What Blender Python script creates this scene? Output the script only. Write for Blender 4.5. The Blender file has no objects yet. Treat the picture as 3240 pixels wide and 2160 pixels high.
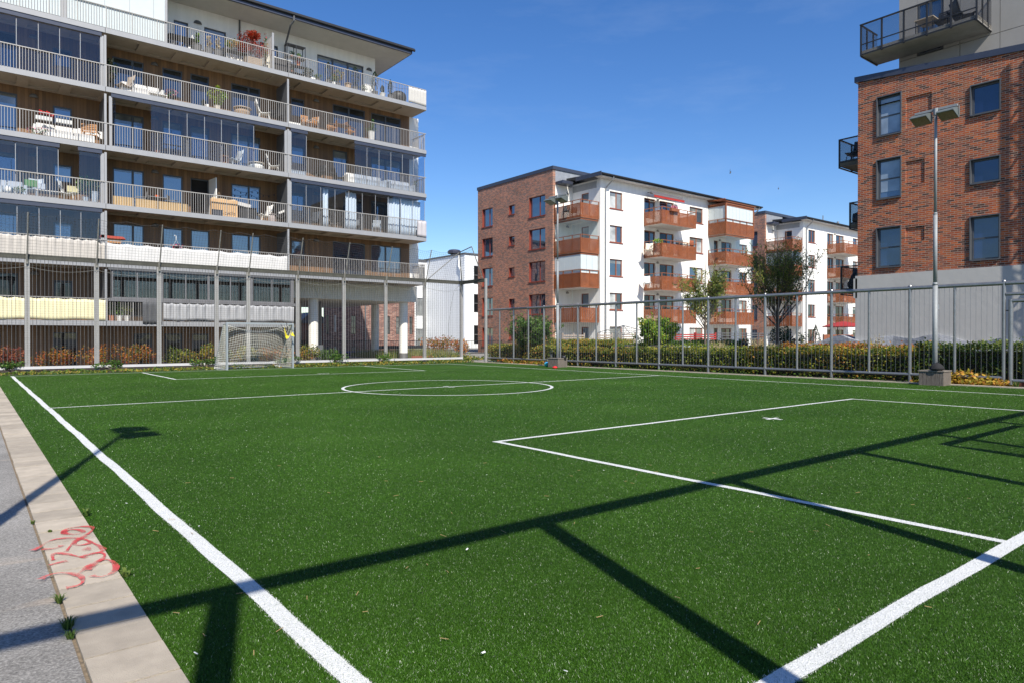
import bpy, math, random
import numpy as np
from mathutils import Vector, Matrix
R = math.radians
random.seed(7); rng = np.random.default_rng(7)
scene = bpy.context.scene
COL = scene.collection

# ------------------------------------------------------------------ camera, sky, sun, exposure
EYE = 1.42; YAW = 38.64; PITCH = -0.34; FPX = 2150.0
cam = bpy.data.cameras.new('camera'); camo = bpy.data.objects.new('camera', cam); COL.objects.link(camo)
camo.location = (0, 0, EYE); camo.rotation_euler = (R(90+PITCH), 0, R(-YAW))
cam.sensor_width = 36; cam.lens = 36*FPX/3240; cam.clip_end = 3000; cam.clip_start = .05
scene.camera = camo
SUN_AZ, SUN_EL = 198.5, 45.0          # compass style: from +Y towards +X
w = bpy.data.worlds.new('World'); scene.world = w; w.use_nodes = True
nt = w.node_tree; bg = nt.nodes['Background']
sky = nt.nodes.new('ShaderNodeTexSky'); sky.sky_type = 'NISHITA'; sky.sun_disc = False
sky.sun_elevation = R(SUN_EL); sky.sun_rotation = R(SUN_AZ); sky.altitude = 0; sky.air_density = 1.0; sky.dust_density = .25; sky.ozone_density = 3.0
hs = nt.nodes.new('ShaderNodeHueSaturation'); hs.inputs['Saturation'].default_value = 1.28; hs.inputs['Hue'].default_value = .510
nt.links.new(sky.outputs[0], hs.inputs['Color'])
_tc = nt.nodes.new('ShaderNodeTexCoord'); _mp = nt.nodes.new('ShaderNodeMapping'); _mp.inputs['Scale'].default_value = (1.2, 2.6, 9.0); nt.links.new(_tc.outputs['Generated'], _mp.inputs[0])   # faint high wisps
_cn = nt.nodes.new('ShaderNodeTexNoise'); _cn.inputs['Scale'].default_value = 1.6; _cn.inputs['Detail'].default_value = 7; _cn.inputs['Roughness'].default_value = .62; nt.links.new(_mp.outputs[0], _cn.inputs['Vector'])
_cr = nt.nodes.new('ShaderNodeMapRange'); _cr.inputs[1].default_value = .52; _cr.inputs[2].default_value = .85; _cr.inputs[4].default_value = .10; nt.links.new(_cn.outputs['Fac'], _cr.inputs[0])
_cm = nt.nodes.new('ShaderNodeMix'); _cm.data_type = 'RGBA'; nt.links.new(_cr.outputs[0], _cm.inputs['Factor']); nt.links.new(hs.outputs[0], _cm.inputs['A']); _cm.inputs['B'].default_value = (5.2, 5.9, 6.8, 1)
nt.links.new(_cm.outputs['Result'], bg.inputs[0]); bg.inputs[1].default_value = .104
sd = bpy.data.lights.new('sun', 'SUN'); sd.energy = 4.9; sd.angle = R(.53); sd.color = (1, .94, .83)
so = bpy.data.objects.new('sun', sd); COL.objects.link(so); so.location = (-20, -60, 60)
sdir = Vector((math.sin(R(SUN_AZ))*math.cos(R(SUN_EL)), math.cos(R(SUN_AZ))*math.cos(R(SUN_EL)), math.sin(R(SUN_EL))))
so.rotation_euler = sdir.to_track_quat('Z', 'Y').to_euler()
vs = scene.view_settings; vs.view_transform = 'Standard'; vs.look = 'None'; vs.gamma = 1; vs.use_curve_mapping = False; vs.exposure = 0.6
scene.render.engine = 'CYCLES'; scene.cycles.use_denoising = True; scene.cycles.transparent_max_bounces = 24
scene.cycles.max_bounces = 7; scene.cycles.sample_clamp_indirect = 6

# ------------------------------------------------------------------ survey helpers: a sight line of the photograph cut with a real plane
_F = Vector((math.sin(R(YAW))*math.cos(R(PITCH)), math.cos(R(YAW))*math.cos(R(PITCH)), math.sin(R(PITCH))))
_Rt = Vector((math.cos(R(YAW)), -math.sin(R(YAW)), 0)); _Up = _Rt.cross(_F)
def ray(x, y): return _F+_Rt*((x-1620)/FPX)-_Up*((y-1080)/FPX)
def onY(x, y, Y): r = ray(x, y); return r*(Y/r.y)+Vector((0, 0, EYE))
def onX(x, y, X): r = ray(x, y); return r*(X/r.x)+Vector((0, 0, EYE))
def onZ(x, y, z=0): r = ray(x, y); return r*((z-EYE)/r.z)+Vector((0, 0, EYE))
def at(x, y, d): return ray(x, y)*d+Vector((0, 0, EYE))           # d metres along the camera axis
def XY(x, Y): return onY(x, 1080, Y).x

# ------------------------------------------------------------------ mesh builder
class MB:
    def __init__(s): s.v = []; s.f = []; s.m = []
    def add(s, vs, fs, m=0):
        n = len(s.v); s.v += [tuple(v) for v in vs]; s.f += [tuple(i+n for i in f) for f in fs]; s.m += [m]*len(fs); return s
    def box(s, x0, x1, y0, y1, z0, z1, m=0):
        return s.add([(x0,y0,z0),(x1,y0,z0),(x1,y1,z0),(x0,y1,z0),(x0,y0,z1),(x1,y0,z1),(x1,y1,z1),(x0,y1,z1)],
                     [(0,3,2,1),(4,5,6,7),(0,1,5,4),(1,2,6,5),(2,3,7,6),(3,0,4,7)], m)
    def obox(s, c, size, rot=(0,0,0), m=0):
        M = Matrix.Translation(c) @ Matrix.Rotation(rot[2],4,'Z') @ Matrix.Rotation(rot[1],4,'Y') @ Matrix.Rotation(rot[0],4,'X')
        a, b, h = size[0]/2, size[1]/2, size[2]/2
        vs = [M @ Vector(p) for p in [(-a,-b,-h),(a,-b,-h),(a,b,-h),(-a,b,-h),(-a,-b,h),(a,-b,h),(a,b,h),(-a,b,h)]]
        return s.add(vs, [(0,3,2,1),(4,5,6,7),(0,1,5,4),(1,2,6,5),(2,3,7,6),(3,0,4,7)], m)
    def tube(s, pts, r, n=6, m=0, caps=True):
        pts = [Vector(p) for p in pts]; k = len(pts); rs = r if isinstance(r, (list, tuple)) else [r]*k
        base = len(s.v); up = None
        for i, p in enumerate(pts):
            t = (pts[min(i+1, k-1)]-pts[max(i-1, 0)]).normalized()
            if up is None or abs(up.dot(t)) > .98: up = Vector((0,0,1)) if abs(t.z) < .9 else Vector((1,0,0))
            a = t.cross(up).normalized(); b = a.cross(t); up = b
            for j in range(n):
                q = 2*math.pi*(j+.5)/n; s.v.append(tuple(p+(a*math.cos(q)+b*math.sin(q))*rs[i]))
        for i in range(k-1):
            for j in range(n):
                j2 = (j+1) % n; s.f.append((base+i*n+j, base+i*n+j2, base+(i+1)*n+j2, base+(i+1)*n+j)); s.m.append(m)
        if caps:
            s.f.append(tuple(base+j for j in range(n))[::-1]); s.m.append(m)
            s.f.append(tuple(base+(k-1)*n+j for j in range(n))); s.m.append(m)
        return s
    def lathe(s, prof, c=(0,0,0), n=16, m=0):
        base = len(s.v); c = Vector(c)
        for r_, z in prof:
            for j in range(n):
                q = 2*math.pi*j/n; s.v.append((c.x+r_*math.cos(q), c.y+r_*math.sin(q), c.z+z))
        for i in range(len(prof)-1):
            for j in range(n):
                j2 = (j+1) % n; s.f.append((base+i*n+j, base+i*n+j2, base+(i+1)*n+j2, base+(i+1)*n+j)); s.m.append(m)
        s.f.append(tuple(base+j for j in range(n))[::-1]); s.m.append(m)
        e = base+(len(prof)-1)*n; s.f.append(tuple(e+j for j in range(n))); s.m.append(m)
        return s
    def prism(s, poly, axis, a, b, m=0):
        """poly in the two other axes (order x,y,z without axis)"""
        def P(u, v, t): return {'X': (t,u,v), 'Y': (u,t,v), 'Z': (u,v,t)}[axis]
        n = len(poly); vs = [P(u,v,a) for u,v in poly]+[P(u,v,b) for u,v in poly]
        fs = [tuple(range(n)), tuple(range(2*n-1, n-1, -1))]+[(i, n+i, n+(i+1)%n, (i+1)%n) for i in range(n)]
        return s.add(vs, fs, m)
    def xf(s, M, start=0):
        s.v = s.v[:start]+[tuple(M @ Vector(v)) for v in s.v[start:]]; return s
    def build(s, name, mats, parent=None, smooth=False, local=False, label=None):
        return mesh_obj(name, s.v, s.f, mats, parent, smooth, local, s.m, label)

def wloc(o):
    p = Vector((0,0,0))
    while o is not None: p += o.location; o = o.parent
    return p
def mesh_obj(name, v, f, mats, parent=None, smooth=False, local=False, mi=None, label=None):
    me = bpy.data.meshes.new(name)
    o = bpy.data.objects.new(name, me); COL.objects.link(o)
    v = np.asarray(v, dtype=np.float64).reshape(-1, 3)
    if parent is not None:
        o.parent = parent
        if not local: v = v-np.array(wloc(parent))
    elif not local:
        lo, hi = v.min(0), v.max(0); c = np.array([(lo[0]+hi[0])/2, (lo[1]+hi[1])/2, lo[2]])
        o.location = c; v = v-c
    if isinstance(f, np.ndarray):
        k = f.shape[1]; me.vertices.add(len(v)); me.vertices.foreach_set('co', v.astype(np.float32).ravel())
        me.loops.add(f.size); me.loops.foreach_set('vertex_index', f.astype(np.int32).ravel())
        me.polygons.add(len(f)); me.polygons.foreach_set('loop_start', np.arange(0, f.size, k, dtype=np.int32))
        me.update(calc_edges=True)
    else:
        me.from_pydata([tuple(p) for p in v], [], f)
    for m in (mats if isinstance(mats, (list, tuple)) else [mats]): me.materials.append(m)
    if mi is not None and len(me.materials) > 1: me.polygons.foreach_set('material_index', np.asarray(mi, dtype=np.int32))
    if smooth: me.polygons.foreach_set('use_smooth', np.ones(len(me.polygons), dtype=bool))
    me.update()
    if label: o['label'] = label
    return o
def tag(o, label, cat, group=None, kind=None):
    o['label'] = label
    if cat: o['category'] = cat
    if group: o['group'] = group
    if kind: o['kind'] = kind
    return o
def struct(o, label=None):
    o['kind'] = 'structure'
    if label: o['label'] = label
    return o
def thing(name, label, cat, loc, group=None, rz=0):
    o = bpy.data.objects.new(name, None); COL.objects.link(o); o.location = loc; o.rotation_euler = (0,0,rz); o.empty_display_size = .2
    return tag(o, label, cat, group)
def dup(src, loc, label, rz=None, sc=None, group=None):
    r = src.copy(); COL.objects.link(r); r.location = loc; r['label'] = label
    if rz is not None: r.rotation_euler = (0,0,rz)
    if sc: r.scale = (sc,sc,sc)
    if group: r['group'] = group
    def rec(a, b):
        for ch in list(a.children):
            c = ch.copy(); COL.objects.link(c); c.parent = b; rec(ch, c)
    rec(src, r); return r

# ------------------------------------------------------------------ materials
def newmat(name):
    m = bpy.data.materials.new(name); m.use_nodes = True; return m, m.node_tree, m.node_tree.nodes['Principled BSDF']
def N(nt, t, **kw):
    n = nt.nodes.new(t)
    for k, v in kw.items():
        if k in n.inputs: n.inputs[k].default_value = v
        else: setattr(n, k, v)
    return n
def ramp(nt, stops, interp='LINEAR'):
    r = nt.nodes.new('ShaderNodeValToRGB'); cr = r.color_ramp; cr.interpolation = interp
    while len(cr.elements) < len(stops): cr.elements.new(.5)
    for e, (p, c) in zip(cr.elements, stops): e.position = p; e.color = (*c, 1)
    return r
def coords(nt, scale=(1,1,1)):
    g = nt.nodes.new('ShaderNodeNewGeometry'); mp = nt.nodes.new('ShaderNodeMapping'); mp.inputs['Scale'].default_value = scale
    nt.links.new(g.outputs['Position'], mp.inputs[0]); return mp.outputs[0]
_mc = {}
def M(name, col, rough=.6, metal=0., var=.15, vs=3., bump=0., bs=40., stretch=(1,1,1), spec=.5):
    """plain material with a noise variation (wear, dirt) and optional bump"""
    if name in _mc: return _mc[name]
    m, nt, b = newmat(name); L = nt.links.new
    b.inputs['Roughness'].default_value = rough; b.inputs['Metallic'].default_value = metal; b.inputs['Specular IOR Level'].default_value = spec
    co = coords(nt, stretch)
    n = N(nt, 'ShaderNodeTexNoise', Scale=vs, Detail=6.0, Roughness=.65); L(co, n.inputs['Vector'])
    lo = tuple(max(0, c*(1-var)) for c in col); hi = tuple(min(1, c*(1+var)) for c in col)
    r = ramp(nt, [(.3, lo), (.7, hi)]); L(n.outputs['Fac'], r.inputs[0]); L(r.outputs[0], b.inputs['Base Color'])
    if bump:
        n2 = N(nt, 'ShaderNodeTexNoise', Scale=bs, Detail=4.0); L(co, n2.inputs['Vector'])
        bp = N(nt, 'ShaderNodeBump', Strength=bump, Distance=.02); L(n2.outputs['Fac'], bp.inputs['Height']); L(bp.outputs[0], b.inputs['Normal'])
    _mc[name] = m; return m
def brick(name, axis, tones, mortar, bw=.25, rh=.077, ms=.012, bump=.5):
    m, nt, b = newmat(name); L = nt.links.new
    g = N(nt, 'ShaderNodeNewGeometry'); sp = N(nt, 'ShaderNodeSeparateXYZ'); cb = N(nt, 'ShaderNodeCombineXYZ')
    L(g.outputs['Position'], sp.inputs[0]); L(sp.outputs['Y' if axis == 'X' else 'X'], cb.inputs[0]); L(sp.outputs['Z'], cb.inputs[1])
    wn = N(nt, 'ShaderNodeTexNoise', Scale=6.0, Detail=2.0); L(g.outputs['Position'], wn.inputs['Vector'])
    wv = N(nt, 'ShaderNodeVectorMath', operation='MULTIPLY_ADD'); L(wn.outputs['Color'], wv.inputs[0]); wv.inputs[1].default_value = (.012,.012,0); L(cb.outputs[0], wv.inputs[2])
    t = N(nt, 'ShaderNodeTexBrick', Scale=1.0); L(wv.outputs[0], t.inputs['Vector'])
    t.inputs['Color1'].default_value = (0,0,0,1); t.inputs['Color2'].default_value = (1,1,1,1); t.inputs['Mortar'].default_value = (.5,.5,.5,1)
    t.inputs['Brick Width'].default_value = bw; t.inputs['Row Height'].default_value = rh; t.inputs['Mortar Size'].default_value = ms/2; t.inputs['Mortar Smooth'].default_value = .15; t.inputs['Bias'].default_value = 0
    k = len(tones); r = ramp(nt, [((i+.5)/k, c) for i, c in enumerate(tones)]); L(t.outputs['Color'], r.inputs[0])
    n = N(nt, 'ShaderNodeTexNoise', Scale=.5, Detail=5.0, Roughness=.6); L(g.outputs['Position'], n.inputs['Vector'])
    n3 = N(nt, 'ShaderNodeTexNoise', Scale=30.0, Detail=4.0); L(g.outputs['Position'], n3.inputs['Vector'])
    ad = N(nt, 'ShaderNodeMath', operation='ADD'); L(n.outputs['Fac'], ad.inputs[0]); L(n3.outputs['Fac'], ad.inputs[1])
    mr = N(nt, 'ShaderNodeMapRange'); L(ad.outputs[0], mr.inputs[0]); mr.inputs[1].default_value = .6; mr.inputs[2].default_value = 1.4; mr.inputs[3].default_value = .6; mr.inputs[4].default_value = 1.38
    hv = N(nt, 'ShaderNodeHueSaturation'); L(r.outputs[0], hv.inputs['Color']); L(mr.outputs[0], hv.inputs['Value'])
    mx = N(nt, 'ShaderNodeMix', data_type='RGBA'); L(t.outputs['Fac'], mx.inputs['Factor']); L(hv.outputs[0], mx.inputs['A']); mx.inputs['B'].default_value = (*mortar, 1)
    L(mx.outputs['Result'], b.inputs['Base Color']); b.inputs['Roughness'].default_value = .85
    iv = N(nt, 'ShaderNodeMath', operation='SUBTRACT'); iv.inputs[0].default_value = 1; L(t.outputs['Fac'], iv.inputs[1])
    bp = N(nt, 'ShaderNodeBump', Strength=bump, Distance=.01); L(iv.outputs[0], bp.inputs['Height']); L(bp.outputs[0], b.inputs['Normal'])
    return m
def striped(name, col, axis, pitch, groove, var=.2, rough=.6, dark=.35, bump=.6, grain=12.):
    """boards or corrugated sheet: grooves every PITCH metres along AXIS with a tone of its own for each board"""
    m, nt, b = newmat(name); L = nt.links.new
    g = N(nt, 'ShaderNodeNewGeometry'); sp = N(nt, 'ShaderNodeSeparateXYZ'); L(g.outputs['Position'], sp.inputs[0])
    d = N(nt, 'ShaderNodeMath', operation='DIVIDE'); L(sp.outputs[axis], d.inputs[0]); d.inputs[1].default_value = pitch
    fr = N(nt, 'ShaderNodeMath', operation='FRACT'); L(d.outputs[0], fr.inputs[0])
    fl = N(nt, 'ShaderNodeMath', operation='FLOOR'); L(d.outputs[0], fl.inputs[0])
    wn = N(nt, 'ShaderNodeTexWhiteNoise', noise_dimensions='1D'); L(fl.outputs[0], wn.inputs['W'])
    st = {'X': (grain, grain, 1.), 'Y': (grain, grain, 1.), 'Z': (1., 1., grain)}[axis]
    n = N(nt, 'ShaderNodeTexNoise', Scale=1.0, Detail=6.0, Roughness=.7); L(coords(nt, st), n.inputs['Vector'])
    ad = N(nt, 'ShaderNodeMath', operation='ADD'); L(wn.outputs[0], ad.inputs[0]); L(n.outputs['Fac'], ad.inputs[1])
    r = ramp(nt, [(.25, tuple(c*(1-var) for c in col)), (.75, tuple(min(1, c*(1+var)) for c in col))])
    h = N(nt, 'ShaderNodeMath', operation='MULTIPLY'); L(ad.outputs[0], h.inputs[0]); h.inputs[1].default_value = .5; L(h.outputs[0], r.inputs[0])
    lt = N(nt, 'ShaderNodeMath', operation='LESS_THAN'); L(fr.outputs[0], lt.inputs[0]); lt.inputs[1].default_value = groove
    mx = N(nt, 'ShaderNodeMix', data_type='RGBA'); L(lt.outputs[0], mx.inputs['Factor']); L(r.outputs[0], mx.inputs['A']); mx.inputs['B'].default_value = (*[c*dark for c in col], 1)
    L(mx.outputs['Result'], b.inputs['Base Color']); b.inputs['Roughness'].default_value = rough
    iv = N(nt, 'ShaderNodeMath', operation='SUBTRACT'); iv.inputs[0].default_value = 1; L(lt.outputs[0], iv.inputs[1])
    bp = N(nt, 'ShaderNodeBump', Strength=bump, Distance=.01); L(iv.outputs[0], bp.inputs['Height']); L(bp.outputs[0], b.inputs['Normal'])
    return m
def leafmat(name, tones, rough=.5, clump=1.2, trans=.42):
    """each leaf its own tone (random per island) shifted by slow patches of ripening"""
    m, nt, b = newmat(name); L = nt.links.new
    g = N(nt, 'ShaderNodeNewGeometry'); n = N(nt, 'ShaderNodeTexNoise', Scale=clump, Detail=3.0); L(g.outputs['Position'], n.inputs['Vector'])
    mr = N(nt, 'ShaderNodeMapRange'); L(n.outputs['Fac'], mr.inputs[0]); mr.inputs[1].default_value = .3; mr.inputs[2].default_value = .7; mr.inputs[3].default_value = -.28; mr.inputs[4].default_value = .28
    ad = N(nt, 'ShaderNodeMath', operation='ADD', use_clamp=True); L(g.outputs['Random Per Island'], ad.inputs[0]); L(mr.outputs[0], ad.inputs[1])
    k = len(tones); r = ramp(nt, [((i+.5)/k, c) for i, c in enumerate(tones)]); L(ad.outputs[0], r.inputs[0])
    L(r.outputs[0], b.inputs['Base Color']); b.inputs['Roughness'].default_value = rough; b.inputs['Specular IOR Level'].default_value = .35
    tr = N(nt, 'ShaderNodeBsdfTranslucent'); L(r.outputs[0], tr.inputs[0]); ms = N(nt, 'ShaderNodeMixShader'); ms.inputs[0].default_value = trans
    L(b.outputs[0], ms.inputs[1]); L(tr.outputs[0], ms.inputs[2]); L(ms.outputs[0], nt.nodes['Material Output'].inputs[0])
    return m
def pane(name, col, ior=2.3, rough=.03, wav=.012):
    """window glass seen from outside: dark room or blind behind a strongly reflecting double pane"""
    if name in _mc: return _mc[name]
    m, nt, b = newmat(name); L = nt.links.new
    n = N(nt, 'ShaderNodeTexNoise', Scale=.9, Detail=3.0); L(coords(nt), n.inputs['Vector'])
    r = ramp(nt, [(.35, tuple(c*.6 for c in col)), (.65, tuple(min(1, c*1.35) for c in col))]); L(n.outputs['Fac'], r.inputs[0]); L(r.outputs[0], b.inputs['Base Color'])
    b.inputs['Roughness'].default_value = rough; b.inputs['IOR'].default_value = ior; b.inputs['Specular Tint'].default_value = (.8,.9,1,1)
    n2 = N(nt, 'ShaderNodeTexNoise', Scale=1.3, Detail=1.0); L(coords(nt), n2.inputs['Vector'])
    bp = N(nt, 'ShaderNodeBump', Strength=.5, Distance=wav); L(n2.outputs['Fac'], bp.inputs['Height']); L(bp.outputs[0], b.inputs['Normal'])
    _mc[name] = m; return m
def clear_glass(name, tint, ior, refl=(.85,.93,1)):
    m, nt, b = newmat(name); L = nt.links.new; nt.nodes.remove(b)
    t = N(nt, 'ShaderNodeBsdfTransparent'); t.inputs[0].default_value = (*tint, 1)
    g = N(nt, 'ShaderNodeBsdfGlossy', Roughness=.0); g.inputs['Color'].default_value = (*refl, 1)
    f = N(nt, 'ShaderNodeFresnel', IOR=ior); ge = N(nt, 'ShaderNodeNewGeometry'); ib = N(nt, 'ShaderNodeMath', operation='SUBTRACT'); ib.inputs[0].default_value = 1; L(ge.outputs['Backfacing'], ib.inputs[1]); fm = N(nt, 'ShaderNodeMath', operation='MULTIPLY'); L(f.outputs[0], fm.inputs[0]); L(ib.outputs[0], fm.inputs[1]); ms = N(nt, 'ShaderNodeMixShader'); L(fm.outputs[0], ms.inputs[0]); L(t.outputs[0], ms.inputs[1]); L(g.outputs[0], ms.inputs[2])
    L(ms.outputs[0], nt.nodes['Material Output'].inputs[0]); return m
def perforated(name, col, open_=.25, rough=.5):
    m, nt, b = newmat(name); L = nt.links.new
    n = N(nt, 'ShaderNodeTexNoise', Scale=2.0, Detail=5.0); L(coords(nt), n.inputs['Vector'])
    r = ramp(nt, [(.3, tuple(c*.8 for c in col)), (.7, tuple(c*1.2 for c in col))]); L(n.outputs['Fac'], r.inputs[0]); L(r.outputs[0], b.inputs['Base Color']); b.inputs['Roughness'].default_value = rough
    t = N(nt, 'ShaderNodeBsdfTransparent'); ms = N(nt, 'ShaderNodeMixShader'); ms.inputs[0].default_value = open_
    L(b.outputs[0], ms.inputs[1]); L(t.outputs[0], ms.inputs[2]); L(ms.outputs[0], nt.nodes['Material Output'].inputs[0]); return m

WHITE = M('white_render', (.74,.73,.70), .8, var=.07, vs=.9, bump=.15, bs=20, stretch=(3,3,.45))
STEEL = M('galvanised_steel', (.27,.275,.285), .36, .7, var=.12, vs=8)
POLE = M('galvanised_pole', (.23,.245,.255), .6, .15, var=.12, vs=14)
ALU = M('grey_aluminium', (.275,.28,.295), .55, .15, var=.05)
RAIL = M('warm_grey_rail', (.33,.315,.30), .5, .2, var=.05)
DARKF = M('anthracite_frame', (.055,.062,.075), .45, var=.1)
CHAR = M('charcoal_panel', (.085,.088,.095), .55, var=.12)
BLACK = M('black_metal', (.012,.013,.016), .5, var=.2)
SOFFIT = M('beige_soffit', (.36,.305,.245), .8, var=.06)
WOOD = striped('brown_facade_boards', (.165,.088,.038), 'X', .145, .06, var=.3, dark=.4, grain=9.)
PLASTW = M('white_plastic', (.66,.66,.64), .45, var=.03)
FABW = M('white_fabric', (.54,.53,.52), .9, var=.05, vs=6)
FABG = M('grey_fabric', (.33,.335,.35), .9, var=.08, vs=5)
FABB = M('beige_fabric', (.44,.41,.375), .9, var=.05, vs=5)
FABY = M('pale_yellow_fabric', (.68,.63,.40), .9, var=.06, vs=3)
FABD = M('dark_towel', (.075,.078,.085), .95, var=.2, vs=9)
RUST = M('rust_frame', (.23,.075,.03), .55, var=.1)
RUSTP = perforated('rust_perforated_sheet', (.25,.072,.02), .36)
REDF = M('red_window_wood', (.19,.034,.02), .55, var=.12)
BRNF = M('brown_window_wood', (.24,.075,.03), .55, var=.12)
PANE = pane('pane_dark', (.012,.016,.024)); PANEB = pane('pane_blue', (.02,.035,.06), 2.9); PANEW = pane('pane_blind', (.42,.43,.42), 1.7); PANEG = pane('pane_curtain', (.16,.17,.165), 2.0)
PANED = pane('pane_shaded_room', (.010,.011,.012), 1.6)
GLASS = clear_glass('balcony_glass', (.86,.89,.93), 1.75); GLASSC = clear_glass('clear_balcony_glass', (.95,.98,.98), 1.45)
FROST = M('frosted_glass', (.50,.55,.56), .25, var=.03)
ROOFM = M('slate_blue_sheet', (.05,.058,.085), .4, .3, var=.1); ROOFB = M('black_roof_edge', (.014,.015,.018), .5, var=.2)
TERRA = M('terracotta', (.42,.17,.09), .8, var=.15); BASK = M('grey_basket', (.13,.13,.135), .9, var=.3, vs=30); WOODL = M('honey_wood', (.42,.20,.075), .6, var=.2, vs=8, stretch=(1,1,6))
WOODW = striped('weathered_boards', (.20,.17,.145), 'X', .12, .05, var=.3, dark=.3, grain=14.); CARD = M('brown_cardboard', (.52,.33,.17), .9, var=.1)
TRUNKM = M('bark', (.11,.085,.065), .9, var=.35, vs=12, bump=.6, bs=30, stretch=(1,1,.3))
SOIL = M('dark_soil', (.035,.026,.02), .95, var=.4, vs=10, bump=.8, bs=25)
L_GREEN = leafmat('leaf_green', [(.03,.075,.016),(.055,.125,.022),(.085,.18,.03),(.14,.23,.04)])
L_DARK = leafmat('leaf_dark', [(.012,.03,.012),(.02,.045,.016),(.028,.06,.02)])
L_BRIGHT = leafmat('leaf_bright', [(.07,.17,.018),(.13,.28,.025),(.19,.36,.035),(.28,.42,.05),(.38,.4,.06)])
L_HEDGE = leafmat('leaf_hedge', [(.05,.10,.016),(.10,.17,.022),(.19,.25,.032),(.32,.33,.045),(.46,.36,.055),(.44,.22,.045)], clump=.9)
L_ORANGE = leafmat('leaf_orange', [(.12,.14,.02),(.26,.18,.03),(.42,.2,.03),(.46,.17,.03),(.42,.10,.03)], clump=1.0)
L_YELLOW = leafmat('leaf_yellow', [(.08,.14,.02),(.22,.22,.03),(.40,.32,.04),(.5,.28,.05),(.45,.13,.04)], clump=1.5)
L_RED = leafmat('leaf_red', [(.12,.03,.01),(.25,.03,.012),(.38,.03,.015),(.45,.07,.02)])
L_TREE = leafmat('leaf_tree', [(.06,.10,.022),(.11,.175,.033),(.18,.25,.045),(.26,.31,.06),(.34,.31,.08)])
L_STRAW = leafmat('leaf_straw', [(.35,.27,.15),(.5,.40,.24),(.6,.5,.33)])
L_COVER = leafmat('leaf_low_cover', [(.045,.10,.018),(.08,.15,.025),(.13,.2,.03),(.24,.25,.04),(.36,.27,.05)], clump=2.0)
L_GRASSY = leafmat('leaf_tall_grass', [(.12,.16,.04),(.22,.24,.07),(.34,.32,.12)])
PINK = M('pink_petal', (.62,.26,.33), .7, var=.3, vs=30); REDP = M('red_petal', (.6,.02,.02), .7, var=.2, vs=30)

# ------------------------------------------------------------------ leaf clouds
def leaf_arrays(C, size, up=.3, asp=.55, seed=0):
    """C (n,3) centres -> rhombic leaves, two triangles each as one quad"""
    r = np.random.default_rng(seed+len(C)); n = len(C)
    d = r.normal(size=(n,3)); d /= np.linalg.norm(d, axis=1)[:,None]
    nn = r.normal(size=(n,3)); nn[:,2] += up*3; nn -= (nn*d).sum(1)[:,None]*d; nn /= np.linalg.norm(nn, axis=1)[:,None]+1e-9
    s = np.cross(nn, d); sz = (size*(.6+.8*r.random(n)))[:,None]
    v = np.stack([C-d*sz*.5, C+s*sz*.5*asp+nn*sz*.06, C+d*sz*.5, C-s*sz*.5*asp+nn*sz*.06], 1).reshape(-1,3)
    f = np.arange(4*n).reshape(n,4); return v, f
def leaves(name, C, size, mat, parent, up=.3, asp=.55, seed=0, local=False):
    v, f = leaf_arrays(np.asarray(C, float), size, up, asp, seed); return mesh_obj(name, v, f, mat, parent, local=local)
def ball_pts(c, r, n, shell=.55, flat=1.):
    d = rng.normal(size=(n,3)); d /= np.linalg.norm(d, axis=1)[:,None]; q = (shell+(1-shell)*rng.random(n))**.6
    p = d*q[:,None]*np.array([1,1,flat])*np.asarray(r); return p+np.asarray(c)
# ================================================================== GROUND, TURF, LINES, PATH
def turf_mat(name, a, b_, c, spark=True):
    m, nt, b = newmat(name); L = nt.links.new; co = coords(nt)
    n1 = N(nt, 'ShaderNodeTexNoise', Scale=120.0, Detail=3.0, Roughness=.7); L(co, n1.inputs['Vector'])
    n2 = N(nt, 'ShaderNodeTexNoise', Scale=.35, Detail=4.0); L(co, n2.inputs['Vector'])
    n4 = N(nt, 'ShaderNodeTexNoise', Scale=14.0, Detail=3.0); L(co, n4.inputs['Vector'])
    s = N(nt, 'ShaderNodeMath', operation='MULTIPLY_ADD'); L(n2.outputs['Fac'], s.inputs[0]); s.inputs[1].default_value = .35; L(n1.outputs['Fac'], s.inputs[2])
    s2 = N(nt, 'ShaderNodeMath', operation='MULTIPLY_ADD'); L(n4.outputs['Fac'], s2.inputs[0]); s2.inputs[1].default_value = .3; L(s.outputs[0], s2.inputs[2])
    r = ramp(nt, [(.55, a), (.8, b_), (1.05 if False else .98, c)]); L(s2.outputs[0], r.inputs[0]); L(r.outputs[0], b.inputs['Base Color'])
    b.inputs['Roughness'].default_value = .7; b.inputs['Specular IOR Level'].default_value = .12
    bp = N(nt, 'ShaderNodeBump', Strength=.8, Distance=.02); L(n1.outputs['Fac'], bp.inputs['Height']); L(bp.outputs[0], b.inputs['Normal'])
    return m
TURF = turf_mat('artificial_turf', (.009,.028,.002), (.024,.066,.004), (.055,.125,.014))
LINEP = M('white_turf_line', (.56,.57,.56), .8, var=.12, vs=60, bump=.5, bs=120)
struct(MB().add([(-1500,-1500,-.06),(1500,-1500,-.06),(1500,1500,-.06),(-1500,1500,-.06)], [(0,1,2,3)]).build('ground', M('ground_paving', (.22,.21,.195), .9, var=.2, vs=.8)))
struct(MB().box(.70, 22.9, -3, 32.0, -.05, 0).build('turf_pitch', TURF))
LX0, LX1, LY0, LY1, LC = 1.24, 20.3, 1.50, 31.0, 16.5
cc = (10.85, 16.5); cr = 2.98; LW = .05
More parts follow.
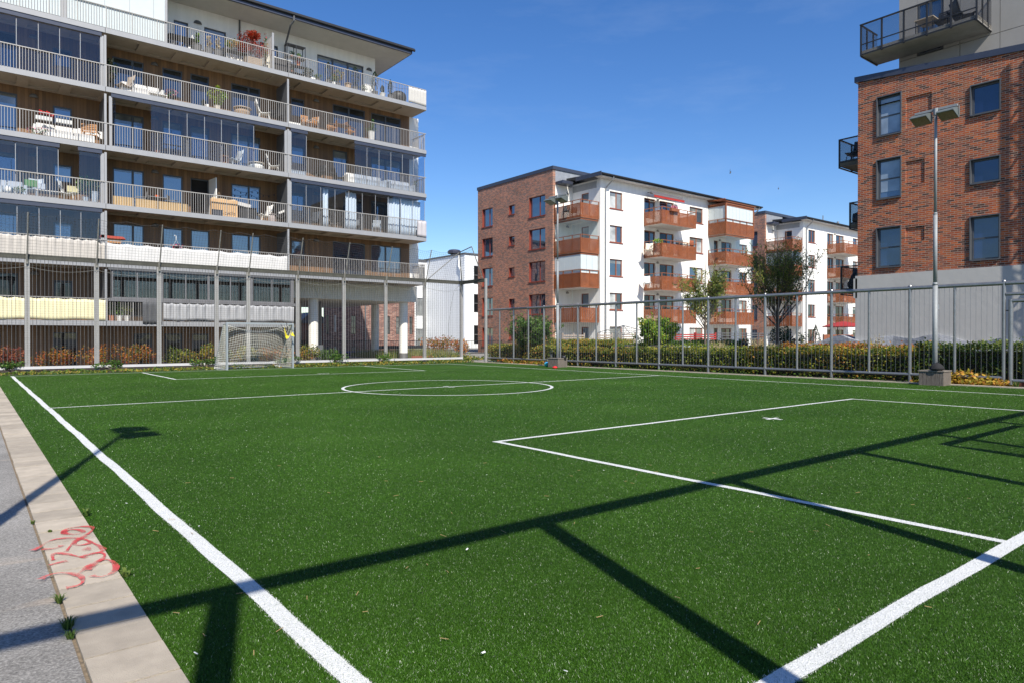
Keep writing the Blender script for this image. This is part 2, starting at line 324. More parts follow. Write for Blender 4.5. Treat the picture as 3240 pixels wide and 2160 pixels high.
segs = [((LX0,LY0),(LX0,LY1)), ((LX1,LY0),(LX1,LY1)), ((LX0-.05,LY0),(LX1+.05,LY0)), ((LX0-.05,LY1),(LX1+.05,LY1)), ((LX0,LC),(LX1,LC)),
        ((5.62,LY0),(5.62,7.37)), ((15.98,LY0),(15.98,7.37)), ((5.57,7.37),(16.03,7.37)),
        ((5.5,LY1),(5.5,25.2)), ((15.35,LY1),(15.35,25.2)), ((5.45,25.2),(15.4,25.2)),
        ((10.83,6.45),(11.17,6.45)), ((11.0,6.28),(11.0,6.62)), ((10.83,25.9),(11.3,25.9)), ((10.78,16.7),(10.98,16.7)), ((10.72,16.3),(10.92,16.3))]
def lwid(i): return .04 if i >= 11 else (LW if i in (0, 2) else .042)
lb = MB(); wob = lambda s: .006*math.sin(s*1.7)+.003*math.sin(s*4.1+1)
for i, (p, q) in enumerate(segs):
    p = Vector((*p,0)); q = Vector((*q,0)); L_ = (q-p).length; n = max(2, int(L_/.3)); d = (q-p).normalized(); s = Vector((-d.y,d.x,0)); hw = lwid(i)
    vs_ = []
    for k in range(n+1):
        t = p+d*(L_*k/n); o_ = wob(L_*k/n+i)*(1 if L_ > 2 else 0)
        vs_ += [t+s*(o_+hw+random.uniform(-.004,.004))+Vector((0,0,.004+.0004*(i%4))), t+s*(o_-hw+random.uniform(-.004,.004))+Vector((0,0,.004+.0004*(i%4)))]
    lb.add(vs_, [(2*k,2*k+1,2*k+3,2*k+2) for k in range(n)])
vs_ = []; n = 90
for k in range(n):
    a = 2*math.pi*k/n
    for rr in (cr+.042, cr-.042): vs_.append((cc[0]+rr*math.cos(a), cc[1]+rr*math.sin(a), .0062))
lb.add(vs_, [(2*k,2*k+1,(2*k+3)%(2*n),(2*k+2)%(2*n)) for k in range(n)])
struct(lb.build('pitch_lines', LINEP))
# turf fibres: real blades over the near part of the pitch
def blades(n, y_hi):
    d = 2.2*np.exp(rng.random(n)**1.25*math.log(30/2.2)); a = R(YAW)+(rng.random(n)-.5)*R(86)
    x = d*np.sin(a); y = d*np.cos(a); k = (x > .71) & (x < 22.8) & (y < y_hi) & (y > -.3); x, y, d = x[k], y[k], d[k]
    on = np.zeros(len(x), bool)
    for i, (p, q) in enumerate(segs):
        px, py = p; qx, qy = q; L_ = math.hypot(qx-px, qy-py); ux, uy = (qx-px)/L_, (qy-py)/L_
        t = np.clip((x-px)*ux+(y-py)*uy, 0, L_); o_ = .006*np.sin((t+i)*1.7)+.003*np.sin((t+i)*4.1+1) if L_ > 2 else 0
        dx = x-px-ux*t; dy = y-py-uy*t; sd_ = -uy*dx+ux*dy-o_
        on |= (np.abs(sd_) < lwid(i)+.006*rng.standard_normal(len(x))) & (np.abs(ux*dx+uy*dy) < .01) & (rng.random(len(x)) < .93)
    rr = np.hypot(x-cc[0], y-cc[1]); on |= np.abs(rr-cr) < .042
    n = len(x); h = (.004+.006*rng.random(n)); wd = .0009*np.maximum(1, d/5)*(.7+.6*rng.random(n)); th = rng.random(n)*2*math.pi; ln = h*(.25+.9*rng.random(n))
    ph = rng.random(n)*2*math.pi; base = np.stack([x, y, np.zeros(n)], 1)
    sx = np.stack([np.cos(th), np.sin(th), np.zeros(n)], 1)*wd[:,None]
    tip = base+np.stack([np.cos(ph)*ln, np.sin(ph)*ln, h], 1)
    v = np.stack([base-sx, base+sx, tip+sx*.5, tip-sx*.5], 1).reshape(-1,3); return v, np.arange(4*n).reshape(n,4), on
def blade_mat(name, tones, rough):
    m, nt, b = newmat(name); L = nt.links.new; g = N(nt, 'ShaderNodeNewGeometry'); k = len(tones)
    r = ramp(nt, [((i+.5)/k*.97, c) for i, c in enumerate(tones)]+[(.982, tones[-1]), (.991, (.45,.50,.40))]); L(g.outputs['Random Per Island'], r.inputs[0])  # last stop: rare near-white fibres, sun glints painted as colour
    pn = N(nt, 'ShaderNodeTexNoise', Scale=.45, Detail=7.0, Roughness=.7); L(coords(nt), pn.inputs['Vector']); pr = N(nt, 'ShaderNodeMapRange'); L(pn.outputs['Fac'], pr.inputs[0]); pr.inputs[1].default_value = .3; pr.inputs[2].default_value = .7; pr.inputs[3].default_value = .68; pr.inputs[4].default_value = 1.32
    pv = N(nt, 'ShaderNodeHueSaturation'); L(r.outputs[0], pv.inputs['Color']); L(pr.outputs[0], pv.inputs['Value']); L(pv.outputs[0], b.inputs['Base Color'])
    b.inputs['Roughness'].default_value = rough; b.inputs['Specular IOR Level'].default_value = .22; return m
BLG = blade_mat('turf_fibre', [(.012,.040,.002),(.020,.062,.003),(.031,.088,.005),(.045,.118,.009),(.066,.155,.018)], .38); BLW = blade_mat('white_turf_fibre', [(.42,.44,.42),(.56,.57,.56),(.66,.66,.66)], .6)
bv, bf, bon = blades(2300000, 30.9)
gr = mesh_obj('turf_fibres', bv, bf, [BLG, BLW], mi=bon.astype(np.int32)); tag(gr, 'short green plastic turf fibres of the near pitch', 'grass', kind='stuff')
# small white scraps on the turf
sb = MB()
for px, py in [(1270,980+60),(1530,2062),(1478,1735),(1790,2120),(2590,2040),(400,1590),(620,2064),(2330,1320),(1910,1486),(2440,1420),(1540,1500),(780,1360),(850,1380),(630,1662),(3186,1530),(2020,1170),(1400,1450),(100,1200),(2600,1560),(2210,1250)]:
    c = onZ(px, py, .025); s = .005+.004*random.random(); a = random.random()*3.14
    sb.obox(c, (s*2.4, s, .002), (.3, random.uniform(-.4,.4), a))
for k in range(70):
    d_ = 2.6+random.random()*6; a_ = R(YAW)+random.uniform(-.62,.62); c = Vector((d_*math.sin(a_), d_*math.cos(a_), .014))
    if c.x > .8: sb.obox(c, (.025+.03*random.random(), .003, .002), (0, random.uniform(-.2,.2), random.random()*3.14), 1)
tag(sb.build('paper_scraps', [M('scrap_white', (.7,.71,.72), .6), M('dry_straw', (.32,.22,.10), .9)]), 'tiny white paper scraps and dry straws scattered over the turf', 'litter', kind='stuff')
# paver edging and asphalt path
PAVE = M('pale_concrete_paver', (.365,.315,.25), .85, var=.16, vs=5.0, bump=.4, bs=180)
_nt = PAVE.node_tree; _b = _nt.nodes['Principled BSDF']; _src = _b.inputs['Base Color'].links[0].from_socket; _g = _nt.nodes.new('ShaderNodeNewGeometry'); _mr = _nt.nodes.new('ShaderNodeMapRange'); _mr.inputs[3].default_value = .84; _mr.inputs[4].default_value = 1.14
_hv = _nt.nodes.new('ShaderNodeHueSaturation'); _nt.links.new(_g.outputs['Random Per Island'], _mr.inputs[0]); _nt.links.new(_mr.outputs[0], _hv.inputs['Value']); _nt.links.new(_src, _hv.inputs['Color']); _nt.links.new(_hv.outputs[0], _b.inputs['Base Color'])
pb = MB(); y = -2.0; y = 3.49-.352*16
while y < 34:
    pb.box(.388+random.uniform(-.003,.003), .70, y+.008, y+.344, -.05, .012+random.uniform(-.002,.002)); y += .352
struct(pb.build('paver_edging', PAVE))
m, nt, b = newmat('grey_asphalt'); L = nt.links.new; co = coords(nt)
n1 = N(nt, 'ShaderNodeTexVoronoi', Scale=150.0); L(co, n1.inputs['Vector']); n2 = N(nt, 'ShaderNodeTexNoise', Scale=1.2, Detail=5.0); L(co, n2.inputs['Vector'])
n3 = N(nt, 'ShaderNodeTexNoise', Scale=70.0, Detail=5.0, Roughness=.8); L(co, n3.inputs['Vector'])
mx = N(nt, 'ShaderNodeMath', operation='MULTIPLY_ADD'); L(n2.outputs['Fac'], mx.inputs[0]); mx.inputs[1].default_value = .3; L(n3.outputs['Fac'], mx.inputs[2])
r = ramp(nt, [(.42, (.055,.052,.047)), (.62, (.18,.17,.155)), (.85, (.40,.38,.35))]); L(mx.outputs[0], r.inputs[0])
wn = N(nt, 'ShaderNodeTexNoise', Scale=.8, Detail=3.0); L(coords(nt, (.6,2.2,1)), wn.inputs['Vector']); sr = ramp(nt, [(.62, (0,0,0)), (.74, (.5,.5,.5))]); L(wn.outputs['Fac'], sr.inputs[0])
mm = N(nt, 'ShaderNodeMix', data_type='RGBA'); L(sr.outputs[0], mm.inputs['Factor']); L(r.outputs[0], mm.inputs['A']); mm.inputs['B'].default_value = (.5,.38,.26,1)
L(mm.outputs['Result'], b.inputs['Base Color']); b.inputs['Roughness'].default_value = .9
bp = N(nt, 'ShaderNodeBump', Strength=.9, Distance=.006); L(n3.outputs['Fac'], bp.inputs['Height']); L(bp.outputs[0], b.inputs['Normal']); ASPH = m
struct(MB().box(-14, .372, -12, 33.5, -.05, .003).build('asphalt_path', ASPH))
struct(MB().box(.389, .699, -4, 33, -.055, -.015).build('joint_bed', SOIL)); struct(MB().box(.372, .388, -4, 33, -.05, -.004).build('joint_strip', M('sandy_joint', (.17,.13,.085), .95, var=.4, vs=40, bump=.6, bs=60)))
struct(MB().box(22.9, 23.15, -3, 33, -.055, .03).build('kerb_strip', PAVE))
struct(MB().box(23.15, 27.2, -3, 32.4, -.055, -.01).build('planting_soil', SOIL))
struct(MB().box(-6, 23.15, 32.0, 38.6, -.055, -.012).build('planting_bed', SOIL))
# graffiti scrawl, sprayed flat on the pavers
m, nt, b = newmat('red_spray_paint'); L = nt.links.new
n = N(nt, 'ShaderNodeTexNoise', Scale=220.0, Detail=2.0); L(coords(nt), n.inputs['Vector']); n2 = N(nt, 'ShaderNodeTexNoise', Scale=14.0, Detail=2.0); L(coords(nt), n2.inputs['Vector'])
ad = N(nt, 'ShaderNodeMath', operation='ADD'); L(n.outputs['Fac'], ad.inputs[0]); L(n2.outputs['Fac'], ad.inputs[1])
r = ramp(nt, [(.42, (.15,.15,.15)), (.56, (.92,.92,.92))]); hf = N(nt, 'ShaderNodeMath', operation='MULTIPLY'); hf.inputs[1].default_value = .5; L(ad.outputs[0], hf.inputs[0]); L(hf.outputs[0], r.inputs[0])
b.inputs['Base Color'].default_value = (.52,.06,.06,1); b.inputs['Roughness'].default_value = .8; L(r.outputs[0], b.inputs['Alpha']); SPRAY = m
strokes = [[(335,136),(322,130),(335,124),(360,117),(400,118),(421,128),(400,138),(360,141),(322,135),(330,118),(360,108),(420,101),(460,104),(470,114),(450,135),(415,158),(378,180),(352,205),(335,228)],
 [(165,222),(200,205),(232,184),(280,166),(340,160),(400,161),(440,170),(458,182),(438,190),(400,196),(377,190),(384,172),(425,166),(470,184),(508,204),(524,220),(500,232),(455,240)],
 [(215,216),(262,214),(298,206),(312,197)], [(425,217),(445,206),(450,212),(436,222)], [(270,272),(266,246),(290,236),(350,243),(400,255),(436,259)], [(250,297),(290,286),(340,275)],
 [(405,255),(460,240),(510,234),(530,246),(510,270),(450,300),(410,330),(378,351)], [(440,322),(480,290),(530,268),(570,279),(588,310),(560,340),(510,355),(465,349)],
 [(205,368),(250,346),(310,336),(370,341),(410,355),(418,382),(390,400),(335,412)]]
gb = MB()
for si, st in enumerate(strokes):
    P = [onZ(x/1.6, 1600+y_/1.6, .0165+.0007*si) for x, y_ in st]; Q = []
    for i in range(len(P)-1):
        for t in range(5):
            p0, p1, p2, p3 = P[max(i-1,0)], P[i], P[i+1], P[min(i+2,len(P)-1)]; u = t/5
            Q.append(.5*((2*p1)+(p2-p0)*u+(2*p0-5*p1+4*p2-p3)*u*u+(3*p1-p0-3*p2+p3)*u**3))
    Q.append(P[-1]); k = len(Q); vs_ = []
    for i, q in enumerate(Q):
        d = (Q[min(i+1,k-1)]-Q[max(i-1,0)]); d.z = 0; d.normalize(); wd = .012+.006*math.sin(i*.35+si)+.003*random.random()
        if i in (0, k-1): wd *= 1.6
        s = Vector((-d.y,d.x,0))*wd; vs_ += [q+s, q-s]
    gb.add(vs_, [(2*i,2*i+1,2*i+3,2*i+2) for i in range(k-1)])
tag(gb.build('graffiti_scrawl', SPRAY), 'looping red spray paint scrawl on the pale concrete pavers', 'graffiti')
# weeds
L_WEED = leafmat('leaf_weed', [(.05,.10,.02),(.09,.17,.03),(.16,.22,.05)])
def tuft(loc, n, h, spread, label, wide=.004, mat=L_WEED, name='weed_tuft', cat='weed', group='weeds in the paving joints'):
    v = []; c = Vector(loc)
    for i in range(n):
        a = random.random()*6.28; r_ = spread*random.random()**.7; b0 = c+Vector((math.cos(a), math.sin(a), 0))*r_*.35; l = h*random.uniform(.5,1); k = random.uniform(.25,.9)
        d = Vector((math.cos(a), math.sin(a), 0)); s = Vector((-d.y, d.x, 0))*wide
        v += [b0-s, b0+s, b0+d*l*k*.45+Vector((0,0,l*.75))+s*.7, b0+d*l*k*.45+Vector((0,0,l*.75))-s*.7, b0+d*l*k*1.1+Vector((0,0,l*.8))]
    f = []
    for i in range(n): f += [(5*i,5*i+1,5*i+2,5*i+3), (5*i+3,5*i+2,5*i+4)]
    return tag(mesh_obj(name, v, f, mat), label, cat, group)
for (x, y_), n, h, sp, lab in [((300,490),46,.06,.035,'small bright green grass tuft beside the asphalt, nearer the graffiti'), ((345,618),70,.07,.06,'dark green grass tuft in the band of shadow at the asphalt edge'), ((357,668),40,.05,.05,'yellowing grass tuft just in front of the shadowed tuft'),
    ((435,48),26,.07,.05,'flat weed with jagged leaves at the turf edge behind the graffiti'), ((640,354),16,.06,.05,'light green leafy weed at the turf edge beside the graffiti'), ((255,133),18,.025,.04,'low weed in a paver joint under the graffiti loop'), ((165,88),14,.03,.03,'tiny weed at the asphalt edge above the graffiti')]:
    tuft(onZ(x/1.6, 1600+y_/1.6, .005), n, h, sp, lab, wide=.003 if 'grass' in lab else .009)

# ================================================================== BALL-CATCH FENCES
FB = 34.5; FH = 4.75
OLIVE = M('olive_beam', (.055,.055,.045), .8, var=.25, vs=5); ARM = M('weathered_arm', (.16,.155,.14), .7, var=.3, vs=20); BAR = M('pale_bottom_bar', (.46,.46,.47), .6, var=.06)
NETD = M('dark_net_cord', (.035,.036,.04), .9); NETL = M('pale_wire', (.26,.25,.24), .5, .5)
def fence_posts(parent, xs, Y, H):
    for x in xs:
        MB().box(x-.092, x-.018, Y-.05, Y+.05, 0, H).box(x+.018, x+.092, Y-.05, Y+.05, 0, H).box(x-.018, x+.018, Y-.02, Y+.02, 0, H-.02).build('post', POSTM, parent)
POSTM = M('grey_fence_post', (.28,.277,.272), .55, .1, var=.08, vs=4)
bf_ = thing('ball_fence', 'tall ball catch fence with netting and leaning arms behind the far goal', 'fence', (10.8, FB, 0))
FX = [-.75, 1.89, 4.36, 6.83, 9.34, 10.83, 13.33, 15.9, 18.43, 20.98, 23.6]
fence_posts(bf_, FX, FB, FH-.1)
MB().box(-4, 23.75, FB-.07, FB+.07, FH-.1, FH+.1).box(23.53, 23.67, 32.05, FB-.07, FH-.1, FH+.1).build('top_beam', OLIVE, bf_)
MB().box(-4, 23.6, FB-.18, FB-.08, .12, .23).build('bottom_bar', BAR, bf_)
MB().box(23.55, 23.69, 31.95, 32.05, 0, FH+.1).build('end_post', POSTM, bf_)
def arm_tip(x): return Vector((x, FB-.78, FH+1.72))
for x in FX[1:5]+FX[5:10]+FX[:1]:
    MB().tube([(x+.0, FB-.1, FH-.25), arm_tip(x)], .028, 6).box(x-.04, x+.04, FB-.13, FB-.075, FH-.3, FH+.12).build('arm', ARM, bf_)
ct = Vector((23.0, FB-.7, FH+1.75)); et = Vector((22.75, 32.2, FH+1.9))
MB().tube([(23.6, FB-.1, FH-.2), ct], .035, 6).tube([(23.6, 32.2, FH), et], .028, 6).tube([(21.05, FB-.1, FH), ct], .022, 6).tube([ct, et], .03, 6).build('arm', ARM, bf_)
nb = MB(); cell = .13; x = -3.0
def strip(mb, pts, w, m=0): mb.tube(pts, w, 3, m, caps=False)
def topz(x):
    ph = ((x-FX[1]) % 1.2)/1.2; return -.13*math.sin(math.pi*ph)
def net_pt(x, t):
    sag = .10*math.sin(math.pi*t)*abs(math.sin((x-1.9)*1.27)); return Vector((x, FB-.08-.70*t+sag, FH+.05+1.68*t+topz(x)*t*t))
while x < 23.1:
    strip(nb, [net_pt(x, t/7) for t in range(8)], .0038); x += cell
for j in range(15):
    t = j/14; strip(nb, [net_pt(-3+.3*k, t) for k in range(88)], .0038 if j < 14 else .007)
for k in range(10):
    t = k/9; a = Vector((23.6, FB-(FB-32.1)*t, FH)); b_ = ct.lerp(et, t); strip(nb, [a.lerp(b_, q/4) for q in range(5)], .0038)
for k in range(14):
    t = k/13; strip(nb, [Vector((23.6, FB, FH)).lerp(ct, t), Vector((23.6, 32.1, FH)).lerp(et, t)], .0038)
nb.build('ball_net', NETD, bf_)
nb = MB(); x = -3.0; k = 0
while x < 23.6:
    if min(abs(x-q) for q in FX) > .15: strip(nb, [(x, FB+.02, .25), (x, FB+.02, FH-.1)], .0085)
    x += .141
nb.build('wire_bars', NETL, bf_)
nb = MB(); z = .3
while z < FH-.1: strip(nb, [(-3, FB-.09, z), (23.6, FB-.09, z)], .0022); z += .10
x = -3.0
while x < 23.6: strip(nb, [(x, FB-.09, .28), (x, FB-.09, FH)], .0022); x += .10
nb.build('fine_net', NETD, bf_)
cb_ = MB()
for a, b_ in zip(FX[:-1], FX[1:]):
    P = [Vector((a+(b_-a)*t/8, FB-.1, FH-.42-.16*math.sin(math.pi*t/8))) for t in range(9)]; strip(cb_, P, .009)
strip(cb_, [(23.5, FB-.12, FH-.1), (23.0, FB-.12, FH-.5), (22.75, FB-.12, 3.2), (22.6, FB-.12, 2.2), (22.65, FB-.12, .4)], .009)
cb_.build('rope', M('slack_rope', (.12,.12,.115), .9), bf_)
nf = thing('ball_fence', 'tall grey ball catch fence along the near end, known by its long shadow', 'fence', (5, -.55, 0))
NX = [-5.4, -2.9, -.39, 1.94, 4.42, 7.12, 9.6, 12.1, 14.6, 17.1, 19.6, 22.1]
for x in NX: MB().box(x-.075, x-.015, -.59, -.51, 0, FH-.06).box(x+.015, x+.075, -.59, -.51, 0, FH-.06).box(x-.015,x+.015,-.57,-.53,0,FH-.07).build('post', POSTM, nf)
MB().box(-8, 23.6, -.61, -.49, FH-.06, FH+.06).build('top_beam', OLIVE, nf)

# ================================================================== TUBULAR STEEL FENCE ON THE RIGHT
fx = 23.75; rf = thing('steel_fence', 'shiny tubular steel fence with thin upright wires along the planting', 'fence', (fx, 20, 0))
HY = [9.12+2.555*k for k in range(10)]; HY = [6.57]+HY
for i, y in enumerate(HY):
    MB().tube([(fx,y,0), (fx,y,3.06)], .052, 12).lathe([(.075,0),(.075,.015)], (fx,y,.0), 12).lathe([(.055,0),(.04,.03),(.01,.04)], (fx,y,3.06), 12).build('post', STEEL, rf, smooth=False)
    if i < len(HY)-1: MB().tube([(fx,(y+HY[i+1])/2,.25), (fx,(y+HY[i+1])/2,2.98)], .042, 10).build('slim_post', STEEL, rf)
MB().tube([(fx,6.57,3.0), (fx,HY[-1]+.05,3.0)], .062, 12).build('top_rail', STEEL, rf)
MB().tube([(fx,6.57,.24), (fx,HY[-1],.24)], .05, 12).build('bottom_rail', STEEL, rf)
wb = MB(); y = 6.57
while y < HY[-1]: wb.tube([(fx,y,.24), (fx,y,3.0)], .0045, 4, caps=False); y += .1421
wb.build('wire_bars', STEEL, rf)
gt = thing('steel_gate', 'tubular steel gate leaf with thin wires beside the last heavy fence post', 'gate', (fx, 5.6, 0))
MB().tube([(fx,6.40,.05), (fx,6.40,2.52)], .06, 12).tube([(fx,6.40,2.48), (fx,4.6,2.48)], .055, 12).tube([(fx,6.40,.17), (fx,4.6,.17)], .05, 12).tube([(fx,4.6,.05), (fx,4.6,2.52)], .06, 12).build('gate_frame', STEEL, gt)
wb = MB()
for k in range(1, 12): wb.tube([(fx,6.40-.15*k,.17), (fx,6.40-.15*k,2.48)], .0055, 4, caps=False)
wb.build('wire_bars', STEEL, gt)
MB().tube([(fx,6.57,2.2), (fx,6.40,2.2)], .016, 6).tube([(fx,6.57,.5), (fx,6.40,.5)], .016, 6).build('hinge', BLACK, gt)
gp = thing('gate_portal', 'steel bars bridging the gate opening above the gate leaf', 'gate frame', (fx, 5, 0))
MB().tube([(fx,6.52,3.0), (fx,4.2,3.0)], .06, 12).tube([(fx,6.52,2.68), (fx,4.2,2.68)], .05, 12).tube([(fx,4.2,0), (fx,4.2,3.06)], .06, 12).build('portal_tube', STEEL, gp)
wb = MB()
for k in range(1, 15): wb.tube([(fx,6.52-.15*k,2.68), (fx,6.52-.15*k,3.0)], .0055, 4, caps=False)
wb.build('wire_bars', STEEL, gp)

# ================================================================== FLOODLIGHT POLES
LAMPB = M('lamp_housing', (.13,.15,.148), .55, .3, var=.2, vs=12); LAMPG = M('lamp_lens', (.11,.11,.06), .15, var=.3, vs=25)
def flood(loc, label, rz=0):
    t = thing('floodlight_pole', label, 'floodlight', loc, 'twin headed floodlight poles', rz)
    MB().tube([(0,0,0),(0,0,2.98)], .070, 14).tube([(0,0,2.98),(0,0,3.06)], [.077,.06], 14).tube([(0,0,3.0),(0,0,5.1)], .056, 14).tube([(0,0,5.1),(0,0,5.16)], [.06,.045], 14).tube([(0,0,5.12),(0,0,8.2)], .041, 14).build('pole', POLE, t, smooth=True, local=True)
    MB().obox((0,0,8.24), (.06,1.15,.06)).tube([(0,0,8.08),(0,0,8.28)], .07, 10).build('cross_arm', POLE, t, local=True)
    for sy in (-.36, .36):
        b = MB(); b.prism([(-.38,-.02),(-.38,-.06),(.28,-.06),(.28,.14),(.18,.27),(.0,.27),(-.2,.16)], 'Y', -.31, .31)
        b.xf(Matrix.Scale(.74,4)); b.xf(Matrix.Translation((-.10, sy, 7.98)) @ Matrix.Rotation(R(18),4,'Y'))
        h = b.build('lamp_head', LAMPB, t, local=True)
        g = MB(); g.box(-.35,.25,-.28,.28,-.075,-.062); g.xf(Matrix.Scale(.74,4)); g.xf(Matrix.Translation((-.10, sy, 7.98)) @ Matrix.Rotation(R(18),4,'Y')); g.build('lamp_lens', LAMPG, h, local=True)
        MB().tube([(0,sy-.26,7.95),(0,sy-.26,8.2),(0,sy+.26,8.2),(0,sy+.26,7.95)], .016, 6).build('bracket', LAMPB, t, local=True)
    return t
p1 = Vector((22.70, 8.02, 0)); p2 = Vector((22.25, 24.3, 0))
fl = flood(p1, 'twin headed floodlight pole rising in front of the red brick building')
dup(fl, p2, 'twin headed floodlight pole in front of the balconies near the far corner', rz=R(4))
dup(fl, (-.72, 3.92, 0), 'twin headed floodlight pole beside the asphalt path, known by its shadow', rz=math.pi)
MB().box(-.05,.05,-.0875,-.0865,2.25,2.4).box(-.03,.03,-.0875,-.0865,1.1,1.16).xf(Matrix.Translation(p1) @ Matrix.Rotation(R(55),4,'Z')).build('sticker', M('white_sticker', (.8,.8,.8), .6), fl)
def block(c, s, label, rz):
    t = thing('wooden_block', label, 'base block', c, 'weathered wooden blocks round the floodlight feet', rz)
    for q in range(4):
        b = MB(); n = 6
        for k in range(n):
            w_ = s/n; b.box(-s/2+k*w_+.004, -s/2+(k+1)*w_-.004, -s/2, -s/2+.035, 0, .41-.008*random.random())
        b.xf(Matrix.Rotation(math.pi/2*q,4,'Z')); b.build('side_boards', BLOCKM, t, local=True)
    MB().box(-s/2-.02,s/2+.02,-s/2-.02,s/2+.02,.412,.445).build('lid', BLOCKL, t, local=True)
    return t
BLOCKM = M('weathered_block', (.13,.11,.095), .9, var=.4, vs=6, stretch=(8,8,1), bump=.4, bs=40); BLOCKL = M('weathered_lid', (.17,.15,.13), .9, var=.25, vs=9)
block(p1, .66, 'weathered wooden block around the foot of the nearer floodlight pole', R(2)); block(p2, .66, 'weathered wooden block around the foot of the far floodlight pole', R(5))
def lump(name, c, r, mat, label, cat, seed, flat=.6):
    b = MB(); rr = random.Random(seed)
    b.lathe([(r*.55,0),(r*.95,r*.18*flat),(r,r*.4*flat),(r*.8,r*.85*flat),(r*.45,r*1.1*flat),(r*.1,r*1.25*flat)], (0,0,0), 12)
    b.v = [(x*(1+rr.uniform(-.22,.22)), y_*(1+rr.uniform(-.22,.22)), z*(1+rr.uniform(-.15,.2))) for x,y_,z in b.v]
    o = b.build(name, mat, smooth=True, local=True); o.location = c; return tag(o, label, cat)
bag = lump('drawstring_bag', p1+Vector((-.2,-.12,.447)), .19, M('black_cloth', (.012,.012,.014), .9, var=.4, vs=25), 'crumpled black bag lying on the wooden block against the pole', 'bag', 3, .9)
cap = thing('cap', 'black cap lying on the far wooden block', 'cap', p2+Vector((.18,-.25,.446)))
MB().lathe([(.11,0),(.115,.04),(.10,.085),(.06,.115),(.012,.125)], (0,0,0), 14).build('crown', BLACK, cap, smooth=True, local=True)
MB().prism([(-.09,-.06),(.09,-.06),(.08,-.16),(.03,-.19),(-.03,-.19),(-.08,-.16)], 'Z', .004, .014).build('peak', BLACK, cap, local=True)
m, nt, b = newmat('ball_gradient'); L = nt.links.new; g = N(nt, 'ShaderNodeTexCoord'); sp = N(nt, 'ShaderNodeSeparateXYZ'); L(g.outputs['Object'], sp.inputs[0])
r = ramp(nt, [(0, (.02,.45,.30)), (.12, (.02,.42,.40)), (.24, (.05,.25,.55))]); L(sp.outputs['Z'], r.inputs[0]); L(r.outputs[0], b.inputs['Base Color']); b.inputs['Roughness'].default_value = .35
b_ = MB(); rb = .125; b_.lathe([(rb*math.sin(math.pi*k/12)+.0005, rb-rb*math.cos(math.pi*k/12)) for k in range(13)], (0,0,0), 20); o = b_.build('play_ball', m, smooth=True, local=True); q = onZ(1730, 1159); o.location = (q.x, q.y, 0); tag(o, 'turquoise and green ball lying beside the far wooden block', 'ball')
o = lump('red_shirt', onZ(1756, 1164)*1, .12, M('red_cloth', (.55,.015,.02), .8, var=.3, vs=15), 'crumpled red shirt on the turf in front of the far wooden block', 'shirt', 5, .7)

# ================================================================== GOALS
GOALM = M('goal_aluminium', (.30,.33,.35), .5, .25, var=.08); NETW = M('white_goal_net', (.58,.57,.52), .9, var=.1)
def goal(loc, rz, label):
    t = thing('football_goal', label, 'goal', loc, 'small football goals', rz)
    W_, H_, D0, D1 = 1.55, 2.0, .35, 1.35
    for s in (-1, 1): MB().box(s*W_-.04, s*W_+.04, -.04, .04, 0, H_).build('goalpost', GOALM, t, local=True)
    MB().box(-W_-.04, W_+.04, -.04, .04, H_, H_+.08).build('crossbar', GOALM, t, local=True)
    for s in (-1, 1): MB().tube([(s*W_,.04,.03),(s*W_,D1,.03)], .025, 6).tube([(s*W_,.04,H_),(s*W_,D0,H_-.01),(s*W_,D1,.03)], .02, 6).build('side_stay', GOALM, t, local=True)
    MB().tube([(-W_,D1,.03),(W_,D1,.03)], .025, 6).build('ground_bar', GOALM, t, local=True)
    nb = MB(); nu, nv = 32, 24
    def bp(u, v): return Vector(((2*u-1)*W_, D0+(D1-D0)*v-.38*math.sin(math.pi*u)*math.sin(math.pi*min(1,v*1.02))**.8, (H_-.02)*(1-v)-.38*math.sin(math.pi*u)*(1-v)**.7*.8+.02))
    for i in range(nu+1): strip(nb, [bp(i/nu, j/12) for j in range(13)], .0065)
    for j in range(nv+1): strip(nb, [bp(i/16, j/nv) for i in range(17)], .0065)
    for s in (-1, 1):
        for j in range(nv+1):
            v = j/nv; strip(nb, [(s*W_, 0, (H_-.02)*(1-v)+.02), (s*(W_+.05), (D0+(D1-D0)*v)*.5, (H_-.02)*(1-v)+.0), (s*W_, D0+(D1-D0)*v, (H_-.02)*(1-v)+.02)], .0065)
        for k in range(14):
            q = k/13; strip(nb, [(s*W_, q*(D0+(D1-D0)*j/8), (H_-.02)*(1-j/8)+.02) for j in range(9)], .0065)
    for i in range(nu+1): strip(nb, [((2*i/nu-1)*W_, 0, H_), ((2*i/nu-1)*W_, D0*.5, H_-.06-.3*math.sin(math.pi*i/nu)), bp(i/nu, 0)], .0065)
    nb.build('goal_net', NETW, t, local=True)
    sk = MB()
    for s in (-1, 1): sk.obox((s*(W_-.12), D1-.1, .04), (.3,.1,.06), (0,.1,s*.5))
    sk.build('net_hem', PLASTW, t, local=True)
    return t
gl = goal((10.36, 31.2, 0), R(7), 'weathered white football goal with sagging net at the far end')
gn = dup(gl, (11.02, 1.52, 0), 'football goal at the near end, known by its shadow on the right', rz=math.pi)
yb = MB()
P = [(11.36,31.0,1.86),(11.40,31.02,1.66),(11.47,31.05,1.48),(11.54,31.07,1.40),(11.62,31.08,1.46),(11.68,31.1,1.60),(11.72,31.1,1.74)]
vs_ = []
for i, p in enumerate(P):
    wd = (.02,.05,.085,.095,.075,.05,.02)[i]; vs_ += [(p[0]-wd*.6,p[1]-.03,p[2]-wd*.8),(p[0],p[1]+.03*(-1)**i,p[2]-wd*.2),(p[0]+wd*.3,p[1],p[2]+wd*.6)]
